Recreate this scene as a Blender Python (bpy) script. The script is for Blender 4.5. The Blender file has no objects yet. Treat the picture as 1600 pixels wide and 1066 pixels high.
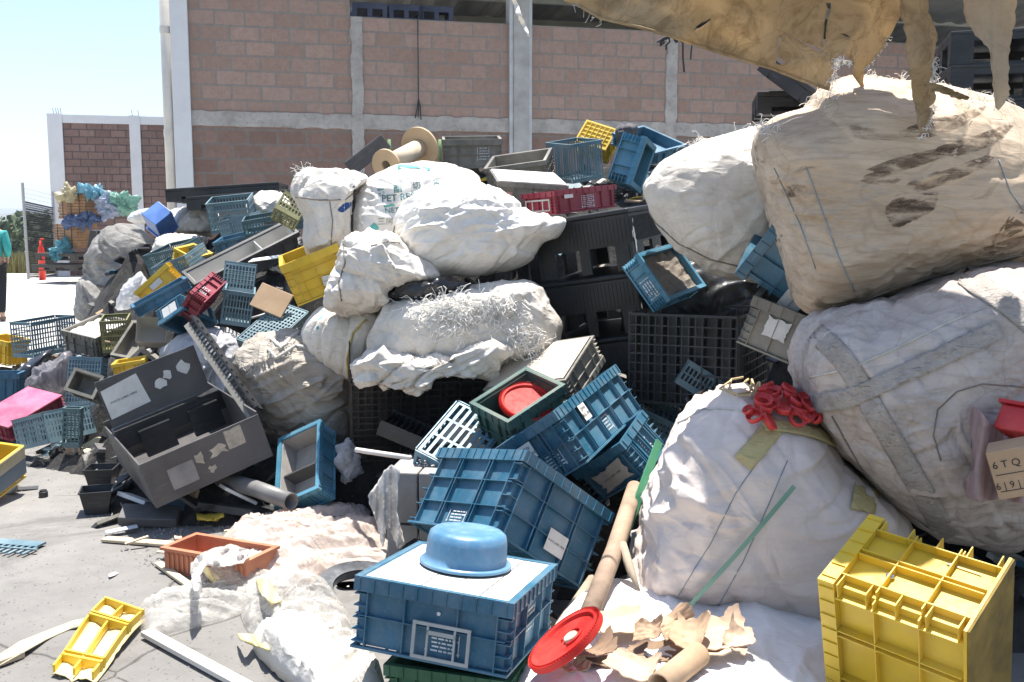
import bpy, bmesh, math, random
import numpy as np
from mathutils import Vector, Matrix, noise, geometry
from mathutils.bvhtree import BVHTree
R = math.radians
rnd = random.Random(7)
sc = bpy.context.scene
COL = sc.collection

# ---------------------------------------------------------------- camera, sky, sun, exposure
F = 1540.0
PITCH = math.atan(183 / F)
CAM = Vector((0, 0, 1.5))
cd = bpy.data.cameras.new('camera')
cam = bpy.data.objects.new('camera', cd)
COL.objects.link(cam)
cam.location = CAM
cam.rotation_euler = (math.pi / 2 - PITCH, 0, 0)
cd.sensor_width = 36
cd.lens = 36 * F / 1600
cd.clip_start = 0.05
cd.clip_end = 6000
sc.camera = cam
SUN_TO = Vector((0.03, 0.20, 0.98)).normalized()
w = bpy.data.worlds.new('World')
sc.world = w
w.use_nodes = True
nt = w.node_tree
nt.nodes.clear()
sky = nt.nodes.new('ShaderNodeTexSky')
sky.sky_type = 'NISHITA'
sky.sun_disc = False
sky.sun_elevation = math.asin(SUN_TO.z)
sky.sun_rotation = math.atan2(SUN_TO.x, SUN_TO.y)
sky.air_density = 1.0
sky.dust_density = 1.0
sky.ozone_density = 1.6
bg = nt.nodes.new('ShaderNodeBackground')
bg.inputs[1].default_value = 0.10
wo = nt.nodes.new('ShaderNodeOutputWorld')
nt.links.new(sky.outputs[0], bg.inputs[0])
nt.links.new(bg.outputs[0], wo.inputs[0])
sl = bpy.data.lights.new('sun', 'SUN')
sl.energy = 4.6
sl.angle = R(0.55)
sl.color = (1.0, 0.965, 0.90)
so = bpy.data.objects.new('sun', sl)
COL.objects.link(so)
so.rotation_euler = SUN_TO.to_track_quat('Z', 'Y').to_euler()
sc.view_settings.view_transform = 'Standard'
sc.view_settings.look = 'None'
sc.view_settings.exposure = 1.27
sc.view_settings.gamma = 1.0
sc.render.engine = 'CYCLES'
sc.cycles.max_bounces = 6
sc.cycles.volume_bounces = 0

# ---------------------------------------------------------------- placing helpers
FW = Vector((0, math.cos(PITCH), -math.sin(PITCH)))
UP = Vector((0, math.sin(PITCH), math.cos(PITCH)))

def ray(px, py):
    return Vector((1, 0, 0)) * ((px - 800) / F) + UP * ((533 - py) / F) + FW

def at(px, py, y):
    d = ray(px, py)
    return CAM + d * (y / d.y)

def atz(px, py, z=0.0):
    d = ray(px, py)
    return CAM + d * ((z - CAM.z) / d.z)

# ---------------------------------------------------------------- materials
MATS = {}

def srgb(r, g, b):
    f = lambda c: (c / 255 / 12.92) if c / 255 <= 0.04045 else ((c / 255 + 0.055) / 1.055) ** 2.4
    return (f(r), f(g), f(b))

class N:
    """small node helper"""
    def __init__(s, name):
        s.m = bpy.data.materials.new(name)
        s.m.use_nodes = True
        s.t = s.m.node_tree
        s.b = s.t.nodes['Principled BSDF']
        s.out = s.t.nodes['Material Output']
        s.tc = None
    def n(s, typ, **kw):
        x = s.t.nodes.new('ShaderNode' + typ)
        for k, v in kw.items():
            setattr(x, k, v)
        return x
    def l(s, a, b):
        s.t.links.new(a, b)
    def coord(s, scale=(1, 1, 1), rot=(0, 0, 0)):
        if not s.tc:
            s.tc = s.n('TexCoord')
        mp = s.n('Mapping')
        mp.inputs['Scale'].default_value = scale
        mp.inputs['Rotation'].default_value = rot
        s.l(s.tc.outputs['Object'], mp.inputs['Vector'])
        return mp.outputs[0]
    def noise(s, scale, detail=5, rough=0.55, dist=0.0, vec=None):
        x = s.n('TexNoise')
        x.inputs['Scale'].default_value = scale
        x.inputs['Detail'].default_value = detail
        x.inputs['Roughness'].default_value = rough
        x.inputs['Distortion'].default_value = dist
        s.l(vec if vec else s.coord(), x.inputs['Vector'])
        return x.outputs['Fac']
    def ramp(s, fac, a, b, ca=(0, 0, 0), cb=(1, 1, 1)):
        x = s.n('ValToRGB')
        x.color_ramp.elements[0].position = a
        x.color_ramp.elements[1].position = b
        x.color_ramp.elements[0].color = (*ca, 1)
        x.color_ramp.elements[1].color = (*cb, 1)
        s.l(fac, x.inputs[0])
        return x.outputs[0]
    def mix(s, fac, a, b, mode='MIX'):
        x = s.n('MixRGB', blend_type=mode)
        for i, v in ((0, fac), (1, a), (2, b)):
            if hasattr(v, 'links') or hasattr(v, 'is_output'):
                s.l(v, x.inputs[i])
            elif isinstance(v, tuple):
                x.inputs[i].default_value = (*v, 1)
            else:
                x.inputs[i].default_value = v
        return x.outputs[0]
    def bump(s, h, strength, dist=0.01, prev=None):
        x = s.n('Bump')
        x.inputs['Strength'].default_value = strength
        x.inputs['Distance'].default_value = dist
        s.l(h, x.inputs['Height'])
        if prev:
            s.l(prev, x.inputs['Normal'])
        return x.outputs[0]
    def done(s, col=None, rough=0.5, nrm=None, spec=0.5):
        if col is not None:
            if isinstance(col, tuple):
                s.b.inputs['Base Color'].default_value = (*col, 1)
            else:
                s.l(col, s.b.inputs['Base Color'])
        if isinstance(rough, float):
            s.b.inputs['Roughness'].default_value = rough
        else:
            s.l(rough, s.b.inputs['Roughness'])
        if nrm:
            s.l(nrm, s.b.inputs['Normal'])
        s.b.inputs['Specular IOR Level'].default_value = spec
        return s.m

def plastic(name, col, dust=(0.32, 0.29, 0.25), amt=0.45, rough=0.42, spec=0.45, trans=0.0):
    if name in MATS:
        return MATS[name]
    s = N(name)
    n1 = s.ramp(s.noise(5, 8, 0.65), 0.42, 0.75)
    n2 = s.ramp(s.noise(38, 6, 0.7, 0.4), 0.5, 0.8)
    sc_ = s.ramp(s.noise(9, 8, 0.7, 0, s.coord((1, 14, 9), (0.3, 0.5, 0.8))), 0.56, 0.7)
    d = s.mix(0.5, n1, n2, 'ADD')
    dm = s.n('Math', operation='MULTIPLY')
    dm.inputs[1].default_value = amt
    s.l(d, dm.inputs[0])
    dk = tuple(c * 0.62 for c in col)
    lt = tuple(min(1, c * 1.25 + 0.02) for c in col)
    c0 = s.mix(s.ramp(s.noise(2.2, 3), 0.3, 0.7), dk, lt)
    c1 = s.mix(dm.outputs[0], c0, dust)
    sm = s.n('Math', operation='MULTIPLY')
    sm.inputs[1].default_value = 0.25 * min(1, amt * 2)
    s.l(sc_, sm.inputs[0])
    c2 = s.mix(sm.outputs[0], c1, tuple(min(1, c * 0.6 + 0.3) for c in col))
    rr = s.ramp(n2, 0, 1, (rough,) * 3, (min(1, rough + 0.35),) * 3)
    m = s.done(c2, rr, s.bump(s.noise(60, 6, 0.6), 0.12, 0.004), spec)
    if trans:
        tr = s.n('BsdfTranslucent')
        tr.inputs[0].default_value = (*lt, 1)
        mx = s.n('MixShader')
        mx.inputs[0].default_value = trans
        s.l(s.b.outputs[0], mx.inputs[1])
        s.l(tr.outputs[0], mx.inputs[2])
        s.l(mx.outputs[0], s.out.inputs[0])
    MATS[name] = m
    return m

def fabric(name, col=(0.72, 0.70, 0.66), dirt=(0.40, 0.34, 0.27), amt=0.5, crump=0.5, scale=1.0, rot=(0, 0, 0), trans=0.0, weave=True, stain=None, stretch=(1, 1, 1)):
    if name in MATS:
        return MATS[name]
    s = N(name)
    v = s.coord(stretch, rot)
    a = s.ramp(s.noise(2.2 * scale, 9, 0.68, 0.6, v), 0.40, 0.72)
    b = s.ramp(s.noise(14 * scale, 8, 0.72, 0.3, v), 0.45, 0.85)
    mm = s.mix(0.55, a, b, 'ADD')
    k = s.n('Math', operation='MULTIPLY')
    k.inputs[1].default_value = amt
    s.l(mm, k.inputs[0])
    c = s.mix(k.outputs[0], col, dirt)
    # thin dark crease lines along warped cell edges
    cr = s.n('TexVoronoi', feature='DISTANCE_TO_EDGE')
    cr.inputs['Scale'].default_value = 5 * scale
    wv = s.mix(0.22, v, s.mix(1.0, v, s.n('TexNoise').outputs[1]))
    s.l(wv, cr.inputs['Vector'])
    ed = s.ramp(cr.outputs[0], 0.0, 0.03, (1, 1, 1), (0, 0, 0))
    ek = s.n('Math', operation='MULTIPLY')
    ek.inputs[1].default_value = 0.22 * amt
    s.l(ed, ek.inputs[0])
    c = s.mix(ek.outputs[0], c, tuple(x * 0.4 for x in dirt))
    if stain:
        st = s.ramp(s.noise(3.0, 7, 0.62, 0.8, s.coord(stain, rot)), 0.62, 0.68)
        sk = s.n('Math', operation='MULTIPLY')
        sk.inputs[1].default_value = 0.75
        s.l(st, sk.inputs[0])
        c = s.mix(sk.outputs[0], c, tuple(x * 0.42 for x in dirt))
    # crumple bump: warped ridges
    r1 = s.n('TexNoise')
    r1.noise_type = 'RIDGED_MULTIFRACTAL'
    r1.inputs['Scale'].default_value = 5 * scale
    r1.inputs['Detail'].default_value = 6
    r1.inputs['Distortion'].default_value = 0.5
    s.l(v, r1.inputs['Vector'])
    nb = s.bump(r1.outputs['Fac'], 0.55 * crump, 0.02)
    r2 = s.n('TexNoise')
    r2.noise_type = 'RIDGED_MULTIFRACTAL'
    r2.inputs['Scale'].default_value = 15 * scale
    r2.inputs['Detail'].default_value = 4
    r2.inputs['Distortion'].default_value = 0.9
    s.l(s.coord((stretch[0] * .6, stretch[1], stretch[2] * 1.5), (rot[0] + .3, rot[1] + .5, rot[2])), r2.inputs['Vector'])
    nb = s.bump(r2.outputs['Fac'], 0.62 * crump, 0.014, nb)
    nb = s.bump(s.noise(45 * scale, 5, 0.65, 0.7, v), 0.45 * crump, 0.010, nb)
    # grime gathers in fine streaks
    gs = s.ramp(s.noise(8 * scale, 9, 0.78, 1.2, s.coord((stretch[0] * .5, 1, stretch[2] * 2.2), (rot[0], rot[1] + .25, rot[2]))), 0.5, 0.72)
    gk = s.n('Math', operation='MULTIPLY')
    gk.inputs[1].default_value = 0.55 * amt
    s.l(gs, gk.inputs[0])
    c = s.mix(gk.outputs[0], c, tuple(x * 0.6 for x in dirt))
    if weave:
        wa = s.n('TexWave', wave_type='BANDS', bands_direction='X')
        wa.inputs['Scale'].default_value = 95
        wb = s.n('TexWave', wave_type='BANDS', bands_direction='Z')
        wb.inputs['Scale'].default_value = 95
        s.l(s.coord((1, 1, 1), rot), wa.inputs['Vector'])
        s.l(s.coord((1, 1, 1), rot), wb.inputs['Vector'])
        nb = s.bump(s.mix(0.5, wa.outputs[1], wb.outputs[1]), 0.15, 0.002, nb)
    m = s.done(c, 0.72, nb, 0.25)
    if trans:
        tr = s.n('BsdfTranslucent')
        s.l(c, tr.inputs[0])
        s.l(nb, tr.inputs[1])
        mx = s.n('MixShader')
        mx.inputs[0].default_value = trans
        s.l(s.b.outputs[0], mx.inputs[1])
        s.l(tr.outputs[0], mx.inputs[2])
        s.l(mx.outputs[0], s.out.inputs[0])
    MATS[name] = m
    return m

def film(name, col=(0.85, 0.84, 0.82), alpha=0.45, crump=1.0):
    if name in MATS:
        return MATS[name]
    s = N(name)
    r1 = s.n('TexNoise')
    r1.noise_type = 'RIDGED_MULTIFRACTAL'
    r1.inputs['Scale'].default_value = 9
    r1.inputs['Detail'].default_value = 7
    r1.inputs['Distortion'].default_value = 0.6
    s.l(s.coord((1, 2.2, 1), (0, 0, 0.7)), r1.inputs['Vector'])
    nb = s.bump(r1.outputs['Fac'], 0.6 * crump, 0.03)
    nb = s.bump(s.noise(40, 5, 0.6, 1.0), 0.4 * crump, 0.01, nb)
    s.done(s.mix(s.ramp(s.noise(6, 7, 0.7), 0.45, 0.8), col, tuple(c * 0.7 for c in col)), 0.3, nb, 0.6)
    tr = s.n('BsdfTransparent')
    tl = s.n('BsdfTranslucent')
    tl.inputs[0].default_value = (*col, 1)
    m1 = s.n('MixShader')
    m1.inputs[0].default_value = 0.4
    s.l(s.b.outputs[0], m1.inputs[1])
    s.l(tl.outputs[0], m1.inputs[2])
    m2 = s.n('MixShader')
    s.l(s.ramp(s.noise(7, 6, 0.65, 0.8), 0.35, 0.7, (min(1, alpha * 0.6),) * 3, (min(1, alpha * 1.6),) * 3), m2.inputs[0])
    s.l(tr.outputs[0], m2.inputs[1])
    s.l(m1.outputs[0], m2.inputs[2])
    s.l(m2.outputs[0], s.out.inputs[0])
    MATS[name] = s.m
    return s.m

def simple(name, col, rough=0.6, var=0.3, scale=12, bump=0.2, metal=0.0):
    if name in MATS:
        return MATS[name]
    s = N(name)
    c = s.mix(s.ramp(s.noise(scale, 7, 0.65), 0.3, 0.75), tuple(x * (1 - var) for x in col), tuple(min(1, x * (1 + var)) for x in col))
    m = s.done(c, rough, s.bump(s.noise(scale * 4, 5), bump, 0.005), 0.4)
    s.b.inputs['Metallic'].default_value = metal
    MATS[name] = m
    return m

# ---------------------------------------------------------------- mesh helpers
class MB:
    def __init__(s):
        s.v = []
        s.f = []
    def add(s, vs, fs):
        o = len(s.v)
        s.v += [tuple(x) for x in vs]
        s.f += [tuple(i + o for i in f) for f in fs]
        return s
    def box(s, a, b):
        x0, y0, z0 = a
        x1, y1, z1 = b
        return s.add([(x0, y0, z0), (x1, y0, z0), (x1, y1, z0), (x0, y1, z0), (x0, y0, z1), (x1, y0, z1), (x1, y1, z1), (x0, y1, z1)],
                     [(0, 3, 2, 1), (4, 5, 6, 7), (0, 1, 5, 4), (1, 2, 6, 5), (2, 3, 7, 6), (3, 0, 4, 7)])
    def bar(s, p, q, wd, ht, up=(0, 0, 1)):
        p = Vector(p); q = Vector(q)
        d = (q - p).normalized()
        sd = d.cross(Vector(up))
        if sd.length < 1e-4:
            sd = d.cross(Vector((1, 0, 0)))
        sd.normalize()
        u = sd.cross(d)
        vs = [e + sd * (a * wd / 2) + u * (b * ht / 2) for e in (p, q) for a, b in ((-1, -1), (1, -1), (1, 1), (-1, 1))]
        return s.add(vs, [(3, 2, 1, 0), (4, 5, 6, 7), (0, 1, 5, 4), (1, 2, 6, 5), (2, 3, 7, 6), (3, 0, 4, 7)])
    def tube(s, pts, r, n=8, cap=True):
        pts = [Vector(p) for p in pts]
        rs = r if isinstance(r, (list, tuple)) else [r] * len(pts)
        rings = []
        prev = None
        for i, p in enumerate(pts):
            d = (pts[min(i + 1, len(pts) - 1)] - pts[max(i - 1, 0)]).normalized()
            if prev is None:
                a = d.orthogonal().normalized()
            else:
                a = (prev - d * prev.dot(d)).normalized()
            prev = a
            b = d.cross(a)
            rings.append([p + (a * math.cos(t) + b * math.sin(t)) * rs[i] for t in [2 * math.pi * k / n for k in range(n)]])
        vs = [x for rg in rings for x in rg]
        fs = []
        for i in range(len(pts) - 1):
            for k in range(n):
                k2 = (k + 1) % n
                fs.append((i * n + k, i * n + k2, (i + 1) * n + k2, (i + 1) * n + k))
        if cap:
            fs.append(tuple(range(n))[::-1])
            fs.append(tuple((len(pts) - 1) * n + k for k in range(n)))
        return s.add(vs, fs)
    def lathe(s, prof, n=40, closed=False):
        vs = []
        for r, z in prof:
            for k in range(n):
                t = 2 * math.pi * k / n
                vs.append((r * math.cos(t), r * math.sin(t), z))
        fs = []
        m = len(prof)
        for i in range(m if closed else m - 1):
            j = (i + 1) % m
            for k in range(n):
                k2 = (k + 1) % n
                fs.append((i * n + k, i * n + k2, j * n + k2, j * n + k))
        return s.add(vs, fs)
    def build(s, name, mat, parent=None, M=None, smooth=False):
        me = bpy.data.meshes.new(name)
        me.from_pydata([tuple(v) for v in s.v], [], s.f)
        me.update()
        return mkobj(name, me, mat, parent, M, smooth)

def mkobj(name, me, mat, parent=None, M=None, smooth=False):
    o = bpy.data.objects.new(name, me)
    COL.objects.link(o)
    if mat:
        me.materials.append(mat)
    if M is not None:
        o.matrix_world = M
    if parent:
        o.parent = parent
    if smooth:
        for p in me.polygons:
            p.use_smooth = True
    return o

def tag(o, label=None, cat=None, group=None, kind=None):
    if label: o['label'] = label
    if cat: o['category'] = cat
    if group: o['group'] = group
    if kind: o['kind'] = kind
    return o

def empty(name, label, cat, M=None, loc=None, group=None):
    o = bpy.data.objects.new(name, None)
    COL.objects.link(o)
    o.empty_display_size = 0.1
    if M is not None: o.matrix_world = M
    if loc is not None: o.location = loc
    return tag(o, label, cat, group)

def solidify(o, t, off=-1):
    m = o.modifiers.new('thickness', 'SOLIDIFY')
    m.thickness = t
    m.offset = off
    return o

def bevel(o, wd=0.004, seg=2):
    m = o.modifiers.new('bevel', 'BEVEL')
    m.width = wd
    m.segments = seg
    m.limit_method = 'ANGLE'
    return o

_tc = {}
def text_geo(t, size, bold=0.0):
    """verts (2D) and faces of a line of text, left/baseline at 0"""
    key = (t, size, bold)
    if key in _tc: return _tc[key]
    cu = bpy.data.curves.new('text', 'FONT')
    cu.body = t
    cu.size = size
    cu.offset = bold
    cu.resolution_u = 2
    ob = bpy.data.objects.new('text', cu)
    COL.objects.link(ob)
    me = bpy.data.meshes.new_from_object(ob.evaluated_get(bpy.context.evaluated_depsgraph_get()))
    r = ([tuple(v.co) for v in me.vertices], [tuple(p.vertices) for p in me.polygons])
    bpy.data.objects.remove(ob)
    bpy.data.curves.remove(cu)
    bpy.data.meshes.remove(me)
    _tc[key] = r
    return r

def add_text(mb, t, size, O, U, V, bold=0.0, center=True):
    vs, fs = text_geo(t, size, bold)
    if not vs: return
    x0 = min(v[0] for v in vs); x1 = max(v[0] for v in vs)
    dx = (x0 + x1) / 2 if center else x0
    O = Vector(O); U = Vector(U); V = Vector(V)
    mb.add([O + U * (v[0] - dx) + V * v[1] for v in vs], fs)

def catmull(pts, n):
    """closed smooth curve through pts, n samples per segment"""
    out = []
    L = len(pts)
    for i in range(L):
        p0, p1, p2, p3 = [np.array(pts[(i + k - 1) % L], float) for k in range(4)]
        for j in range(n):
            t = j / n
            out.append(0.5 * ((2 * p1) + (-p0 + p2) * t + (2 * p0 - 5 * p1 + 4 * p2 - p3) * t * t + (-p0 + 3 * p1 - 3 * p2 + p3) * t ** 3))
    return np.array(out)

def ridged(p, f, seed=0.0, stretch=(1, 1, 1), sharp=2.2):
    q = Vector((p[0] * stretch[0] * f + seed, p[1] * stretch[1] * f + seed * 1.7, p[2] * stretch[2] * f - seed))
    wv = noise.noise_vector(q * 0.6) * 0.7
    n = noise.noise(q + wv)
    return (1 - min(1, abs(n) * 2.4)) ** sharp

SUP = []   # points that the heap of scrap has to stay below
BVH = {}

def bvh_of(o):
    if o.name not in BVH:
        dg = bpy.context.evaluated_depsgraph_get()
        me = o.data
        M = o.matrix_world
        BVH[o.name] = BVHTree.FromPolygons([M @ v.co for v in me.vertices], [tuple(p.vertices) for p in me.polygons])
    return BVH[o.name]
# ---------------------------------------------------------------- the setting: yard, field, hills
def ground_mat():
    s = N('yard_concrete')
    v = s.coord((1, 1, 1))
    base = s.mix(s.ramp(s.noise(0.5, 8, 0.6), 0.35, 0.7), (0.155, 0.146, 0.135), (0.25, 0.237, 0.22))
    c = s.mix(s.ramp(s.noise(7, 9, 0.75), 0.40, 0.75, (0, 0, 0), (0.45,) * 3), base, (0.115, 0.108, 0.10))
    c = s.mix(s.ramp(s.noise(1.3, 9, 0.72, 0.8), 0.52, 0.64, (0, 0, 0), (0.7,) * 3), c, (0.105, 0.098, 0.09))
    c = s.mix(s.ramp(s.noise(90, 3, 0.7), 0.62, 0.7, (0, 0, 0), (0.5,) * 3), c, (0.30, 0.285, 0.27))
    c = s.mix(s.ramp(s.noise(70, 3, 0.7), 0.66, 0.72, (0, 0, 0), (0.6,) * 3), c, (0.07, 0.065, 0.06))
    vo = s.n('TexVoronoi', feature='DISTANCE_TO_EDGE')
    vo.inputs['Scale'].default_value = 0.55
    nn = s.n('TexNoise'); nn.inputs['Scale'].default_value = 2.5; nn.inputs['Detail'].default_value = 8
    s.l(v, nn.inputs['Vector'])
    s.l(s.mix(0.16, v, nn.outputs[1]), vo.inputs['Vector'])
    crack = s.ramp(vo.outputs[0], 0.0, 0.004, (1, 1, 1), (0, 0, 0))
    ck = s.n('Math', operation='MULTIPLY')
    s.l(crack, ck.inputs[0]); s.l(s.ramp(s.noise(0.9, 3), 0.47, 0.55), ck.inputs[1])
    c = s.mix(ck.outputs[0], c, (0.06, 0.055, 0.05))
    nb = s.bump(s.noise(45, 8, 0.7), 0.35, 0.006)
    nb = s.bump(ck.outputs[0], -0.8, 0.01, nb)
    return s.done(c, 0.85, nb, 0.25)

def slab_mat():
    s = N('pale_concrete')
    c = s.mix(s.ramp(s.noise(0.7, 7, 0.65), 0.35, 0.7), (0.44, 0.42, 0.39), (0.56, 0.54, 0.50))
    c = s.mix(s.ramp(s.noise(12, 7, 0.7, 0, s.coord((0.3, 1.6, 1))), 0.5, 0.75, (0, 0, 0), (0.35,) * 3), c, (0.30, 0.28, 0.26))
    return s.done(c, 0.85, s.bump(s.noise(40, 6), 0.2, 0.004), 0.25)

def field_mat():
    s = N('dry_field')
    c = s.mix(s.ramp(s.noise(0.6, 8, 0.7), 0.35, 0.65), (0.20, 0.17, 0.085), (0.30, 0.26, 0.13))
    c = s.mix(s.ramp(s.noise(3, 8, 0.7), 0.45, 0.7), c, (0.12, 0.14, 0.05))
    return s.done(c, 0.95, None, 0.1)

mb = MB()
# terrain falls away beyond the yard
xs = [-1500, -300, -60, 0, 60, 300, 1500]
ys = [-20, 29.95, 33, 45, 80, 400, 1400]
zs = [-0.03, -0.03, -0.12, -0.35, -1.3, -10, -40]
vs = [(x, y, z) for y, z in zip(ys, zs) for x in xs]
fs = [(j * 7 + i, j * 7 + i + 1, (j + 1) * 7 + i + 1, (j + 1) * 7 + i) for j in range(6) for i in range(6)]
tag(mb.add(vs, fs).build('ground', field_mat()), kind='structure')
tag(MB().box((-30, -8, -0.028), (40, 9.0, 0.0)).build('yard_floor', ground_mat()), kind='structure')
mb = MB()
for i, (y0, y1) in enumerate([(9.0, 13.2), (13.215, 19.6), (19.615, 30)]):
    mb.box((-30, y0 + 0.004, -0.027), (-9.2, y1, 0.003 + 0.001 * i)).box((-9.185, y0 + 0.004, -0.027), (40, y1, 0.003 + 0.001 * i))
tag(mb.build('concrete_slab', slab_mat()), kind='structure')
# cracks and kerf line of the near yard are in the material; two saw-cut joints are real gaps
hm = N('hill_scrub')
hc = hm.mix(hm.ramp(hm.noise(0.012, 8, 0.7), 0.4, 0.65), (0.13, 0.12, 0.08), (0.07, 0.08, 0.045))
hm = hm.done(hc, 0.95, None, 0.1)
for k, (Y, base, top, seed, dep) in enumerate([(1500, -45, 28, 3, 500), (2600, -60, 62, 9, 800)]):
    vs = []; nx = 90; ny = 14
    for j in range(ny + 1):
        for i in range(nx + 1):
            x = -2600 + 5200 * i / nx * (Y / 1500) ** 0.3
            t = j / ny
            prof = math.sin(min(1, t * 1.25) * math.pi / 2)
            h = top * (0.85 + 0.28 * noise.noise(Vector((x / 700 + seed, seed, 0)))) 
            z = base + (h - base) * prof + 6 * noise.noise(Vector((x / 120, j * 0.9, seed))) * prof
            vs.append((x, Y + dep * t, z))
    fs = [(j * (nx + 1) + i, j * (nx + 1) + i + 1, (j + 1) * (nx + 1) + i + 1, (j + 1) * (nx + 1) + i) for j in range(ny) for i in range(nx)]
    o = tag(MB().add(vs, fs).build('hills', hm, smooth=True), kind='structure')
# grass of the field
mb = MB()
for k in range(5200):
    y = 31 + 24 * rnd.random() ** 1.5
    x = y * rnd.uniform(-0.62, -0.42)
    zg = float(np.interp(y, ys, zs))
    for q in range(3):
        a = rnd.uniform(0, 6.28); h = rnd.uniform(0.25, 0.7); wd = rnd.uniform(0.012, 0.03)
        px, py = x + rnd.gauss(0, .08), y + rnd.gauss(0, .08)
        lx, ly = rnd.gauss(0, .18) * h, rnd.gauss(0, .18) * h
        mb.add([(px - wd * math.cos(a), py - wd * math.sin(a), zg), (px + wd * math.cos(a), py + wd * math.sin(a), zg),
                (px + lx, py + ly, zg + h)], [(0, 1, 2)])
gm = simple('dry_grass', (0.30, 0.27, 0.12), 0.9, 0.5, 1.2, 0.0)
tag(mb.build('grass', gm), kind='stuff')
def bush(x, y, z, r, label):
    e = empty('bush', label, 'bush', loc=(x, y, z))
    f = MB()
    for k in range(900):
        d = Vector((rnd.gauss(0, 1), rnd.gauss(0, 1), rnd.gauss(0, 1))).normalized()
        q = d * r * (0.45 + 0.6 * rnd.random()) * (0.8 + 0.3 * noise.noise(d * 2 + Vector((x, 0, 0))))
        q.z = q.z * 0.7 + r * 0.6
        a = Vector((rnd.gauss(0, 1), rnd.gauss(0, 1), rnd.gauss(0, 1))).normalized() * r * 0.09
        b = a.orthogonal().normalized() * r * 0.07
        f.add([q - a, q + b, q + a, q - b], [(0, 1, 2, 3)])
    f.build('foliage', simple('scrub_leaf', (0.07, 0.10, 0.045), 0.8, 0.5, 2, 0), e)
    MB().tube([(0, 0, -0.3), (0.05 * r, 0, r * 0.9)], [r * 0.06, r * 0.03]).build('stem', simple('scrub_bark', (0.12, 0.09, 0.06)), e)
for px, yy, r, lb in ((22, 75, 2.6, 'dark scrub bush in the dry field between the woman and the leaning fence'), (60, 85, 3.4, 'larger dark bush seen through the netted chain link fence')):
    p = at(px, 388, yy)
    bush(p.x, yy, float(np.interp(yy, ys, zs)), r, lb)

# ---------------------------------------------------------------- the warehouse
ANG = R(13.5)
UX = Vector((math.cos(ANG), math.sin(ANG), 0)); UY = Vector((-math.sin(ANG), math.cos(ANG), 0))
W0 = at(306, 350, 14.5); W0.z = 0
def wpt(px, py, O=None, dn=0.0):
    O = (O or W0) + UY * dn
    d = ray(px, py)
    t = (O - CAM).dot(UY) / d.dot(UY)
    p = CAM + d * t
    return (p - O).dot(UX), p.z
WM = Matrix.Translation(W0) @ Matrix.Rotation(ANG, 4, 'Z')

def block_mat(name, c1, c2, mortar, bw=0.42, bh=0.21, off=(0, 0), shade=0.0):
    s = N(name)
    tc = s.n('TexCoord'); sp = s.n('SeparateXYZ'); cb = s.n('CombineXYZ')
    s.l(tc.outputs['Object'], sp.inputs[0])
    ax = s.n('Math', operation='ADD'); ax.inputs[1].default_value = off[0]
    az = s.n('Math', operation='ADD'); az.inputs[1].default_value = off[1]
    s.l(sp.outputs[0], ax.inputs[0]); s.l(sp.outputs[2], az.inputs[0])
    s.l(ax.outputs[0], cb.inputs[0]); s.l(az.outputs[0], cb.inputs[1])
    nn = s.n('TexNoise'); nn.inputs['Scale'].default_value = 3; nn.inputs['Detail'].default_value = 6
    s.l(tc.outputs['Object'], nn.inputs['Vector'])
    vv = s.mix(0.028, cb.outputs[0], nn.outputs[1], 'ADD')
    br = s.n('TexBrick')
    br.inputs['Scale'].default_value = 1
    br.inputs['Mortar Size'].default_value = 0.019
    br.inputs['Mortar Smooth'].default_value = 0.25
    br.inputs['Bias'].default_value = 0.0
    br.inputs['Brick Width'].default_value = bw
    br.inputs['Row Height'].default_value = bh
    br.inputs['Color1'].default_value = (*c1, 1)
    br.inputs['Color2'].default_value = (*c2, 1)
    br.inputs['Mortar'].default_value = (*mortar, 1)
    s.l(vv, br.inputs['Vector'])
    c = s.mix(s.ramp(s.noise(11, 9, 0.85), 0.42, 0.70, (0, 0, 0), (0.6,) * 3), br.outputs[0], tuple(x * 0.5 for x in c1))
    c = s.mix(s.ramp(s.noise(22, 5, 0.8, .5), 0.58, 0.72, (0, 0, 0), (0.4,) * 3), c, (0.44, 0.37, 0.32))
    c = s.mix(s.ramp(s.noise(0.8, 8, 0.7), 0.46, 0.75, (0, 0, 0), (0.3,) * 3), c, mortar)
    st = s.ramp(s.noise(6, 8, 0.7, 0.2, s.coord((3.5, 1, 0.25))), 0.60, 0.72, (0, 0, 0), (0.55,) * 3)
    c = s.mix(st, c, (0.40, 0.37, 0.35))
    nb = s.bump(br.outputs['Fac'], -0.9, 0.012)
    nb = s.bump(s.noise(60, 8, 0.8), 0.7, 0.01, nb)
    return s.done(c, 0.92, nb, 0.15)

cement = N('rough_cement')
cc_ = cement.mix(cement.ramp(cement.noise(3, 9, 0.75), 0.35, 0.7), (0.30, 0.275, 0.25), (0.50, 0.47, 0.435))
cc_ = cement.mix(cement.ramp(cement.noise(14, 8, 0.75, 0.6), 0.55, 0.7, (0, 0, 0), (0.7,) * 3), cc_, (0.17, 0.16, 0.15))
cement = cement.done(cc_, 0.9, cement.bump(cement.noise(22, 9, 0.75), 0.8, 0.02), 0.15)
wpaint = N('white_wall_paint')
wc = wpaint.mix(wpaint.ramp(wpaint.noise(2.5, 8, 0.7), 0.4, 0.8, (0, 0, 0), (0.5,) * 3), (0.66, 0.66, 0.67), (0.5, 0.49, 0.48))
wc = wpaint.mix(wpaint.ramp(wpaint.noise(30, 6, 0.8), 0.66, 0.74, (0, 0, 0), (0.7,) * 3), wc, (0.25, 0.2, 0.17))
wpaint = wpaint.done(wc, 0.75, wpaint.bump(wpaint.noise(18, 7, 0.7), 0.35, 0.01), 0.2)
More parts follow.
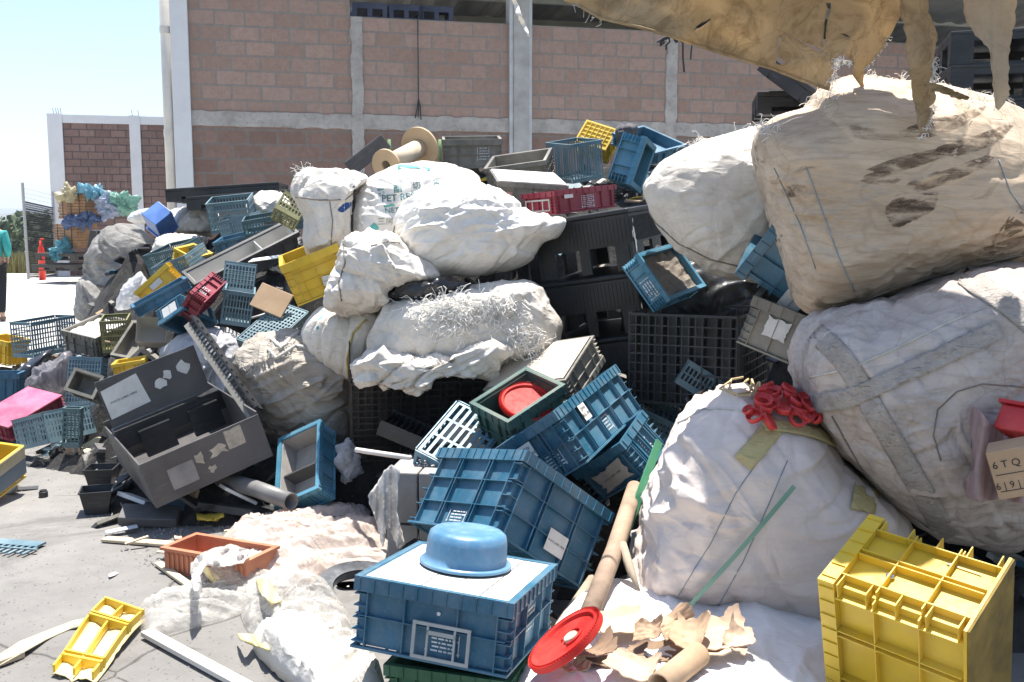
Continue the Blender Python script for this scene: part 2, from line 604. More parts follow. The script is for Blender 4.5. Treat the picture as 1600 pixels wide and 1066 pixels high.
blockm = block_mat('pink_block_wall', (0.325, 0.218, 0.172), (0.405, 0.282, 0.23), (0.26, 0.23, 0.205), off=(0.05, 0.06))
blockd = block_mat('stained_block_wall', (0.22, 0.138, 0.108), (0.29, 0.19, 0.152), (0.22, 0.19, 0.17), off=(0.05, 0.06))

bld = empty('warehouse', 'unfinished warehouse of pink concrete blocks with rough cement columns behind the rubbish', 'building', M=WM)
def wbox(name, mat, u0, u1, d0, d1, z0, z1, sub=0, parent=None):
    o = MB().box((u0, d0, z0), (u1, d1, z1)).build(name, mat)
    o.parent = parent or bld
    return o
def ragged(name, mat, u0, u1, z0, z1, d=-0.02, vert=True):
    """a cast strip with an uneven smeared edge"""
    n = 70
    L = (z1 - z0) if vert else (u1 - u0)
    vs = []; 
    for i in range(n + 1):
        t = i / n * L
        a = 0.028 * noise.noise(Vector((t * 5, 1, u0))) + 0.012 * noise.noise(Vector((t * 22, 4, u0)))
        b = 0.028 * noise.noise(Vector((t * 5, 7, z0))) + 0.012 * noise.noise(Vector((t * 22, 9, z0)))
        if vert:
            l, r = (u0 + a, z0 + t), (u1 + b, z0 + t)
        else:
            l, r = (u0 + t, z1 + a), (u0 + t, z0 + b)
        vs += [(l[0], 0.01, l[1]), (l[0] + (0.006 if vert else 0), d, l[1] - (0 if vert else 0.006)), (r[0] - (0.006 if vert else 0), d, r[1] + (0 if vert else 0.006)), (r[0], 0.01, r[1])]
    fs = []
    for i in range(n):
        for k in range(3):
            fs.append((i * 4 + k, i * 4 + k + 1, (i + 1) * 4 + k + 1, (i + 1) * 4 + k))
    o = MB().add(vs, fs).build(name, mat)
    o.parent = bld
    return o
uA = wpt(549, 150)[0]; uB = wpt(568, 150)[0]
uC = wpt(798, 150)[0]; uD = wpt(830, 150)[0]
uE = wpt(1040, 120)[0]; uF = wpt(1058, 120)[0]; uG = wpt(1425, 100)[0]
zt = wpt(700, 33)[1]
zr1 = wpt(450, 176)[1]; zr0 = wpt(450, 200)[1]
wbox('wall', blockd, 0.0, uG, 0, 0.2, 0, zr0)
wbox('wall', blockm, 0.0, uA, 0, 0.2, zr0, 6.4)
wbox('wall', blockm, uA, uG, 0, 0.2, zr0, zt)
ragged('ring_beam', cement, 0.0, uC, zr0, zr1, -0.018, False)
ragged('ring_beam', cement, uD, uG, zr0, zr1, -0.018, False)
ragged('column', cement, uA, uB, 0, zt - 0.004, -0.026)
ragged('column', cement, uE, uF, 0, zt - 0.06, -0.026)
wbox('steel_column', simple('grey_column_paint', (0.36, 0.35, 0.33), 0.6, 0.25, 4), uC + 0.03, uD - 0.06, -0.10, 0.22, 0, 6.4)
wbox('steel_column', simple('pale_column_paint', (0.5, 0.5, 0.5), 0.6, 0.2, 4), uC - 0.03, uC + 0.028, -0.06, 0.2, 0, 6.4)
wbox('steel_column', simple('pale_column_paint', (0.5, 0.5, 0.5)), uD - 0.055, uD, -0.05, 0.2, 0, 6.4)
# white corner pillar and rain pipe
uP = wpt(270, 150)[0]
bevel(wbox('corner_pillar', wpaint, uP, -0.004, -0.07, 0.4, 0, 6.4), 0.015)
wbox('side_wall', wpaint, uP + 0.02, uP + 0.2, 0.4, 22, 0, 6.4)
uq = wpt(262, 150)[0]
pm = simple('cream_pipe', (0.60, 0.56, 0.50), 0.45, 0.12, 3, 0.05)
pp = MB().tube([(uq, 0.02, 0), (uq, 0.02, 6.4)], 0.072, 16).build('rain_pipe', pm, smooth=True); pp.parent = bld
for px, py in ((262, 47), (262, 208)):
    z = wpt(px, py)[1]
    o = MB().tube([(uq, 0.02, z - 0.05), (uq, 0.02, z + 0.05)], 0.079, 16).build('pipe_joint', pm); o.parent = pp
# roof seen from below
rm = simple('roof_sheet', (0.20, 0.20, 0.195), 0.5, 0.25, 1.5)
steel = simple('pale_steel', (0.42, 0.43, 0.40), 0.5, 0.2, 3)
mb = MB()
n = 260
vs = []
for i in range(n + 1):
    u = 2.0 + 26 * i / n
    z = 5.45 + 0.03 * math.sin(i * math.pi)  # plane base
    zz = 5.45 + (0.035 if (i % 4) in (1, 2) else 0)
    vs += [(u, -0.6 if u < uG else -5.5, zz), (u, 16, zz - 0.9)]
mb.add(vs, [(2 * i, 2 * i + 1, 2 * i + 3, 2 * i + 2) for i in range(n)])
r_ = mb.build('roof', rm); r_.parent = bld; solidify(r_, 0.01)
for k in range(9):
    d = 1.2 + k * 1.7
    z = 5.45 - 0.9 * (d + 0.6) / 16.6 - 0.09
    b = MB().box((2.05, d, z - 0.12), (27.9, d + 0.07, z + 0.06)).build('purlin', steel); b.parent = bld
for k, u in enumerate((uA + 1.4, uC + 0.1, uD + 2.4, uE + 3.6, uG + 3)):
    b = MB().bar((u, 0.3, 4.55), (u + 1.6, 12, 5.2 - 0.5), 0.14, 0.28).build('rafter', steel); b.parent = bld
wbox('back_wall', simple('dark_inner_wall', (0.10, 0.095, 0.09), 0.9), 0, 28, 16, 16.2, 0, 5.5)
b = MB().bar((uG + 0.1, -2.2, 4.2), (uG + 8.5, -1.4, 4.35), 0.12, 0.22).build('canopy_beam', simple('pale_steel', (0.4, 0.4, 0.4))); b.parent = bld
# hanging cord on the wall
bk = simple('black_cord', (0.03, 0.03, 0.032), 0.7)
u, z1 = wpt(652, 33); _, z2 = wpt(652, 160)
p = lambda px, py, dn=-0.05: W0 + UY * dn + UX * wpt(px, py)[0] + Vector((0, 0, wpt(px, py)[1]))
mb = MB().tube([p(652, 28), p(652.5, 90), p(653, 158)], 0.008, 6)
for q in ((648, 185), (652, 183), (657, 188)):
    mb.tube([p(653, 155), p((653 + q[0]) / 2 + 1, 168), p(*q)], 0.009, 6)
tag(mb.build('hanging_rope', bk), 'long thin black cord with a frayed knotted end hanging down the block wall', 'cord')

# pallets stored inside behind the wall top
def pallet(name, label, wdt, dep, h, M, mat, group=None, skirt=True):
    """plastic pallet: top deck, side skirts with fork openings, feet"""
    e = empty(name, label, 'pallet', M=M, group=group)
    t = MB().box((-wdt / 2, -dep / 2, h - 0.03), (wdt / 2, dep / 2, h))
    o = t.build('top_deck', mat, e); bevel(o, 0.006)
    for s_ in (-1, 1):
        m = MB()
        y = s_ * (dep / 2 - 0.02)
        for x0, x1 in ((-wdt / 2, -wdt / 2 + wdt * 0.14), (-wdt * 0.07, wdt * 0.07), (wdt / 2 - wdt * 0.14, wdt / 2)):
            m.box((x0 + 0.002, y - 0.018, 0.002), (x1 - 0.002, y + 0.018, h - 0.032))
        m.box((-wdt / 2 + 0.004, y - 0.015, h - 0.085), (wdt / 2 - 0.004, y + 0.015, h - 0.031))
        m.build('side', mat, e)
        m = MB()
        x = s_ * (wdt / 2 - 0.02)
        for y0, y1 in ((-dep / 2 + 0.04, -dep / 2 + dep * 0.14), (-dep * 0.07, dep * 0.07), (dep / 2 - dep * 0.14, dep / 2 - 0.04)):
            m.box((x - 0.018, y0, 0.002), (x + 0.018, y1, h - 0.032))
        m.box((x - 0.015, -dep / 2 + 0.044, h - 0.085), (x + 0.015, dep / 2 - 0.044, h - 0.031))
        m.build('side', mat, e)
    m = MB()
    for k in range(3):
        yy = (-1 + k) * (dep / 2 - 0.07)
        m.box((-wdt / 2 + 0.03, yy - 0.045, 0), (wdt / 2 - 0.03, yy + 0.045, 0.02))
    m.build('runner', mat, e)
    return e
blkp = plastic('black_plastic', (0.010, 0.010, 0.0115), (0.07, 0.066, 0.06), 0.30, 0.42)
blup = plastic('navy_plastic', (0.01, 0.016, 0.05), (0.10, 0.10, 0.10), 0.3, 0.4)
for k, (px, lb) in enumerate([(578, 'navy plastic pallet on the wall top, left one beside the column head'), (635, 'navy plastic pallet on the wall top, above the hanging cord'), (682, 'navy plastic pallet on the wall top, right one nearest the grey steel column')]):
    u = wpt(px, 28)[0]
    pallet('plastic_pallet', lb, 0.52, 0.9, 0.21, WM @ Matrix.Translation((u, 0.45, zt + 0.002)), blup, 'navy pallets on the wall top')
# black stacked pallets at the far right
base = at(1560, 200, 8.8)
for k in range(11):
    zb = 0.0 + k * 0.285
    M = Matrix.Translation((base.x + 0.25 + 0.03 * math.sin(k * 2.1), 9.0, zb)) @ Matrix.Rotation(R(-14 + 1.5 * math.sin(k * 3)), 4, 'Z')
    pl = ['bottom', 'second', 'third', 'fourth', 'fifth', 'sixth', 'seventh', 'eighth', 'ninth', 'tenth', 'topmost'][k]
    if k >= 6:
        pallet('plastic_pallet', pl + ' black pallet in the tall stack behind the big stained sack', 1.35, 1.1, 0.28, M, blkp, 'black pallets stacked at the right')
# the stack below is hidden: one block of pallets stands under it
M = Matrix.Translation((base.x + 0.25, 9.0, 0))
e = None
for k in range(6):
    pallet('plastic_pallet', ['bottom', 'second', 'third', 'fourth', 'fifth', 'sixth'][k] + ' black pallet in the tall stack behind the big stained sack', 1.35, 1.1, 0.28,
           Matrix.Translation((base.x + 0.25, 9.0, k * 0.285)) @ Matrix.Rotation(R(-14), 4, 'Z'), blkp, 'black pallets stacked at the right')

# ---------------------------------------------------------------- the lower block annex far left
A0 = at(82, 350, 28.5); A0.z = 0
AM = Matrix.Translation(A0) @ Matrix.Rotation(ANG, 4, 'Z')
ann = empty('block_annex', 'low brown block annex with white painted posts and rebar stubs, far left behind the bales', 'building', M=AM)
ztop = wpt(150, 179, A0)[1]; zb1 = wpt(150, 193, A0)[1]
ua = wpt(100, 250, A0)[0]; ub = wpt(204, 250, A0)[0]; uc = wpt(221, 250, A0)[0]; ud = wpt(300, 250, A0)[0]
blk2 = block_mat('brown_block_wall', (0.20, 0.125, 0.105), (0.27, 0.175, 0.15), (0.10, 0.085, 0.08), bw=0.42, bh=0.21)
def abox(name, mat, *a):
    o = MB().box((a[0], a[2], a[4]), (a[1], a[3], a[5])).build(name, mat); o.parent = ann; return o
abox('wall', blk2, ua, ub, 0.05, 0.25, 0, zb1)
abox('wall', blk2, uc, ud, 0.05, 0.25, 0, zb1)
abox('post', wpaint, 0, ua, 0, 0.35, 0, ztop)
abox('post', wpaint, ub, uc, 0, 0.35, 0, ztop)
abox('top_beam', wpaint, ua, ub, 0.02, 0.3, zb1, ztop - 0.02)
abox('top_beam', wpaint, uc, ud, 0.02, 0.3, zb1, ztop - 0.02)
abox('side_wall', blk2, 0.05, 0.25, 0.36, 9, 0, ztop - 0.03)
mb = MB()
for px in (82, 86.5, 90, 94, 205.5, 215.5):
    u = wpt(px, 170, A0)[0]
    o = MB().tube([(u, 0.12, ztop), (u - 0.02, 0.12, ztop + 0.17)], 0.009, 5).build('rebar_stub', simple('rusty_steel', (0.16, 0.12, 0.10))); o.parent = ann

# ---------------------------------------------------------------- fence, red post, bales
FP = at(45, 423, 27.0); FQ = at(90, 423, 28.2)
e = empty('chain_link_fence', 'leaning chain link fence panel lined with black shade netting at the field edge', 'fence', loc=(FP.x, FP.y, 0))
fx = FQ - FP; fx.z = 0
def fl(u, z, d=0.0): return Vector((fx.x * u, fx.y * u + d, z))
hL = 1.5 + (350 - 316) / F * 27; hR = 1.5 + (350 - 326) / F * 28.2
mb = MB()
for i in range(40):
    u = i / 39
    mb.tube([fl(u, 0.05), fl(u, hL + (hR - hL) * u)], 0.006, 4)
for j in range(34):
    z = 0.05 + j / 33
    mb.tube([fl(0, 0.05 + (hL - .05) * j / 33), fl(1, 0.05 + (hR - .05) * j / 33)], 0.010 if j % 3 else 0.022, 4)
mb.build('netting', simple('black_netting', (0.03, 0.03, 0.035), 0.8), e)
sm = simple('galvanised_post', (0.35, 0.35, 0.36), 0.4, 0.15)
MB().tube([fl(0, 0, -0.04), fl(-0.02, 1.5 + (350 - 287) / F * 27, -0.04)], 0.04, 8).build('post', sm, e)
MB().tube([fl(1, 0, -0.04), fl(1, 1.5 + (350 - 300) / F * 28, -0.04)], 0.03, 8).build('post', sm, e)
mb = MB()
for k in range(3):
    mb.tube([fl(0, hL + 0.12 + k * 0.12), fl(1, hR + 0.12 + k * 0.12)], 0.004, 4)
mb.build('top_wire', sm, e)
q = at(66, 425, 26.5)
e = empty('red_post', 'bright red tapered post standing against the netted fence', 'post', loc=(q.x, q.y, 0))
MB().lathe([(0, 0), (0.085, 0), (0.085, 0.75), (0.07, 0.86), (0.035, 0.92), (0.035, 1.05), (0, 1.05)], 16).build('bottle', simple('red_paint', (0.62, 0.035, 0.02), 0.4, 0.15, 5), e, smooth=True)
MB().tube([(0, 0, 1.03), (0.0, 0, 1.1), (0.09, 0, 1.1)], 0.02, 6).build('valve', simple('red_paint', (0.6, 0.03, 0.02)), e)
# person walking out of the picture on the left
def skin_obj(name, pts, edges, radii, mat, parent=None, root=0, sub=2):
    me = bpy.data.meshes.new(name)
    me.from_pydata([tuple(p) for p in pts], edges, [])
    o = bpy.data.objects.new(name, me)
    COL.objects.link(o)
    o.modifiers.new('skin', 'SKIN')
    for v, r in zip(me.skin_vertices[0].data, radii):
        v.radius = (r, r) if not isinstance(r, tuple) else r
    for i, v in enumerate(me.skin_vertices[0].data): v.use_root = (i == root)
    s = o.modifiers.new('sub', 'SUBSURF'); s.levels = sub; s.render_levels = sub
    bpy.context.view_layer.update()
    dg = bpy.context.evaluated_depsgraph_get()
    m2 = bpy.data.meshes.new_from_object(o.evaluated_get(dg))
    m2.name = name
    bpy.data.objects.remove(o)
    m2.materials.clear()
    return mkobj(name, m2, mat, parent, smooth=True)
pc = at(-4, 500, 15.3)
pe = empty('person', 'woman with long brown hair, teal top and black trousers at the left edge', 'person', M=Matrix.Translation((pc.x, 15.3, 0.004)) @ Matrix.Rotation(R(200), 4, 'Z'))
# local: faces -Y rotated; x is her left/right
skin = simple('skin', (0.42, 0.24, 0.16), 0.5, 0.08)
P = [(0, 0, .90), (0, 0, 1.06), (0, .01, 1.25), (0, 0, 1.38), (0, -.01, 1.45), (0, -.02, 1.53), (0, -.02, 1.60),
     (.16, 0, 1.34), (.21, .05, 1.10), (.17, -.12, .97), (.15, -.18, .93),
     (-.16, 0, 1.34), (-.21, .05, 1.10), (-.17, -.12, .97), (-.15, -.18, .93),
     (.09, 0, .86), (.10, -.10, .48), (.10, -.02, .09), (.10, -.15, .03),
     (-.09, 0, .86), (-.10, .08, .48), (-.10, .20, .10), (-.10, .08, .03)]
E_ = [(0, 1), (1, 2), (2, 3), (3, 4), (4, 5), (5, 6), (3, 7), (7, 8), (8, 9), (9, 10), (3, 11), (11, 12), (12, 13), (13, 14), (0, 15), (15, 16), (16, 17), (17, 18), (0, 19), (19, 20), (20, 21), (21, 22)]
RD = [.13, .105, .12, .09, .05, .075, .07, .055, .042, .032, .035, .055, .042, .032, .035, .085, .058, .038, .03, .085, .058, .038, .03]
body = skin_obj('body', P, E_, RD, skin, pe)
# five fingers per hand
fp, fe, fr = [], [], []
for sx in (1, -1):
    for k in range(5):
        i0 = len(fp)
        ox = (-0.026 + 0.017 * k) if k < 4 else 0.03 * -sx
        ln = (.06, .075, .07, .055, .045)[k]
        b0 = Vector((.15 * sx + ox, -.19, .925)) if k < 4 else Vector((.15 * sx - .032 * sx, -.165, .93))
        fp += [b0, b0 + Vector((0, -ln * .5, -.012)), b0 + Vector((0, -ln * .8, -.04))]
        fe += [(i0, i0 + 1), (i0 + 1, i0 + 2)]
        fr += [.009, .008, .006]
f_ = MB()
for a, b in fe:
    f_.tube([fp[a], fp[b]], [fr[a], fr[b]], 6)
f_.build('fingers', skin, pe, smooth=True)
top = simple('teal_cloth', (0.035, 0.30, 0.29), 0.85, 0.2, 9, 0.4)
skin_obj('sweater', [(0, 0, .93), (0, 0, 1.06), (0, .01, 1.25), (0, 0, 1.38), (.16, 0, 1.35), (.215, .055, 1.10), (.175, -.10, .99), (-.16, 0, 1.35), (-.215, .055, 1.10), (-.175, -.10, .99)],
         [(0, 1), (1, 2), (2, 3), (3, 4), (4, 5), (5, 6), (3, 7), (7, 8), (8, 9)], [.155, .135, .145, .105, .075, .06, .047, .075, .06, .047], top, pe)
skin_obj('trousers', [(0, 0, .94), (.09, 0, .84), (.10, -.10, .48), (.10, -.02, .12), (-.09, 0, .84), (-.10, .08, .48), (-.10, .20, .12)],
         [(0, 1), (1, 2), (2, 3), (0, 4), (4, 5), (5, 6)], [.14, .10, .07, .052, .10, .07, .052], simple('black_cloth', (0.012, 0.012, 0.014), 0.8), pe)
hair = simple('brown_hair', (0.07, 0.025, 0.015), 0.5, 0.5, 30, 0.6)
skin_obj('hair', [(0, .01, 1.60), (0, .05, 1.56), (0.01, .09, 1.44), (0.02, .10, 1.30), (0.03, .10, 1.2)], [(0, 1), (1, 2), (2, 3), (3, 4)], [.09, .095, .09, .075, .04], hair, pe)
fm = MB()
for sx in (-1, 1):
    fm.box((sx * .03 - .012, -.098, 1.565), (sx * .03 + .012, -.088, 1.575))
fm.box((-.022, -.095, 1.50), (.022, -.085, 1.508))
fm.build('eyes_and_mouth', hair, pe)
MB().tube([(0, -.085, 1.56), (0, -.115, 1.53), (0, -.09, 1.522)], [.008, .014, .01], 6).build('nose', skin, pe, smooth=True)
for sx, y0 in ((1, -.07), (-1, .13)):
    MB().tube([(sx * .10, y0 + .07, .045), (sx * .10, y0, .045), (sx * .10, y0 - .10, .03)], [.045, .045, .03], 10).build('shoe', simple('tan_shoe', (0.2, 0.13, 0.09)), pe, smooth=True)
# haze: one closed box of pale air
hz = MB().box((-2990, -60, -80), (2990, 3900, 90)).build('haze', None)
hmt = bpy.data.materials.new('air_haze'); hmt.use_nodes = True
t = hmt.node_tree; t.nodes.clear()
vp = t.nodes.new('ShaderNodeVolumePrincipled')
vp.inputs['Color'].default_value = (0.80, 0.88, 1.0, 1)
vp.inputs['Density'].default_value = 0.00045
mo = t.nodes.new('ShaderNodeOutputMaterial')
t.links.new(vp.outputs[0], mo.inputs['Volume'])
hz.data.materials.append(hmt)
tag(hz, kind='stuff')

# poses of the crates: rotation rows, base centre, size
POSES = {
    'A': [[0.2844, -0.9543, 0.0924, 0.9526, 0.2921, 0.085, -0.1081, 0.0638, 0.9921], [-0.178, 2.994, 0.199], [0.517, 0.499, 0.218]],
    'B': [[0.659, -0.6567, 0.3666, 0.4633, 0.7384, 0.49, -0.5925, -0.1531, 0.7909], [-0.066, 3.734, 0.208], [0.535, 0.543, 0.332]],
    'C': [[0.3982, -0.7273, -0.559, 0.9118, 0.3806, 0.1543, 0.1005, -0.5712, 0.8147], [0.34, 4.279, 0.499], [0.825, 0.346, 0.248]],
    'D': [[0.4671, -0.5642, -0.6808, 0.7912, 0.6105, 0.0369, 0.3948, -0.5558, 0.7316], [0.544, 4.272, 0.407], [0.261, 0.339, 0.184]],
    'G': [[0.7394, -0.6471, -0.186, 0.5474, 0.7386, -0.3934, 0.3919, 0.1891, 0.9004], [0.065, 4.456, 0.542], [0.35, 0.271, 0.225]],
    'greybox': [[0.8313, -0.4019, 0.3838, -0.5231, -0.7992, 0.296, 0.1878, -0.4468, -0.8747], [0.128, 4.688, 0.839], [0.467, 0.386, 0.153]],
    'Y': [[-0.1995, 0.6644, -0.7202, -0.3293, 0.6468, 0.6879, 0.9229, 0.3744, 0.0898], [1.255, 2.471, 0.335], [0.531, 0.312, 0.388]],
    'red': [[0.807, -0.5813, -0.1039, 0.5807, 0.8132, -0.039, 0.1071, -0.0289, 0.9938], [0.331, 5.628, 1.569], [0.452, 0.308, 0.126]],
    'beige': [[0.9919, -0.1027, 0.0747, 0.1141, 0.9789, -0.1694, -0.0557, 0.1766, 0.9827], [0.085, 6.124, 1.652], [0.422, 0.554, 0.133]],
    'greyopen': [[0.9698, 0.165, -0.1797, -0.2119, 0.9347, -0.2854, 0.1209, 0.3149, 0.9414], [0.07, 6.86, 1.805], [0.427, 0.338, 0.15]],
    'greygreen': [[0.9966, -0.0821, -0.0064, 0.0799, 0.9826, -0.1679, 0.02, 0.1668, 0.9858], [-0.302, 7.541, 1.933], [0.439, 0.297, 0.212]],
    'tealbasket': [[0.8426, -0.5317, -0.0853, 0.5091, 0.8382, -0.1954, 0.1754, 0.1212, 0.977], [0.464, 7.243, 1.823], [0.274, 0.296, 0.268]],
    'tealtall': [[-0.3241, 0.3772, 0.8675, -0.0664, 0.9057, -0.4186, -0.9437, -0.1933, -0.2685], [0.757, 6.968, 1.945], [0.341, 0.271, 0.176]],
    'ytop': [[0.8722, -0.4621, 0.1606, -0.3712, -0.4113, 0.8325, -0.3187, -0.7857, -0.5303], [0.649, 7.753, 2.185], [0.27, 0.217, 0.179]],
    'btop': [[0.7559, -0.6479, 0.0944, 0.618, 0.6585, -0.4294, 0.2161, 0.3829, 0.8982], [1.021, 7.554, 2.052], [0.355, 0.447, 0.093]],
    'bmid': [[0.5542, -0.5454, 0.6288, 0.8258, 0.2655, -0.4976, 0.1044, 0.795, 0.5975], [0.738, 5.024, 1.201], [0.443, 0.28, 0.116]],
    'bright': [[0.426, 0.3794, -0.8214, -0.5172, 0.847, 0.123, 0.7424, 0.3724, 0.557], [1.34, 4.236, 1.33], [0.265, 0.579, 0.306]],
    'greyright': [[0.8693, 0.4056, 0.2824, -0.3463, 0.9076, -0.2374, -0.3526, 0.1086, 0.9295], [1.096, 4.152, 0.98], [0.257, 0.269, 0.214]],
    'ymid': [[0.9115, -0.2323, -0.3393, 0.1744, 0.9656, -0.1927, 0.3724, 0.1165, 0.9207], [-1.061, 5.558, 1.134], [0.329, 0.383, 0.242]],
    'tray': [[0.7484, -0.6632, -0.0009, 0.5123, 0.579, -0.6343, 0.4212, 0.4743, 0.7731], [-1.877, 6.977, 1.179], [0.83, 0.176, 0.173]],
    'maroon': [[0.2093, -0.5584, -0.8028, 0.9008, 0.4295, -0.0639, 0.3804, -0.7098, 0.5929], [-1.909, 6.212, 1.009], [0.307, 0.2, 0.11]],
    'blong': [[0.7993, -0.4065, -0.4425, 0.3595, 0.9136, -0.1899, 0.4815, -0.0073, 0.8764], [-2.276, 6.438, 0.998], [0.386, 0.295, 0.074]],
    'bopen': [[-0.8282, 0.4121, 0.3799, 0.1654, 0.8273, -0.5368, -0.5355, -0.3818, -0.7533], [-2.09, 6.275, 0.952], [0.214, 0.318, 0.114]],
    'yleft': [[0.7113, -0.2534, -0.6557, 0.196, 0.9673, -0.1612, 0.6751, -0.0139, 0.7376], [-2.43, 6.943, 1.02], [0.297, 0.3, 0.149]],
    'bask24': [[0.9529, -0.2354, 0.191, 0.2478, 0.9678, -0.0434, -0.1747, 0.0887, 0.9806], [-1.815, 6.44, 0.864], [0.181, 0.292, 0.217]],
    'bask25': [[0.9933, -0.0744, -0.0889, 0.0492, 0.9649, -0.2579, 0.105, 0.2518, 0.9621], [-2.363, 8.469, 1.467], [0.343, 0.264, 0.251]],
    'bask25b': [[0.9692, 0.0324, -0.2442, -0.0567, 0.9941, -0.0928, 0.2397, 0.1038, 0.9653], [-2.154, 8.042, 1.343], [0.268, 0.292, 0.217]],
    'b26': [[0.9718, -0.0648, -0.2266, 0.0308, 0.9881, -0.1505, 0.2337, 0.1393, 0.9623], [-2.061, 7.446, 1.319], [0.273, 0.299, 0.097]],
    'bin': [[0.629, 0.7755, -0.0544, 0.487, -0.3386, 0.8051, 0.6059, -0.5329, -0.5907], [-3.558, 9.953, 1.61], [0.213, 0.208, 0.255]],
    'y28': [[0.3829, -0.8688, 0.3139, 0.9127, 0.3034, -0.2737, 0.1426, 0.3913, 0.9092], [-2.541, 7.826, 1.204], [0.237, 0.2, 0.098]],
    't29': [[0.2851, -0.9213, -0.2644, 0.9217, 0.3392, -0.1882, 0.2631, -0.19, 0.9459], [-2.708, 8.033, 1.143], [0.354, 0.299, 0.182]],
    't29b': [[0.1347, -0.9191, -0.3702, 0.9559, 0.219, -0.1959, 0.2611, -0.3274, 0.9081], [-2.557, 7.743, 1.125], [0.349, 0.299, 0.139]],
    'c30': [[0.3736, -0.926, 0.0536, 0.8965, 0.3456, -0.2774, 0.2383, 0.1517, 0.9593], [-3.468, 8.234, 0.478], [0.441, 0.362, 0.189]],
    'olive': [[0.9681, -0.2504, -0.01, 0.247, 0.9602, -0.1307, 0.0423, 0.124, 0.9914], [-3.2, 7.951, 0.495], [0.201, 0.262, 0.254]],
    'clear': [[0.9546, -0.1421, 0.2619, 0.2941, 0.5907, -0.7514, -0.0479, 0.7943, 0.6057], [-2.526, 6.869, 0.706], [0.198, 0.202, 0.113]],
    'frame33': [[0.958, 0.2699, -0.0967, -0.2585, 0.6674, -0.6984, -0.1239, 0.6941, 0.7092], [-2.781, 7.282, 0.577], [0.189, 0.335, 0.116]],
    'bask34': [[0.3433, -0.9389, -0.0234, 0.9383, 0.344, -0.0356, 0.0415, -0.0097, 0.9991], [-4.214, 8.839, 0.341], [0.51, 0.234, 0.308]],
    'y35': [[0.3711, -0.9212, 0.1167, 0.9282, 0.3646, -0.0737, 0.0253, 0.1357, 0.9904], [-4.827, 9.33, 0.195], [0.255, 0.311, 0.233]],
    'b36': [[-0.338, -0.9406, 0.0313, 0.9375, -0.3337, 0.0985, -0.0822, 0.0627, 0.9946], [-3.949, 7.413, 0.177], [0.394, 0.38, 0.206]],
    'pink': [[0.921, -0.3895, 0.0019, -0.3671, -0.8664, 0.3386, -0.1303, -0.3125, -0.9409], [-3.405, 6.7, 0.247], [0.332, 0.481, 0.104]],
    'bask38': [[0.4672, -0.853, -0.2327, 0.8841, 0.4541, 0.1106, 0.0113, -0.2574, 0.9662], [-2.922, 6.224, 0.109], [0.345, 0.314, 0.194]],
    'y39': [[0.1223, -0.9888, 0.0858, 0.9675, 0.0995, -0.2326, 0.2214, 0.1115, 0.9688], [-2.843, 5.162, 0.045], [0.513, 0.187, 0.197]],
    't40': [[0.9923, -0.1225, 0.02, 0.1133, 0.9596, 0.2576, -0.0507, -0.2533, 0.9661], [-3.07, 6.975, 0.193], [0.226, 0.148, 0.349]],
    'g41': [[0.9537, 0.3007, -0.006, -0.1441, 0.4392, -0.8867, -0.264, 0.8465, 0.4622], [-2.803, 6.501, 0.4], [0.217, 0.165, 0.141]],
    't42': [[0.856, -0.5106, 0.081, -0.4645, -0.6909, 0.554, -0.2269, -0.5119, -0.8286], [-1.416, 5.805, 0.906], [0.231, 0.38, 0.109]],
    't43': [[0.829, -0.5529, -0.0842, 0.0038, 0.1561, -0.9877, 0.5593, 0.8185, 0.1315], [-1.208, 5.581, 0.403], [0.168, 0.165, 0.293]],
    'b44': [[0.8624, -0.1059, -0.495, -0.2643, 0.7398, -0.6188, 0.4317, 0.6645, 0.61], [-1.011, 4.935, 0.226], [0.275, 0.419, 0.138]],
    't45': [[0.8784, -0.4454, -0.1736, -0.29, -0.7852, 0.5471, -0.38, -0.4302, -0.8189], [-0.222, 4.344, 0.551], [0.263, 0.381, 0.094]],
    'tote': [[0.8141, -0.5235, -0.2514, 0.4915, 0.8517, -0.1819, 0.3093, 0.0245, 0.9506], [-1.712, 5.167, 0.247], [0.607, 0.955, 0.234]],
    'pal1': [[0.3978, -0.9041, -0.1562, 0.9156, 0.4021, 0.0045, 0.0587, -0.1449, 0.9877], [0.582, 5.632, 1.255], [0.916, 0.537, 0.321]],
    'palgrid': [[0.899, 0.438, -0.0014, -0.4379, 0.899, 0.0086, 0.005, -0.0071, 1.0], [0.951, 4.928, 0.638], [0.528, 0.664, 0.435]],
    'palunder': [[0.9873, -0.1397, 0.076, 0.159, 0.8732, -0.4607, -0.0021, 0.4669, 0.8843], [-0.526, 5.374, 0.466], [0.716, 0.788, 0.506]],
}
# ---------------------------------------------------------------- crates and baskets
BLUE = plastic('blue_plastic', (0.016, 0.118, 0.198), (0.22, 0.24, 0.24), 0.45, 0.45)
BLUE2 = plastic('faded_blue_plastic', (0.06, 0.235, 0.34), (0.32, 0.34, 0.34), 0.3, 0.42)
TEAL = plastic('teal_grey_plastic', (0.115, 0.20, 0.235), (0.32, 0.33, 0.31), 0.3, 0.45)
TEALD = plastic('dark_teal_plastic', (0.05, 0.115, 0.13), (0.24, 0.25, 0.23), 0.35, 0.45)
YEL = plastic('yellow_plastic', (0.80, 0.55, 0.03), (0.50, 0.40, 0.20), 0.36, 0.45, trans=0.18)
MAR = plastic('maroon_plastic', (0.23, 0.010, 0.03), (0.32, 0.2, 0.19), 0.22, 0.4)
PINK = plastic('faded_crimson_plastic', (0.42, 0.05, 0.13), (0.6, 0.38, 0.40), 0.3, 0.5)
GREY = plastic('grey_brown_plastic', (0.185, 0.17, 0.14), (0.34, 0.31, 0.26), 0.6, 0.5)
GRN = plastic('dirty_green_plastic', (0.04, 0.11, 0.09), (0.2, 0.14, 0.10), 0.6, 0.5)
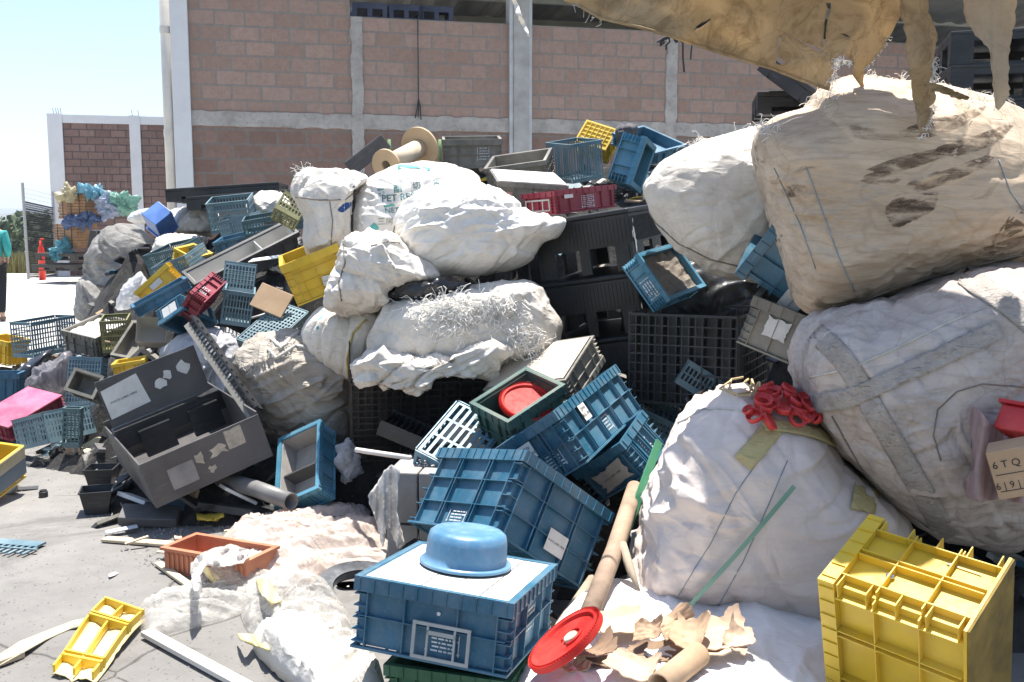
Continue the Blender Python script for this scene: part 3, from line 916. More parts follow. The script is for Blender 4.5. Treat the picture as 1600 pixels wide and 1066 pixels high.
OLIVE = plastic('olive_plastic', (0.17, 0.165, 0.055), (0.3, 0.28, 0.2), 0.3, 0.5)
DKGR = plastic('dark_grey_plastic', (0.075, 0.07, 0.07), (0.18, 0.165, 0.15), 0.3, 0.5)
WHT = plastic('white_plastic', (0.62, 0.61, 0.58), (0.42, 0.38, 0.33), 0.35, 0.5)
BIN = plastic('bright_blue_plastic', (0.05, 0.16, 0.48), (0.3, 0.34, 0.4), 0.2, 0.4)
CARD = simple('cardboard', (0.42, 0.29, 0.18), 0.85, 0.15, 6, 0.3)
PAPER = simple('label_paper', (0.66, 0.64, 0.60), 0.7, 0.12, 14, 0.1)
INK = simple('black_ink', (0.02, 0.02, 0.022), 0.6)
WINK = simple('white_ink', (0.6, 0.62, 0.62), 0.6)
WOODL = simple('pale_wood', (0.52, 0.42, 0.29), 0.75, 0.2, 8, 0.4)

def poseM(key):
    r, o, d = POSES[key]
    M = Matrix(((r[0], r[1], r[2], o[0]), (r[3], r[4], r[5], o[1]), (r[6], r[7], r[8], o[2]), (0, 0, 0, 1)))
    return M, d

def support(M, d):
    for i in range(7):
        for j in range(7):
            for k in range(4):
                SUP.append(tuple(M @ Vector(((i / 6 - .5) * d[0], (j / 6 - .5) * d[1], k / 3 * d[2]))))

def wall_ribs(m, a, b, h, rd, nv, nh, zt_, dbl=False):
    """ribs standing out of the four walls; a, b outer size"""
    for s_ in (-1, 1):
        for ax in (0, 1):
            Lw = (a, b)[ax]; o = (b, a)[ax] / 2
            n = max(2, nv[ax])
            for i in range(1, n):
                x = -Lw / 2 + Lw * i / n
                for dx in ((-0.009, 0.009) if dbl else (0,)):
                    lo, hi = sorted((s_ * (o - rd), s_ * (o - 0.002)))
                    if ax == 0: m.box((x + dx - .0018, lo, 0.012), (x + dx + .0018, hi, zt_))
                    else: m.box((lo, x + dx - .0018, 0.012), (hi, x + dx + .0018, zt_))
            for j in range(1, nh + 1):
                z = h * j / (nh + 1) * 0.92
                lo, hi = sorted((s_ * (o - rd), s_ * (o - 0.0035)))
                if ax == 0: m.box((-Lw / 2 + rd, lo, z - .0017), (Lw / 2 - rd, hi, z + .0017))
                else: m.box((lo, -Lw / 2 + rd, z - .0017), (hi, Lw / 2 - rd, z + .0017))

def crate(key, label, mat, name='plastic_crate', cat='crate', nv=(4, 5), nh=1, dbl=False, group=None, innermat=None, rd=0.016):
    M, (a, b, h) = poseM(key)
    e = empty(name, label, cat, M=M, group=group)
    rimh = min(0.045, h * 0.22)
    ia, ib = a / 2 - rd, b / 2 - rd
    t = 0.005
    m = MB()
    m.box((-ia, -ib, 0.010), (ia, ib, 0.015))
    m.box((-ia, -ib, 0.0155), (ia, -ib + t, h - .002)); m.box((-ia, ib - t, 0.0155), (ia, ib, h - .002))
    m.box((-ia, -ib + t + .0003, 0.0155), (-ia + t, ib - t - .0003, h - .002)); m.box((ia - t, -ib + t + .0003, 0.0155), (ia, ib - t - .0003, h - .002))
    wall_ribs(m, a, b, h, rd, nv, nh, h - rimh - .001, dbl)
    # underside grid
    for i in range(1, 6):
        x = -ia + 2 * ia * i / 6
        m.box((x - .0018, -ib, 0.001), (x + .0018, ib, 0.0098))
    for i in range(1, 5):
        y = -ib + 2 * ib * i / 5
        m.box((-ia, y - .0017, 0.002), (ia, y + .0017, 0.0096))
    # base flange
    for s_ in (-1, 1):
        lo, hi = sorted((s_ * (ib + .0002), s_ * (b / 2 - .003)))
        m.box((-a / 2 + .003, lo, .0), (a / 2 - .003, hi, .008))
        lo, hi = sorted((s_ * (ia + .0002), s_ * (a / 2 - .003)))
        m.box((lo, -ib, .0), (hi, ib, .008))
    m.build('body', mat, e)
    # corner posts with little shelves
    for sx in (-1, 1):
        for sy in (-1, 1):
            m = MB()
            cx, cy = sx * (a / 2 - rd), sy * (b / 2 - rd)
            w_ = 0.028
            x0, x1 = sorted((cx - sx * w_, sx * (a / 2 - .003)))
            y0, y1 = sorted((cy - sy * w_, sy * (b / 2 - .003)))
            for k in range(5):
                z = 0.02 + (h - rimh - .03) * k / 4
                lo, hi = sorted((cy + sy * .0004, sy * (b / 2 - .004)))
                m.box((x0, lo, z), (x1, hi, z + .003))
                lo, hi = sorted((cx + sx * .0004, sx * (a / 2 - .004)))
                m.box((lo, y0, z + .0001), (hi, y1, z + .0031))
            lo, hi = sorted((cx - sx * w_, cx - sx * (w_ - .004)))
            q, r = sorted((cy + sy * .0006, sy * (b / 2 - .002)))
            m.box((lo, q, .009), (hi, r, h - rimh - .001))
            lo, hi = sorted((cy - sy * w_, cy - sy * (w_ - .004)))
            q, r = sorted((cx + sx * .0006, sx * (a / 2 - .002)))
            m.box((q, lo, .009), (r, hi, h - rimh - .001))
            m.build('corner_post', mat, e)
    m = MB()
    z0, z1 = h - rimh, h
    for s_ in (-1, 1):
        lo, hi = sorted((s_ * (b / 2 - .0035), s_ * b / 2))
        m.box((-a / 2, lo, z0), (a / 2, hi, z1))
        lo, hi = sorted((s_ * (ib + .0005), s_ * (b / 2 - .0036)))
        m.box((-a / 2 + .004, lo, z0), (a / 2 - .004, hi, z0 + .003))
        m.box((-a / 2 + .004, lo, z1 - .0045), (a / 2 - .004, hi, z1 - .0008))
        n = int(a / .045)
        for i in range(n):
            x = -a / 2 + .02 + (a - .04) * i / max(1, n - 1)
            m.box((x - .0014, lo + .0005, z0 + .004), (x + .0014, hi + .001, z1 - .006))
            oo = s_ * b / 2
            l2, h2 = sorted((oo + s_ * .0002, oo + s_ * .0045))
            m.box((x - .0013, l2, z0 + .002), (x + .0013, h2, z1 - .003))
        lo, hi = sorted((s_ * (a / 2 - .0035), s_ * a / 2))
        m.box((lo, -b / 2 + .0037, z0), (hi, b / 2 - .0037, z1 - .0002))
        lo, hi = sorted((s_ * (ia + .0005), s_ * (a / 2 - .0036)))
        m.box((lo, -ib, z0 + .0002), (hi, ib, z0 + .0032))
        m.box((lo, -ib, z1 - .0046), (hi, ib, z1 - .001))
        n = int(b / .045)
        for i in range(n):
            y = -b / 2 + .02 + (b - .04) * i / max(1, n - 1)
            oo = s_ * a / 2
            l2, h2 = sorted((oo + s_ * .0002, oo + s_ * .0045))
            m.box((l2, y - .0013, z0 + .002), (h2, y + .0013, z1 - .003))
    m.build('rim', mat, e)
    if innermat:
        liner(e, a, b, h, innermat)
    support(M, (a, b, h))
    return e, (a, b, h)

def liner(e, a, b, h, mat, t=0.004, fill=0.0):
    m = MB()
    x, y = a / 2 - 0.024, b / 2 - 0.024
    if fill:
        n = 14
        vs = [(-x + 2 * x * i / n, -y + 2 * y * j / n, h * fill + 0.012 * noise.noise(Vector((i * .5, j * .5, a * 9)))) for j in range(n + 1) for i in range(n + 1)]
        fs = [(j * (n + 1) + i, j * (n + 1) + i + 1, (j + 1) * (n + 1) + i + 1, (j + 1) * (n + 1) + i) for j in range(n) for i in range(n)]
        m.add(vs, fs)
    else:
        m.box((-x, -y, .018), (x, -y + t, h * .9)); m.box((-x, y - t, .018), (x, y, h * .93))
        m.box((-x, -y + t + .001, .018), (-x + t, y - t - .001, h * .92)); m.box((x - t, -y + t + .001, .018), (x, y - t - .001, h * .9))
        m.box((-x + .006, -y + .006, .018), (x - .006, y - .006, .021))
    return m.build('liner', mat, e)

def side_frame(d, side):
    a, b, h = d
    if side == 'y-': return Vector((0, -b / 2, 0)), Vector((1, 0, 0)), Vector((0, -1, 0)), a
    if side == 'y+': return Vector((0, b / 2, 0)), Vector((-1, 0, 0)), Vector((0, 1, 0)), a
    if side == 'x-': return Vector((-a / 2, 0, 0)), Vector((0, -1, 0)), Vector((-1, 0, 0)), b
    if side == 'x+': return Vector((a / 2, 0, 0)), Vector((0, 1, 0)), Vector((1, 0, 0)), b

def card(e, d, side, u, v, wd, ht, lines=(), size=0.03, rotd=0.0, mat=None, ink=None, torn=0, off=-0.002, name='label_card', flip=False):
    """paper card on a crate side: u, v centre as fractions of the side"""
    O, U, Nn, W = side_frame(d, side)
    c = O + U * ((u - .5) * W) + Vector((0, 0, v * d[2])) + Nn * off
    V = Vector((0, 0, 1))
    ca, sa = math.cos(R(rotd)), math.sin(R(rotd))
    U2 = U * ca + V * sa; V2 = V * ca - U * sa
    if flip: U2, V2 = -U2, -V2
    pts = [(-.5, -.5), (.5, -.5), (.5, .5), (-.5, .5)]
    if torn:
        r = random.Random(torn)
        pts = []
        for (x0, y0), (x1, y1) in zip([(-.5, -.5), (.5, -.5), (.5, .5), (-.5, .5)], [(.5, -.5), (.5, .5), (-.5, .5), (-.5, -.5)]):
            for k in range(7):
                t = k / 7
                f = 1 - (0.0 if k == 0 else abs(r.gauss(0, .13)))
                pts.append(((x0 + (x1 - x0) * t) * f, (y0 + (y1 - y0) * t) * f))
    m = MB()
    q = [c + U2 * (x * wd) + V2 * (y * ht) for x, y in pts]
    n = len(q)
    m.add(q + [p - Nn * .001 for p in q], [tuple(range(n)), tuple(range(2 * n - 1, n - 1, -1))])
    o = m.build(name, mat or PAPER, e)
    if lines:
        m = MB()
        k = len(lines)
        for i, tx in enumerate(lines):
            add_text(m, tx, size, c + V2 * ((k / 2 - .5 - i) * size * 1.25 - size * .35) + Nn * .0012, U2, V2, 0.0)
        if m.v:
            m.build('label_text', ink or INK, o)
    return o

def marks(e, d, side, u, v, wd, ht, n=6, mat=None, arrows=True, off=-0.011, seed=1):
    """small worn printed block: rows of short strokes and two arrows"""
    O, U, Nn, W = side_frame(d, side)
    V = Vector((0, 0, 1)); c = O + U * ((u - .5) * W) + V * (v * d[2]) + Nn * off
    r = random.Random(seed); m = MB()
    def bar_(x0, x1, y0, y1):
        m.add([c + U * x + V * y for x, y in ((x0, y0), (x1, y0), (x1, y1), (x0, y1))], [(0, 1, 2, 3)])
    for i in range(n):
        y = ht / 2 - ht * (i + .5) / n
        x = -wd * r.uniform(.3, .42)
        while x < wd * .34:
            w_ = r.uniform(.006, .022)
            bar_(x, x + w_, y - ht / n * .2, y + ht / n * .2)
            x += w_ + .004
    if arrows:
        for s_ in (-1, 1):
            x = s_ * wd * .5
            bar_(x - .0015, x + .0015, -ht * .5, ht * .5)
            m.add([c + U * (x - .006) + V * (-ht * .38), c + U * (x + .006) + V * (-ht * .38), c + U * x + V * (-ht * .56)], [(0, 1, 2)])
    return m.build('printed_marks', mat or WINK, e)

def grid_panel(O, U, V, w_, h_, bar=.007, t=.005, cell=(.03, .05), band=(0.03, 0.02), solid=None, miss=0.0, seed=3):
    """perforated panel: bars leave slots between; solid = fraction of height left closed at the bottom"""
    O = Vector(O); U = Vector(U); V = Vector(V); Nn = U.cross(V)
    m = MB(); r = random.Random(seed)
    def bx(x0, x1, y0, y1, tt=t, dn=0.0):
        m.add([O + U * x + V * y + Nn * z for z in (dn, dn + tt) for x, y in ((x0, y0), (x1, y0), (x1, y1), (x0, y1))],
              [(0, 3, 2, 1), (4, 5, 6, 7), (0, 1, 5, 4), (1, 2, 6, 5), (2, 3, 7, 6), (3, 0, 4, 7)])
    y0 = band[0] if not solid else h_ * solid
    y1 = h_ - band[1]
    bx(0, w_, 0, y0); bx(0, w_, y1, h_)
    nx = max(2, round((w_ - .01) / cell[0])); ny = max(1, round((y1 - y0) / cell[1]))
    for i in range(nx + 1):
        x = (w_ - bar) * i / nx
        if 0 < i < nx and r.random() < miss: continue
        bx(x, x + bar, y0 + .0003, y1 - .0003, t * .96)
    for j in range(1, ny):
        y = y0 + (y1 - y0) * j / ny
        bx(.001, w_ - .001, y - bar / 2, y + bar / 2, t * .8, t * .1)
    return m

def basket(key, label, mat, cell=(.028, .05), group=None, name='plastic_basket', bar=.008, solid=None, base_holes=True, sides='all', bcell=None):
    M, (a, b, h) = poseM(key)
    e = empty(name, label, 'basket', M=M, group=group)
    x, y = a / 2, b / 2
    cellz = (cell[0], cell[1])
    for nm, O, U, L in (('y-', (-x, -y, 0), (1, 0, 0), a), ('y+', (x, y, 0), (-1, 0, 0), a), ('x-', (-x, y - .006, 0), (0, -1, 0), b - .012), ('x+', (x, -y + .006, 0), (0, 1, 0), b - .012)):
        if sides != 'all' and nm not in sides: continue
        g = grid_panel(O, U, (0, 0, 1), L, h, bar, .005, cellz, solid=solid)
        g.build('side_panel', mat, e)
    if base_holes:
        g = grid_panel((-x + .006, -y + .006, .001), (1, 0, 0), (0, 1, 0), a - .012, b - .012, bar, .004, bcell or (cell[0] * 1.2, cell[0] * 1.2), (.012, .012))
        g.build('base', mat, e)
    m = MB()
    for s_ in (-1, 1):
        m.box((-x - .006, s_ * y - .006, h + .0002), (x + .006, s_ * y + .006, h + .006))
        m.box((s_ * x - .006, -y + .0065, h + .0003), (s_ * x + .006, y - .0065, h + .0062))
    m.build('rim', mat, e)
    support(M, (a, b, h))
    return e, (a, b, h)

# front blue crate with the basin
e, d = crate('A', 'large dusty blue crate in the foreground with an upturned basin on its boarded top', BLUE, nv=(3, 3), nh=1, rd=.02)
x, y = d[0] / 2 - .022, d[1] / 2 - .022
m = MB()
for k in range(5):
    y0 = -y + 2 * y * k / 5
    m.box((-x, y0 + .0015, d[2] - .012 + .0006 * (k % 2)), (x, y0 + 2 * y / 5 - .0015, d[2] - .003 + .0006 * (k % 2)))
m.build('board_top', simple('dusty_board', (0.56, 0.53, 0.49), 0.85, 0.12, 7, 0.3), e)
# clear placard holder
O, U, Nn, W = side_frame(d, 'x-')
m = MB()
cz = d[2] * .30
for (y0, y1, z0, z1) in ((-.09, .09, .045, .055), (-.09, .09, -.055, -.045), (-.09, -.08, -.0449, .0449), (.08, .09, -.0449, .0449), (-.045, -.039, -.0445, .0445), (.039, .045, -.0445, .0445), (-.045, .045, .02, .032)):
    m.box((O.x - .006, y0 - .04, cz + z0), (O.x - .001, y1 - .04, cz + z1))
m.build('placard_holder', simple('scuffed_clear_plastic', (0.34, 0.35, 0.34), 0.3, 0.2), e)
marks(e, d, 'x-', .5 + .04 / d[1], .27, .10, .06, 5, arrows=True, off=-.017)
marks(e, d, 'y-', .5, .45, .12, .08, 5, arrows=True, off=-.017)
m = MB().lathe([(0, 0), (.006, 0), (.006, .003), (0, .003)], 12)
mm = Matrix.Translation(O + Vector((-.0, -0.02, d[2] * .66))) @ Matrix.Rotation(R(-90), 4, 'Y')
o = m.build('white_dot', PAPER); o.matrix_world = mm @ Matrix.Translation((0, 0, -.018)); o.parent = e
# reparent note: e moves the dot with the crate
CRATE_A = e

e, d = crate('B', 'big blue crate tipped on its corner with a PLACE LABEL HERE card, above the basin', BLUE, nv=(3, 3), nh=2, dbl=True, rd=.022)
card(e, d, 'y-', .56, .28, .105, .085, ('PLACE LABEL HERE',), .0112, 0, off=-.001)
marks(e, d, 'x-', .5, .16, .10, .05, 4, off=-.018)
e, d = crate('C', 'long blue crate with two J59W stickers lying tilted across the heap', BLUE, nv=(5, 3), nh=1, dbl=True, rd=.02)
nv = d
card(e, d, 'y-', .30, .68, .072, .078, ('J59W', 'RGL RH'), .022, 0, off=-.001)
marks(e, d, 'y-', .48, .30, .10, .09, 6, arrows=True, off=-.017)
card(e, d, 'x-', .40, .66, .075, .07, ('J59W', 'RGL RH'), .022, 0, off=-.001)
marks(e, d, 'x-', .62, .30, .09, .07, 5, off=-.017)
e, d = crate('D', 'smaller blue crate wedged under the long J59W crate with a torn paper label', BLUE, nv=(4, 3), nh=0, dbl=True, rd=.018)
card(e, d, 'x-', .52, .42, .20, .10, ('PLACE LABEL HERE',), .014, 4, torn=4, off=-.001, mat=simple('dirty_paper', (0.42, 0.36, 0.31), 0.8, 0.2))
marks(e, d, 'y-', .5, .45, .06, .08, 6, arrows=False, off=-.015)
e, d = crate('G', 'dirty green open crate holding a red bucket lid', GRN, nv=(4, 3), nh=1, innermat=simple('grimy_green_inside', (0.05, 0.09, 0.075), 0.6, 0.4, 8))
e, d = crate('greybox', 'dirty grey crate on its side showing a pale panelled bottom above the green crate', GREY, nv=(4, 4), nh=1)
m = MB()
for k in range(4):
    x0 = -d[0] / 2 + .02 + (d[0] - .04) * k / 4
    m.box((x0 + .001, -d[1] / 2 + .02, -.004), (x0 + (d[0] - .04) / 4 - .001, d[1] / 2 - .02, -.0005))
m.build('bottom_panel', simple('dusty_beige_panel', (0.50, 0.44, 0.36), 0.8, 0.2, 7, 0.4), e)
e, d = crate('Y', 'huge bright yellow crate lying on its side in the bottom right corner', YEL, nv=(3, 2), nh=2, dbl=True, rd=.026)
m = MB().lathe([(0, 0), (.012, 0), (.011, .005), (.006, .008), (0, .009)], 16)
mm = Matrix.Translation((d[0] / 2 - .02, -.04, d[2] * .62)) @ Matrix.Rotation(R(90), 4, 'Y')
o = m.build('rivet', simple('dull_metal', (0.4, 0.4, 0.4), 0.35, 0.1, 8, 0.1, 0.8), None, smooth=True); o.matrix_world = mm; o.parent = e
MB().box((-d[0] / 2 + .004, -d[1] / 2 + .004, -.006), (d[0] / 2 - .004, d[1] / 2 - .004, -.0008)).build('dirty_shaded_bottom', simple('dirty_shaded_yellow', (0.20, 0.13, 0.025), 0.8, .6, 6), e)  # dirt and the side's shade both put into one darkened yellow
# arrow print on the top face
m = MB()
xx = d[0] / 2 - .022
for pts in ([(.05, .055), (.05, .060), (.12, .062), (.12, .057)], [(.12, .050), (.12, .069), (.145, .0595)]):
    m.add([(xx, p[1] + .02, p[0]) for p in pts], [tuple(range(len(pts)))])
m.build('printed_arrow', simple('grey_ink', (0.25, 0.22, 0.17), 0.6), e)
card(e, d, 'y-', .12, .22, .13, .07, (), off=-.004)
e, d = crate('red', 'flat maroon crate with white print on top of the black pallets', MAR, nv=(4, 2), nh=0, rd=.014)
marks(e, d, 'y-', .52, .42, .085, .07, 7, off=-.004, seed=5)
card(e, d, 'y-', .22, .72, .06, .02, (), off=.001)
O, U, Nn, W = side_frame(d, 'x-')
m = MB()
for y0, y1, z0, z1 in ((-.11, .11, .078, .086), (-.11, .11, .022, .028), (-.11, -.102, .0285, .0775), (.102, .11, .0285, .0775), (-.05, -.043, .029, .077), (.043, .05, .029, .077)):
    m.box((O.x - .004, y0, z0), (O.x - .0005, y1, z1))
m.build('placard_holder', simple('scuffed_clear_plastic', (0.34, 0.35, 0.34)), e)
e, d = crate('beige', 'pale grey crate with a white card lying across its top, behind the maroon crate', GREY, nv=(4, 3), nh=0)
MB().box((-d[0] / 2 + .01, -d[1] / 2 + .01, d[2] + .001), (d[0] / 2 - .01, d[1] / 2 - .01, d[2] + .006)).build('card_top', PAPER, e)
card(e, d, 'y-', .18, .45, .035, .035, (), torn=3, mat=simple('pink_sticker', (0.6, 0.3, 0.28)), off=.001)
marks(e, d, 'y-', .62, .45, .12, .06, 4, off=-.003)
e, d = crate('greyopen', 'open brownish grey crate tilted in front of the crate with white arrows', GREY, nv=(4, 3), nh=1)
e, d = crate('greygreen', 'upright grey crate with white arrows printed on it, heap top', GREY, nv=(4, 3), nh=1)
marks(e, d, 'y-', .68, .5, .085, .10, 5, off=-.004, seed=8)
e, d = basket('tealbasket', 'upturned grey-blue slatted basket left of the tall pale blue crate at the heap top', TEAL, cell=(.024, .16), bar=.009)
e, d = crate('tealtall', 'pale blue crate standing on end on the heap top with lit cells', BLUE2, nv=(3, 2), nh=0, rd=.03)
e, d = crate('ytop', 'yellow crate upside down at the very top of the heap', YEL, nv=(3, 3), nh=1)
e, d = crate('btop', 'shallow dark blue crate at the top right of the heap against the block wall', BLUE, nv=(3, 3), nh=0)
e, d = crate('bmid', 'blue crate with a brown board inside, wedged below the right-hand white sack', BLUE2, nv=(3, 3), nh=0, dbl=False)
liner(e, *d, simple('brown_board', (0.20, 0.165, 0.13), 0.8), fill=.72)
marks(e, d, 'x-', .62, .5, .10, .06, 4, off=-.004)
e, d = crate('bright', 'blue crate with paper label squeezed between the two biggest sacks', BLUE, nv=(2, 3), nh=1)
card(e, d, 'y-', .25, .16, .14, .09, ('PLACE LABEL HERE',), .0125, 0, off=-.001)
e, d = crate('greyright', 'grey-beige crate with shredded stickers below the squeezed blue crate', GREY, nv=(2, 2), nh=0)
card(e, d, 'y-', .52, .55, .10, .09, (), torn=7, off=-.004)
e, d = crate('ymid', 'yellow crate leaning against the folded white sack on the left of the heap', YEL, nv=(4, 3), nh=3)
card(e, d, 'y-', .66, .30, .075, .055, ('PLACE LABEL HERE',), .008, -6, off=-.001)
M, dd = poseM('tray')
e, d = crate('tray', 'long grey tray with white inside and a divider, tilted beside the leaning yellow crate', DKGR, name='storage_tray', cat='tray', nv=(6, 2), nh=0)
liner(e, *d, WHT)
MB().box((d[0] * .15, -d[1] / 2 + .03, .02), (d[0] * .15 + .006, d[1] / 2 - .03, d[2] * .9)).build('divider', WHT, e)
e, d = crate('maroon', 'small maroon crate between the long grey tray and the open blue crate', MAR, nv=(3, 2), nh=0)
marks(e, d, 'y-', .35, .5, .06, .05, 4, off=-.01)
e, d = crate('blong', 'long narrow blue crate just below the leftmost yellow crate of the slope', BLUE, nv=(6, 3), nh=0)
e, d = crate('bopen', 'blue crate tipped forward with two faded labels, right of the cracked translucent tub', BLUE, nv=(2, 3), nh=0, rd=.014)
card(e, d, 'y-', .5, .5, .11, .07, (), off=-.002)
card(e, d, 'x-', .5, .5, .16, .07, (), off=-.002)
e, d = crate('yleft', 'yellow crate with two white stickers on the left slope of the heap', YEL, nv=(3, 2), nh=0)
card(e, d, 'y-', .5, .6, .09, .04, (), off=-.002)
basket('bask24', 'upright pale teal basket with long slots below the maroon crate', TEAL, cell=(.02, .10))
basket('bask25', 'large grey-green open grid basket at the top left of the heap by the black pallets', TEAL, cell=(.026, .045))
basket('bask25b', 'second grey-green grid basket lying against the larger open one', TEAL, cell=(.022, .04))
crate('b26', 'small blue crate lying under the grid baskets at the top left of the heap', BLUE, nv=(3, 2), nh=0)
M, dd = poseM('bin')
m = MB()
a, b, h = dd
e = empty('storage_bin', 'smooth bright blue bin tipped over beside the white folded sacks', 'bin', M=M)
m.box((-a / 2, -b / 2, 0), (a / 2, b / 2, .008)).box((-a / 2, -b / 2, .0082), (a / 2, -b / 2 + .008, h)).box((-a / 2, b / 2 - .008, .0082), (a / 2, b / 2, h)).box((-a / 2, -b / 2 + .0082, .0082), (-a / 2 + .008, b / 2 - .0082, h)).box((a / 2 - .008, -b / 2 + .0082, .0082), (a / 2, b / 2 - .0082, h))
o = m.build('body', BIN, e); bevel(o, .01, 2)
m = MB()
for s_ in (-1, 1):
    m.box((-a / 2 - .014, s_ * (b / 2 + .008) - .007, h - .02), (a / 2 + .014, s_ * (b / 2 + .008) + .007, h))
    m.box((s_ * (a / 2 + .008) - .007, -b / 2 + .0005, h - .02), (s_ * (a / 2 + .008) + .007, b / 2 - .0005, h - .0003))
m.build('rim', BIN, e)
support(M, dd)
crate('y28', 'small yellow crate half buried above the long white-lined tray', YEL, nv=(3, 2), nh=1)
basket('t29', 'dark teal grid basket lying beside the small half-buried yellow crate', TEALD, cell=(.02, .035))
basket('t29b', 'tilted teal basket just in front of the dark teal one by the small yellow crate', TEAL, cell=(.02, .035))
e, d = crate('c30', 'brownish grey crate full of white paper near the left end of the heap', GREY, nv=(3, 3), nh=1)
liner(e, *d, PAPER, fill=.85)
basket('olive', 'olive green slatted basket beside the paper-filled crate', OLIVE, cell=(.02, .05))
M, dd = poseM('clear')
a, b, h = dd
e = empty('plastic_tub', 'cracked milky translucent tub on the left slope of the heap', 'tub', M=M)
m = MB()
t = .004; k = .8
ring = [(-a / 2, -b / 2), (a / 2, -b / 2), (a / 2, b / 2), (-a / 2, b / 2)]
vs = [(x * k, y * k, 0) for x, y in ring] + [(x, y, h) for x, y in ring]
m.add(vs, [(0, 3, 2, 1)] + [(i, (i + 1) % 4, 4 + (i + 1) % 4, 4 + i) for i in range(4)])
o = m.build('body', plastic('milky_plastic', (0.6, 0.56, 0.48), (0.4, 0.36, 0.3), .3, .3, trans=.4), e); solidify(o, t)
support(M, dd)
e, d = crate('frame33', 'broken grey frame crate on edge in front of the translucent tub', GREY, nv=(3, 4), nh=0)
basket('bask34', 'long grey-blue grid basket at the left end of the heap on the yard', TEAL, cell=(.03, .04), bar=.009)
crate('y35', 'yellow crate with a blue end panel at the left edge, behind the long grid basket', YEL, nv=(3, 3), nh=1)
crate('b36', 'plain blue crate cut off by the left edge of the view', BLUE, nv=(3, 4), nh=0)
e, d = crate('pink', 'upside-down crimson crate with a sun-faded pink top at the left edge', MAR, nv=(4, 5), nh=0)
MB().box((-d[0] / 2 + .006, -d[1] / 2 + .006, -.005), (d[0] / 2 - .006, d[1] / 2 - .006, -.0005)).build('bottom_panel', PINK, e)
basket('bask38', 'broken teal basket with open slots in front of the pink-topped crate', TEAL, cell=(.024, .04), bar=.009)
e, d = crate('y39', 'open yellow crate with a blue side panel at the far left on bare concrete', YEL, nv=(4, 2), nh=0, rd=.012)
m = MB().box((-d[0] / 2 + .01, -d[1] / 2 - .003, .03), (d[0] / 2 - .006, -d[1] / 2 + .0, d[2] * .62))
m.build('side_panel', plastic('dull_blue_panel', (0.06, 0.11, 0.16), (0.2, 0.2, 0.2), .4), e)
m = MB().box((-d[0] / 2 + .01, -d[1] / 2 - .0035, d[2] * .63), (d[0] / 2 - .006, -d[1] / 2, d[2] * .98))
m.build('side_panel', plastic('tan_panel', (0.42, 0.36, 0.24), (0.4, 0.35, 0.3), .4), e)
basket('t40', 'tall grey-blue perforated basket left of the big grey tote', TEAL, cell=(.02, .03))
crate('g41', 'small brown-grey crate leaning on the back corner of the big grey tote', GREY, nv=(3, 2), nh=0)
basket('t42', 'pale teal perforated basket upside down between tote and sacks', TEAL, cell=(.02, .022))
basket('t43', 'dark teal grid basket lying on its side behind the blue-rimmed crate', TEALD, cell=(.024, .028))
e, d = crate('b44', 'blue crate standing on end with dirty cardboard inside, right of the pipe', BLUE2, nv=(3, 4), nh=0, dbl=True)
liner(e, *d, simple('grimy_card', (0.34, 0.31, 0.28), 0.85, 0.3, 6))
MB().box((-d[0] / 2 + .03, -.03, .02), (d[0] / 2 - .03, -.022, d[2] * .8)).build('divider', DKGR, e)
basket('t45', 'broken pale blue basket end with long comb-like slots over a white disc', plastic('comb_blue_plastic', (0.09, 0.22, 0.30), (0.3, 0.33, 0.33), .3, .42), cell=(.036, .07), bar=.014, bcell=(.036, .13))

# ---------------------------------------------------------------- the big grey tote
M, (a, b, h) = poseM('tote')
e = empty('storage_tote', 'huge dark grey corrugated tote with its hinged side folded up and an old white label', 'tote', M=M)
cm = DKGR
m = MB()
m.box((-a / 2, -b / 2, 0), (a / 2, b / 2, .01))
m.box((-a / 2, -b / 2, .0102), (a / 2, -b / 2 + .008, h))
m.box((-a / 2, -b / 2 + .0082, .0102), (-a / 2 + .008, b / 2 - .0082, h - .004))
m.box((a / 2 - .008, -b / 2 + .0082, .0102), (a / 2, b / 2 - .0082, h + .015))
m.box((-a / 2, b / 2 - .008, .0102), (a / 2, b / 2, h + .02))
m.build('body', cm, e)
# raised back flap
bk_ = MB().box((-a / 2 + .02, b / 2 - .22, h + .024), (a / 2 - .04, b / 2 - .212, h + .29))
o = bk_.build('raised_flap', cm, e)
p = MB().add([(-a / 2 + .03, b / 2 - .2225, h + .07), (-a / 2 + .25, b / 2 - .2225, h + .085), (-a / 2 + .23, b / 2 - .2225, h + .26), (-a / 2 + .03, b / 2 - .2225, h + .235)], [(0, 1, 2, 3)])
o2 = p.build('paper_label', PAPER, o)
m = MB(); add_text(m, 'PLACE LABEL HERE', .017, (-a / 2 + .13, b / 2 - .224, h + .155), (1, .0, .05), (0, 0, 1)); m.build('label_text', INK, o2)
for k, (x, z, s_) in enumerate([(.33, .16, .035), (.38, .19, .03), (.47, .2, .04)]):
    r = random.Random(k); pts = [(x - a / 2 + s_ * math.cos(q) * r.uniform(.6, 1.1), b / 2 - .2225, h + z + s_ * math.sin(q) * r.uniform(.6, 1.2)) for q in [i * .7 for i in range(9)]]
    MB().add(pts, [tuple(range(9))]).build('torn_sticker', PAPER, o)
# bearer ledge with two pockets at the back
m = MB()
m.box((-a / 2 + .01, b / 2 - .30, h - .09), (a / 2 - .01, b / 2 - .21, h + .02))
for k in (0, 1):
    x0 = -a / 2 + .12 + k * .27
    m.box((x0, b / 2 - .34, h - .17), (x0 + .17, b / 2 - .301, h - .02))
m.build('moulded_ledge', blkp, e)
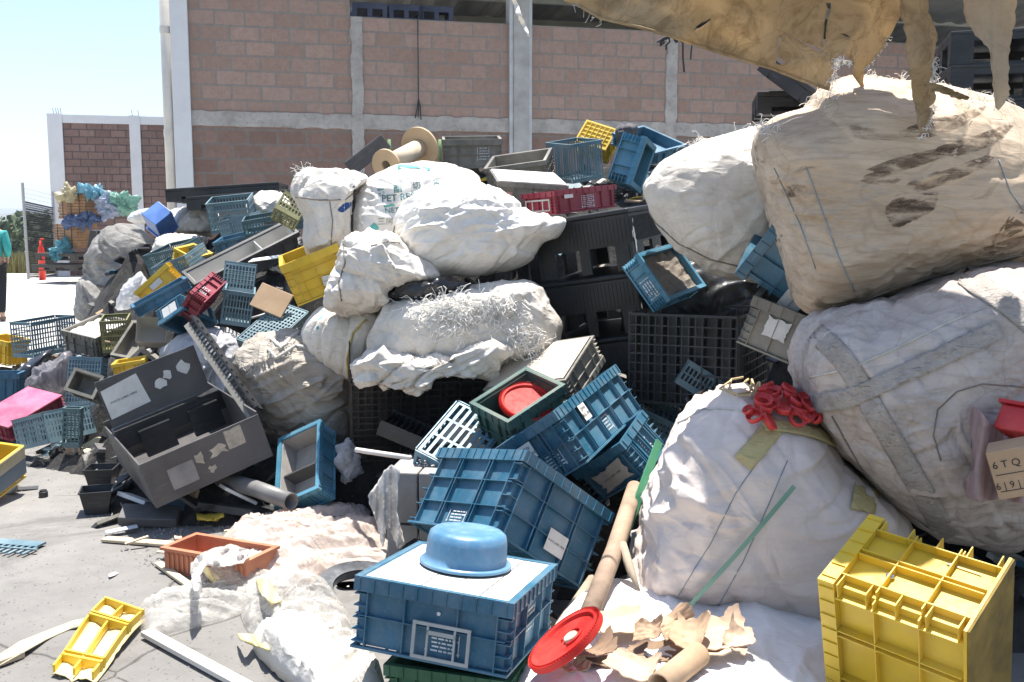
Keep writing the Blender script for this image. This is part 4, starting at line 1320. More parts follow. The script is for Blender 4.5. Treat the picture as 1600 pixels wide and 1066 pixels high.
# front stickers
for k, (x, z, w_, h_) in enumerate([(.17, .5, .13, .11), (.27, .62, .05, .07), (.36, .60, .11, .07), (.46, .66, .09, .10), (.31, .30, .04, .05)]):
    r = random.Random(k + 40); n = 12
    sq = lambda q: max(-.72, min(.72, q)) / .72
    pts = [(-a / 2 + x + w_ / 2 * sq(math.cos((i + .5) / n * 6.283)) * (1 if k in (0, 3) and i != 3 else r.uniform(.45, 1.1)), -b / 2 - .0015, h * z + h_ / 2 * sq(math.sin((i + .5) / n * 6.283)) * (1 if k in (0, 3) and i != 3 else r.uniform(.4, 1.1)) + (x - .3) * .12) for i in range(n)]
    MB().add(pts, [tuple(range(n))]).build('torn_sticker', (simple('greasy_sticker', (0.24, 0.23, 0.22), 0.6) if k == 0 else simple('aged_sticker', (0.42, 0.37, 0.29), 0.7, .4, 20)), e)
# corner slot holes
m = MB()
for k in range(2):
    m.box((-a / 2 - .0015, -b / 2 + .05 + k * .30, h * .7), (-a / 2 - .0003, -b / 2 + .066 + k * .3, h * .85))
m.build('slot', blkp, e)
support(M, (a, b, h))
# toothed side rail standing up at the right
p0 = at(292, 507, 5.45); p1 = at(392, 652, 5.0)
e2 = empty('toothed_rail', 'long grey side rail with a toothed edge leaning on the right of the big tote', 'rail', loc=p0)
dv = p1 - p0
m = MB(); m.bar((0, 0, 0), dv, .035, .012, up=(0, -1, .2))
m.build('rail', GREY, e2)
side = Vector((dv.z, 0, -dv.x)).normalized() * -1
m = MB()
for k in range(26):
    c_ = dv * ((k + .5) / 26)
    m.bar(c_ + side * .018, c_ + side * (.05 + .02 * (k % 2)), .010, .02, up=(0, 1, 0))
m.bar(side * .055 + Vector((0, .02, 0)), dv + side * .055 + Vector((0, .02, 0)), .012, .06, up=(0, 1, 0))
m.build('teeth', blkp, e2)
SUP.extend([tuple(p0), tuple(p1)])
# ---------------------------------------------------------------- black pallets inside the heap
def big_pallet(M, d, label, nbays=2, g='black pallets stacked inside the heap'):
    a, b, h = d
    e = empty('plastic_pallet', label, 'pallet', M=M, group=g)
    m = MB()
    r_ = .006
    m.box((-a / 2, -b / 2, h - .03), (a / 2, b / 2, h))
    o = m.build('top_deck', blkp, e); bevel(o, .012, 3)
    for ax in (0, 1):
        for s_ in (-1, 1):
            L = (a, b)[ax]; oo = (b, a)[ax] / 2
            m = MB()
            lo, hi = sorted((s_ * (oo - .02), s_ * (oo - .002)))
            segs = [(-L / 2 + .003, -L / 2 + L * .22), (-L * .09, L * .09), (L / 2 - L * .22, L / 2 - .003)]
            for x0, x1 in segs:
                if ax: x0 += .0202; x1 -= .0202
                if ax == 0: m.box((x0, lo, .002), (x1, hi, h * .42))
                else: m.box((lo, x0, .002), (hi, x1, h * .42))
            q = .0 if ax == 0 else .0205
            if ax == 0: m.box((-L / 2 + .003, lo, h * .4202), (L / 2 - .003, hi, h - .0305))
            else: m.box((lo, -L / 2 + q, h * .4202), (hi, L / 2 - q, h - .0305))
            # fine corrugation of the skirt
            n = int(L / .02)
            for i in range(n):
                x = -L / 2 + L * (i + .5) / n
                l2, h2 = sorted((s_ * (oo - .0019), s_ * (oo + .0012)))
                if ax == 0: m.box((x - .003, l2, h * .45), (x + .003, h2, h - .045))
                else: m.box((l2, x - .003, h * .45), (h2, x + .003, h - .045))
            m.build('side', blkp, e)
    support(M, d)
    return e
M, d = poseM('pal1')
for k, nm in enumerate(['uppermost solid-sided black pallet, right under the maroon crate', 'second solid-sided black pallet under the maroon crate', 'lowest solid-sided black pallet, just above the dirty grey crate']):
    Mk = Matrix.Translation((0.02 * k, 0.03 * k, -.335 * k)) @ M @ Matrix.Rotation(R(3 * k), 4, 'Z')
    e = big_pallet(Mk, d, nm)
    # pale scraps of old label stuck at the corner
    for j in range(5):
        r = random.Random(k * 9 + j); n = 9; s_ = r.uniform(.012, .04)
        cx, cz = -d[0] / 2 + r.uniform(.02, .06), d[2] * r.uniform(.35, .92)
        pts = [(cx + s_ * .5 * math.cos(i / n * 6.283) * r.uniform(.4, 1.2), -d[1] / 2 - .0015, cz + s_ * math.sin(i / n * 6.283) * r.uniform(.4, 1.3)) for i in range(n)]
        MB().add(pts, [tuple(range(n))]).build('torn_sticker', PAPER, e)
def mesh_pallet(key, label, cell, group):
    M, (a, b, h) = poseM(key)
    e = empty('mesh_pallet', label, 'pallet', M=M, group=group)
    x, y = a / 2, b / 2
    dk = plastic('charcoal_plastic', (0.014, 0.014, 0.015), (0.08, 0.075, 0.07), .3, .4)
    for O, U, L in (((-x, -y, 0), (1, 0, 0), a), ((x, -y + .008, 0), (0, 1, 0), b - .016), ((-x, y - .008, 0), (0, -1, 0), b - .016), ((x, y, 0), (-1, 0, 0), a)):
        g = grid_panel(O, U, (0, 0, 1), L, h, .006, .007, cell, (.012, .012), miss=.12, seed=5)
        g.build('side_panel', dk, e)
    # inner ribs give the honeycomb depth
    m = MB()
    n = int(a / cell[0] / 2)
    for i in range(n):
        xx = -x + a * (i + .5) / n
        m.box((xx - .003, -y + .009, .01), (xx + .003, -y + .06, h - .01))
    m.box((-x + .01, -y + .062, .01), (x - .01, -y + .07, h - .01))
    m.build('inner_ribs', dk, e)
    support(M, (a, b, h))
    return e
mesh_pallet('palgrid', 'black mesh pallet standing on edge under the wedged blue crate', (.032, .045), 'mesh pallets in the heap')
mesh_pallet('palunder', 'black mesh pallet under the draped white cloth', (.034, .04), 'mesh pallets in the heap')
p0 = at(550, 672, 4.75); p1 = at(650, 705, 4.6)
e = empty('ribbed_tray', 'flat black ribbed tray sticking out slanting from under the draped cloth', 'tray',
          M=Matrix.Translation(at(648, 690, 4.72)) @ Matrix.Rotation(R(-6), 4, 'Z') @ Matrix.Rotation(R(22), 4, 'Y'))
m = MB().box((-.17, -.14, 0), (.17, .12, .02)).box((-.17, -.15, .021), (.17, -.141, .075)).box((-.17, .11, .021), (.17, .119, .075))
m.build('body', blkp, e)
m = MB()
for k in range(12):
    m.box((-.165 + k * .029, -.14, .0215), (-.159 + k * .029, .108, .07))
m.build('ribs', blkp, e)
for px, py in ((550, 700), (650, 700)): SUP.append(tuple(at(px, py, 4.7)))
# ---------------------------------------------------------------- sacks
def bag(label, outline, y, T, mat, cen=None, name='white_sack', cat='sack', A=(.05, .022, .012), fold=(2.6, (1, 1, 1)), fold2=6.0, seed=1.0, e1=.62, nt=210, nphi=96, back=None, zmin=0.012, sup=True, crease=.018, thetas=None):
    """closed stuffed sack: silhouette radius by angle, real depth T"""
    cv = catmull(outline, 14)
    if cen is None:
        cen = cv.mean(0)
    cx, cy = cen
    ang = np.arctan2(cv[:, 1] - cy, cv[:, 0] - cx); rad = np.hypot(cv[:, 0] - cx, cv[:, 1] - cy)
    o_ = np.argsort(ang); ang = ang[o_]; rad = rad[o_]
    th = np.linspace(-math.pi, math.pi, nt, endpoint=False)
    rr = np.interp(th, np.concatenate([ang - 2 * math.pi, ang, ang + 2 * math.pi]), np.tile(rad, 3))
    vs = []
    Tb = T if back is None else back
    for j in range(1, nphi):
        ph = math.pi * j / nphi
        r = math.sin(ph) ** e1
        c = math.cos(ph)
        dz = -T * c if c > 0 else -Tb * c
        sc_ = (y + (dz if c > 0 else 0)) / y
        sc_ = 1.0 / 1.0
        for k in range(nt):
            px = cx + rr[k] * r * math.cos(th[k]); py = cy + rr[k] * r * math.sin(th[k])
            if c > 0:
                p = at(px, py, y + dz)
            else:
                p = at(px, py, y); p.y += dz
            vs.append(p)
    n0 = len(vs)
    vs.append(at(cx, cy, y - T)); q = at(cx, cy, y); q.y += Tb; vs.append(q)
    fs = []
    for j in range(nphi - 2):
        for k in range(nt):
            k2 = (k + 1) % nt
            fs.append((j * nt + k, (j + 1) * nt + k, (j + 1) * nt + k2, j * nt + k2))
    for k in range(nt):
        k2 = (k + 1) % nt
        fs.append((n0, k, k2)); fs.append((n0 + 1, (nphi - 2) * nt + k2, (nphi - 2) * nt + k))
    me = bpy.data.meshes.new(name)
    me.from_pydata([tuple(v) for v in vs], [], fs)
    me.update()
    # outward normals
    cc = sum((Vector(v) for v in vs), Vector()) / len(vs)
    nrm = [v.normal.copy() for v in me.vertices]
    s0 = sum((Vector(vs[i]) - cc).dot(nrm[i]) for i in range(0, len(vs), 97))
    if s0 < 0:
        me.flip_normals(); nrm = [-x for x in nrm]
    f0, st = fold
    s = seed * 7.3
    rot1 = Matrix.Rotation(seed * 1.3, 3, 'Y') @ Matrix.Rotation(seed * .7, 3, 'Z')
    rot2 = Matrix.Rotation(seed * 2.9 + 1, 3, 'Y') @ Matrix.Rotation(seed * 1.9, 3, 'Z')
    for i, v in enumerate(me.vertices):
        p = v.co
        pv = Vector((p.x * st[0] + s, p.y * st[1], p.z * st[2] - s))
        d = .7 * A[0] * noise.noise(pv * 1.5)
        if crease:
            q = pv + noise.noise_vector(pv * 2.0) * .35
            ds, _ = noise.voronoi(q * f0)
            g = ds[1] - ds[0]
            d += crease * .45 * (min(g * 1.6, 1.0) - .6)
        p1 = rot1 @ p; p2 = rot2 @ p
        msk = .35 + .9 * abs(noise.noise(pv * 1.3 + Vector((5, 1, 2))) * 2)
        d += A[1] * msk * (ridged(p1, f0 * 1.25, s, (1.5, .7, .17), 3.0) - .25)
        d += A[1] * .7 * msk * (ridged(p2, f0 * 1.9, s + 5, (1.5, .7, .17), 3.0) - .25)
        d += A[2] * msk * (ridged(p2, fold2 * 1.1, s + 3, (1.6, .7, .22), 2.2) - .25)
        d += A[2] * .8 * msk * (ridged(p1, fold2 * 1.7, s + 8, (1.6, .7, .25), 2.0) - .25)
        d -= A[1] * .9 * (ridged(p1, f0 * 1.1, s + 11, (1.3, .7, .14), 6))
        d -= A[2] * 1.1 * (ridged(p2, f0 * 2.3, s + 13, (1.3, .7, .15), 5))
        v.co = p + nrm[i] * d
        if v.co.z < zmin: v.co.z = zmin
    me.update()
    o = mkobj(name, me, mat, smooth=True)
    tag(o, label, cat)
    YB[o.name] = y
    if sup:
        for i in range(0, len(vs), 5): SUP.append(tuple(me.vertices[i].co))
    return o

YB = {}
def hit(o, px, py, off=.004):
    b = bvh_of(o)
    d = ray(px, py).normalized()
    loc, n, i, dist = b.ray_cast(CAM, d)
    if loc is None:
        loc, n, i, dist = b.find_nearest(at(px, py, YB.get(o.name, 3.0)))
    if n.dot(d) > 0: n = -n
    return loc + n * off, n

def on_surface(o, pts, off=.004):
    return [hit(o, px, py, off)[0] for px, py in pts]

def seam(o, pts, r, mat, name='seam', n=8, off=.002, smooth=True):
    path = []
    for (x0, y0), (x1, y1) in zip(pts[:-1], pts[1:]):
        k = max(2, int(math.hypot(x1 - x0, y1 - y0) / 7))
        path += [(x0 + (x1 - x0) * i / k, y0 + (y1 - y0) * i / k) for i in range(k)]
    path.append(pts[-1])
    P_ = on_surface(o, path, off)
    return MB().tube(P_, r, 6).build(name, mat, o, smooth=True)

def strap(o, pts, wpx, mat, name='strap', off=.006, t=.004, nw=6, wob=0.0):
    """band of cloth lying on a sack along a path"""
    path = []
    for (x0, y0), (x1, y1) in zip(pts[:-1], pts[1:]):
        k = max(2, int(math.hypot(x1 - x0, y1 - y0) / 9))
        path += [(x0 + (x1 - x0) * i / k, y0 + (y1 - y0) * i / k) for i in range(k)]
    path.append(pts[-1])
    path = np.array(path, float)
    if len(path) > 8:
        ker = np.ones(5) / 5
        pp_ = path.copy()
        for c in (0, 1): pp_[2:-2, c] = np.convolve(path[:, c], ker, 'valid')
        path = pp_
    tg = np.gradient(path, axis=0); tg /= np.linalg.norm(tg, axis=1)[:, None]
    nr = np.stack([-tg[:, 1], tg[:, 0]], -1)
    vs = []; m = len(path)
    for i in range(m):
        for j in range(nw + 1):
            w_ = wpx * (1 + wob * noise.noise(Vector((i * .3, j, 2))))
            q = path[i] + nr[i] * ((j / nw - .5) * w_)
            vs.append(hit(o, q[0], q[1], off)[0])
    # light smoothing across so that it bridges wrinkles
    V_ = np.array([tuple(v) for v in vs]).reshape(m, nw + 1, 3)
    for _ in range(2):
        V_[1:-1] = (V_[:-2] + V_[1:-1] * 2 + V_[2:]) / 4
    V_ = V_.reshape(-1, 3)
    fs = [(i * (nw + 1) + j, i * (nw + 1) + j + 1, (i + 1) * (nw + 1) + j + 1, (i + 1) * (nw + 1) + j) for i in range(m - 1) for j in range(nw)]
    ob = MB().add([tuple(v) for v in V_], fs).build(name, mat, o, smooth=True)
    solidify(ob, t, 0)
    return ob

def surf_text(o, txt, size_px, px, py, rot_deg, mat, name='printed_text', bold=.0, sy=1.0, skew=0.0):
    vs, fs = text_geo(txt, 1.0, bold)
    bm = bmesh.new()
    bv = [bm.verts.new(v) for v in vs]
    for f in fs:
        try: bm.faces.new([bv[i] for i in f])
        except ValueError: pass
    bmesh.ops.triangulate(bm, faces=bm.faces[:])
    for _ in range(1):
        bmesh.ops.subdivide_edges(bm, edges=[e for e in bm.edges if e.calc_length() > .18], cuts=1)
    ca, sa = math.cos(R(rot_deg)), math.sin(R(rot_deg))
    for v in bm.verts:
        x, y = v.co.x * size_px, -v.co.y * size_px * sy
        v.co = hit(o, px + x * ca - y * sa, py + x * sa + y * ca, .004)[0]
    me = bpy.data.meshes.new(name); bm.to_mesh(me); bm.free()
    return mkobj(name, me, mat, o)

def fibres(o, spots, n, ln, r, mat, name='loose_threads', seed=1, off=.0):
    rr = random.Random(seed); m = MB()
    for k in range(n):
        s_ = rr.choice(spots)
        px, py = rr.gauss(s_[0], s_[2]), rr.gauss(s_[1], s_[3])
        p, nn = hit(o, px, py, off)
        d = (nn * rr.uniform(.15, .6) + Vector((rr.gauss(0, .8), rr.gauss(0, .5), rr.gauss(0, .8)))).normalized()
        L = ln * rr.uniform(.4, 1.4)
        c1 = p + d * L * .4
        d2 = (d + Vector((rr.gauss(0, .9), rr.gauss(0, .4), rr.gauss(-.4, .7)))).normalized()
        c2 = c1 + d2 * L * .35
        d3 = (d2 + Vector((rr.gauss(0, .9), rr.gauss(0, .4), rr.gauss(-.5, .7)))).normalized()
        m.tube([p, c1, c2, c2 + d3 * L * .3], r, 3, cap=False)
    ob = m.build(name, mat, o); ob['kind'] = 'stuff'
    return ob

WB = fabric('white_woven', (0.77, 0.74, 0.69), (0.44, 0.38, 0.31), .34, .7)
WB2 = fabric('dusty_woven', (0.70, 0.655, 0.59), (0.38, 0.32, 0.25), .5, .8, scale=1.2)
WB3 = fabric('beige_woven', (0.42, 0.37, 0.31), (0.22, 0.18, 0.135), .5, 1.0, scale=1.3, stretch=(.6, 1, 1.8))
STN = fabric('stained_woven', (0.60, 0.485, 0.365), (0.30, 0.215, 0.14), .85, .40, scale=.9, rot=(0, R(-22), 0), stain=(.7, 1, 2.6), stretch=(.5, 1, 1.7))
GRB = fabric('blue_grey_woven', (0.54, 0.475, 0.43), (0.26, 0.20, 0.155), .8, .9, scale=1.1)
PWB = fabric('plain_white_woven', (0.67, 0.58, 0.52), (0.40, 0.34, 0.30), .4, .6, scale=.8)
GB = fabric('grey_dirty_woven', (0.27, 0.26, 0.245), (0.10, 0.09, 0.08), .8, 1.4, scale=1.5)
SEAM = simple('seam_thread', (0.20, 0.17, 0.14), .9)
PSEAM = simple('pale_hem', (0.5, 0.47, 0.42), .9)
WTH = simple('white_thread', (0.75, 0.73, 0.69), .8)
STRP = fabric('webbing', (0.43, 0.39, 0.355), (0.20, 0.16, 0.125), .6, 1.4, scale=2.5)
YSTR = fabric('ochre_webbing', (0.50, 0.42, 0.20), (0.3, 0.25, 0.14), .4, 1.0, scale=2)

B1 = bag('biggest sack, beige with long dark stains, top right under the torn tarpaulin',
         [(1180, 215), (1205, 188), (1262, 160), (1272, 140), (1300, 122), (1350, 110), (1420, 116), (1510, 132), (1570, 158), (1620, 205), (1680, 280), (1700, 370), (1600, 408), (1500, 432), (1420, 455), (1350, 480), (1290, 488), (1252, 474), (1232, 430), (1215, 370), (1195, 290)],
         3.95, .55, STN, cen=(1410, 300), A=(.06, .012, .006), crease=.012, seed=1, nt=300, nphi=130, e1=.5, fold=(2.0, (.6, 1, 1.5)), fold2=7)
seam(B1, [(1260, 262), (1285, 330), (1310, 400), (1335, 455)], .0022, simple('blue_stitch', (0.22, 0.27, 0.30)), 'stitch_line')
seam(B1, [(1210, 262), (1250, 350), (1275, 420)], .0018, simple('blue_stitch', (0.22, 0.27, 0.30)), 'stitch_line')
seam(B1, [(1560, 250), (1578, 300), (1600, 330)], .0022, simple('blue_stitch', (0.22, 0.27, 0.30)), 'stitch_line')
seam(B1, [(1300, 478), (1350, 468), (1420, 442), (1500, 420), (1590, 398)], .006, simple('grimy_hem', (0.2, 0.16, 0.12)), 'hem')
def blot(o, pts, mat, name='oil_stain'):
    cv = catmull(pts, 6)
    cx, cy = cv.mean(0)
    if mat is OIL: cv = (cv - (cx, cy)) * 1.25 + (cx, cy)
    vs = []; nr = 7
    r_ = random.Random(int(cx))
    for j in range(nr + 1):
        for i, q in enumerate(cv):
            f = j / nr
            w_ = 1 + (.10 * noise.noise(Vector((q[0] * .3, q[1] * .6, 3))) + .1 * noise.noise(Vector((q[0], q[1], 1)))) * f
            vs.append(hit(o, cx + (q[0] - cx) * f * w_, cy + (q[1] - cy) * f * w_, .0012)[0])
    n = len(cv)
    fs = [(j * n + i, j * n + (i + 1) % n, (j + 1) * n + (i + 1) % n, (j + 1) * n + i) for j in range(nr) for i in range(n)]
    return MB().add(vs, fs).build(name, mat, o, smooth=True)
OIL = None
def stain_mat():
    s = N('oil_stain')
    c = s.mix(s.ramp(s.noise(14, 6, .7), .3, .7), (0.11, 0.075, 0.05), (0.16, 0.115, 0.08))
    s.done(c, .8, s.bump(s.noise(50, 5), .3, .004), .2)
    tr = s.n('BsdfTransparent'); mx = s.n('MixShader')
    a = s.ramp(s.noise(9, 8, .75, .4, s.coord((.6, 1, 2.2), (0, R(-22), 0))), .42, .62, (0.0,) * 3, (.85,) * 3)
    s.l(a, mx.inputs[0]); s.l(tr.outputs[0], mx.inputs[1]); s.l(s.b.outputs[0], mx.inputs[2]); s.l(mx.outputs[0], s.out.inputs[0])
    return s.m
OIL = stain_mat()
for q_ in range(2): blot(B1, [(1394, 342), (1392, 322), (1420, 315), (1453, 306), (1450, 328), (1425, 342), (1405, 350)], OIL)
blot(B1, [(1420, 205), (1450, 190), (1500, 180), (1530, 170), (1500, 195), (1450, 212)], OIL)
blot(B1, [(1470, 232), (1520, 215), (1570, 200), (1545, 225), (1500, 240)], OIL)
blot(B1, [(1480, 445), (1530, 400), (1590, 340), (1620, 390), (1560, 420)], OIL)
blot(B1, [(1225, 300), (1240, 290), (1260, 296), (1240, 306)], OIL)
blot(B1, [(1398, 322), (1402, 312), (1428, 306), (1450, 302), (1445, 312), (1420, 320)], OIL)
blot(B1, [(1415, 297), (1440, 280), (1480, 266), (1530, 250), (1528, 262), (1490, 280), (1450, 294), (1425, 300)], OIL)
blot(B1, [(1352, 282), (1372, 270), (1405, 276), (1385, 288)], OIL)
blot(B1, [(1370, 262), (1420, 244), (1490, 232), (1440, 256), (1400, 266)], OIL)
fibres(B1, [(1290, 150, 14, 10), (1345, 116, 30, 3), (1440, 120, 30, 4), (1200, 200, 10, 5), (1545, 160, 30, 8)], 260, .05, .0012, WTH, seed=2)

B2 = bag('smooth white sack, sunlit on its upper left, left of the biggest stained sack',
         [(1001, 300), (1010, 272), (1040, 240), (1090, 214), (1140, 196), (1195, 188), (1250, 200), (1262, 300), (1240, 380), (1195, 430), (1150, 441), (1105, 424), (1060, 394), (1020, 345)],
         4.75, .36, WB2, cen=(1130, 310), A=(.05, .016, .008), seed=2.2, crease=.012, fold=(2.2, (1, 1, 1.3)), nt=240)
seam(B2, [(1004, 310), (1022, 345), (1060, 380), (1110, 405), (1170, 420)], .004, SEAM)
fibres(B2, [(1195, 196, 22, 6), (1085, 216, 8, 4)], 90, .05, .0011, WTH, seed=3)

B3 = bag('grey-white bulk sack with wide crossing straps, under the biggest stained sack',
         [(1262, 508), (1300, 484), (1400, 468), (1500, 432), (1600, 410), (1700, 430), (1740, 620), (1720, 800), (1600, 862), (1540, 863), (1462, 842), (1400, 800), (1345, 745), (1290, 682), (1255, 620), (1243, 560)],
         3.55, .52, GRB, cen=(1500, 640), A=(.05, .02, .010), seed=3.1, crease=.022, fold=(2.6, (1, 1, 1)), nt=300, nphi=130, e1=.52)
strap(B3, [(1275, 520), (1320, 560), (1355, 620), (1390, 680), (1420, 730), (1460, 800), (1480, 840)], 34, STRP)
strap(B3, [(1275, 630), (1330, 622), (1400, 590), (1460, 562), (1520, 535), (1560, 515)], 30, STRP, off=.010)
strap(B3, [(1505, 430), (1540, 455), (1580, 480), (1625, 520)], 34, STRP)
seam(B3, [(1265, 590), (1330, 575), (1400, 545), (1470, 510), (1540, 480)], .004, PSEAM, 'hem')
seam(B3, [(1470, 720), (1458, 680), (1465, 640), (1495, 612), (1535, 600), (1600, 605)], .0025, SEAM)
seam(B3, [(1300, 650), (1345, 730), (1400, 790), (1460, 830)], .003, SEAM)
# crumpled mouth of the sack hanging at the right
B4 = bag('plump pale sack with ochre handles, its open top full of red rings',
         [(1035, 705), (1058, 662), (1100, 626), (1150, 601), (1190, 612), (1240, 622), (1290, 660), (1330, 720), (1390, 770), (1430, 830), (1440, 960), (1380, 1030), (1200, 1010), (1060, 985), (985, 940), (1000, 820), (1012, 760)],
         3.62, .50, PWB, cen=(1200, 830), A=(.045, .018, .008), seed=4.4, crease=.014, fold=(2.2, (1, 1, 1.3)), nt=300, nphi=120, e1=.55)
bst = simple('blue_stitch', (0.22, 0.27, 0.30))
seam(B4, [(1185, 720), (1150, 770), (1110, 850), (1060, 930)], .0016, bst, 'stitch_line')
seam(B4, [(1230, 720), (1200, 790), (1160, 880), (1120, 950)], .0016, bst, 'stitch_line')
strap(B4, [(1215, 660), (1190, 690), (1160, 725)], 34, YSTR, 'handle', off=.008)
strap(B4, [(1358, 735), (1352, 765), (1345, 800)], 38, YSTR, 'handle', off=.008)
strap(B4, [(1190, 668), (1240, 672), (1280, 682), (1305, 694)], 16, YSTR, 'handle', off=.014)
seam(B4, [(1060, 662), (1100, 640), (1150, 640), (1200, 660)], .005, PSEAM, 'hem')

B6 = bag('bright white puffed sack in the middle of the heap, mouth toward the pallets',
         [(612, 352), (630, 322), (660, 300), (700, 290), (750, 287), (795, 305), (830, 330), (882, 344), (874, 370), (850, 384), (838, 408), (800, 432), (740, 442), (690, 436), (650, 428), (622, 390)],
         5.2, .30, WB, cen=(730, 368), A=(.05, .019, .010), seed=5.5, crease=.012, fold=(2.6, (1, 1, 1)), fold2=7, nt=280, nphi=120)
seam(B6, [(612, 355), (625, 385), (650, 428), (680, 440)], .004, SEAM)
B7 = bag('white sack printed with PET RESIN and Chinese characters',
         [(548, 400), (552, 330), (565, 285), (600, 263), (650, 252), (700, 256), (745, 274), (760, 320), (740, 380), (640, 405)],
         5.62, .28, WB, cen=(650, 330), A=(.03, .014, .010), seed=6.1, crease=.015, fold=(3.0, (.7, 1, 1.6)), nt=240)
GINK = simple('green_grey_ink', (0.10, 0.20, 0.20), .7)
for ch, qx, qy in (('\u805a', 590, 306), ('\u916f', 616, 301), ('\u5207', 645, 296), ('\u7247', 676, 293)): surf_text(B7, ch, 13, qx, qy, -6, GINK, bold=.015)
surf_text(B7, 'PET RESIN', 15, 597, 316, -5, GINK, bold=.02)
surf_text(B7, 'NET W', 12, 602, 334, -4, GINK, bold=.01)
surf_text(B7, '\u4e09\u623f', 13, 590, 351, -3, simple('grey_ink2', (0.3, 0.32, 0.33), .7))
surf_text(B7, '\u25c6', 17, 576, 362, 0, simple('green_ink', (0.12, 0.42, 0.38), .7))
strap(B7, [(622, 262), (650, 258), (672, 265)], 7, simple('green_ink', (0.12, 0.42, 0.38), .7), 'printed_swirl', off=.002, t=.001)
strap(B7, [(600, 323), (640, 316), (672, 315)], 3.5, simple('green_ink', (0.12, 0.42, 0.38), .7), 'printed_swirl', off=.002, t=.001)
B8 = bag('standing white sack with folded-over top and a dark edge, left of the PET RESIN sack',
         [(452, 300), (462, 275), (485, 264), (520, 262), (556, 266), (572, 280), (556, 300), (552, 330), (548, 385), (520, 405), (478, 402), (474, 360), (470, 330)],
         5.55, .22, WB2, cen=(512, 335), A=(.03, .02, .012), seed=7.3, crease=.022, fold=(3.2, (1, 1, 1.4)), nt=220)
seam(B8, [(553, 292), (550, 330), (549, 365)], .007, bk, 'dark_edge')
seam(B8, [(515, 312), (520, 345), (517, 385)], .003, SEAM)
seam(B8, [(462, 308), (500, 313), (540, 312), (556, 298)], .004, SEAM)
fibres(B8, [(470, 266, 6, 4)], 40, .06, .0015, WTH, seed=4)
b_ = blot(B8, [(528, 328), (538, 318), (552, 316), (548, 322), (536, 332)], simple('blue_rag', (0.02, 0.06, 0.2), .8), 'blue_patch')
B9 = bag('slumped white sack with deep pleats below the bright puffed sack',
         [(504, 470), (515, 420), (528, 375), (548, 362), (580, 358), (615, 364), (650, 395), (690, 432), (645, 446), (615, 458), (604, 482), (566, 493), (520, 490)],
         5.05, .26, WB2, cen=(575, 425), A=(.035, .026, .012), seed=8.2, crease=.012, fold=(3.0, (1.6, 1, .8)), nt=260, fold2=8)
seam(B9, [(536, 380), (540, 410), (530, 440), (534, 470)], .004, SEAM)
seam(B9, [(580, 385), (605, 378), (625, 380)], .003, SEAM)
B10 = bag('white sack with a green stripe and a yellow cord, left of the frayed sack',
          [(470, 520), (500, 482), (545, 485), (590, 478), (612, 500), (590, 550), (560, 600), (520, 590), (482, 560)],
          5.3, .25, WB2, cen=(540, 530), A=(.03, .02, .01), seed=9.4, crease=.02)
strap(B10, [(505, 485), (500, 500), (496, 515)], 4, simple('green_ink', (0.12, 0.42, 0.38)), 'printed_stripe', off=.002, t=.001)
yc = simple('yellow_cord', (0.5, 0.38, 0.12), .6)
seam(B10, [(572, 500), (552, 520), (543, 560), (545, 590)], .006, yc, 'cord', off=.006)
B11 = bag('big beige sack tied at the neck with horizontal creases, lower middle of the heap',
          [(362, 565), (385, 535), (420, 520), (460, 516), (500, 530), (532, 552), (552, 600), (555, 690), (520, 705), (440, 690), (400, 660), (385, 620)],
          5.45, .34, WB3, cen=(465, 610), A=(.04, .018, .014), seed=10.1, crease=.018, fold=(2.8, (.45, 1, 2.4)), nt=260, fold2=6)
seam(B11, [(420, 545), (430, 560), (445, 552), (462, 540), (480, 545)], .010, PSEAM, 'tie')
seam(B11, [(425, 530), (440, 545), (452, 530), (466, 520)], .012, PSEAM, 'tie')
fibres(B11, [(440, 540, 20, 8), (395, 570, 8, 6)], 60, .05, .002, PSEAM, seed=14)
B12 = bag('white sack bursting with frayed white strands in the middle of the heap',
          [(572, 545), (585, 500), (612, 472), (660, 462), (720, 450), (790, 440), (835, 440), (862, 475), (882, 512), (870, 560), (800, 575), (700, 585), (610, 580)],
          5.0, .30, WB2, cen=(725, 515), A=(.04, .022, .011), seed=11.7, crease=.012, fold=(2.8, (1, 1, 1)), nt=260)
fibres(B12, [(690, 482, 38, 12), (720, 500, 20, 14), (690, 478, 30, 8), (815, 530, 20, 12), (770, 480, 25, 10)], 950, .075, .0016, WTH, seed=5)
B13 = bag('crumpled white cloth draped over the black mesh pallet, printed side showing',
          [(551, 598), (553, 562), (585, 550), (640, 556), (700, 556), (770, 530), (805, 545), (790, 580), (760, 600), (715, 590), (690, 596), (662, 618), (640, 622), (620, 606), (596, 604), (578, 622), (562, 614)],
          4.72, .16, WB2, cen=(670, 580), A=(.025, .045, .02), seed=12.9, crease=.035, fold=(3.4, (1, 1, 1)), nt=240, nphi=80, name='draped_cloth', cat='cloth', fold2=9)
B14 = bag('tall grey battered bulk sack standing at the far left beyond the crates',
          [(122, 440), (132, 400), (150, 366), (176, 350), (208, 352), (232, 372), (246, 400), (252, 450), (235, 480), (200, 500), (126, 500), (120, 470)],
          13.6, .55, GB, cen=(185, 430), A=(.10, .04, .025), seed=13, crease=.10, fold=(1.2, (1, 1, 1)), fold2=3, zmin=.01)
bag('creased grey cloth scrap folded at the foot of the tall grey sack', [(122, 440), (140, 450), (160, 470), (182, 480), (180, 500), (150, 503), (124, 500)], 12.6, .25, GB, name='cloth_scrap', cat='cloth', A=(.08, .05, .02), seed=14, crease=.05, fold=(1.6, (1, 1, 1)), nt=100, nphi=50)
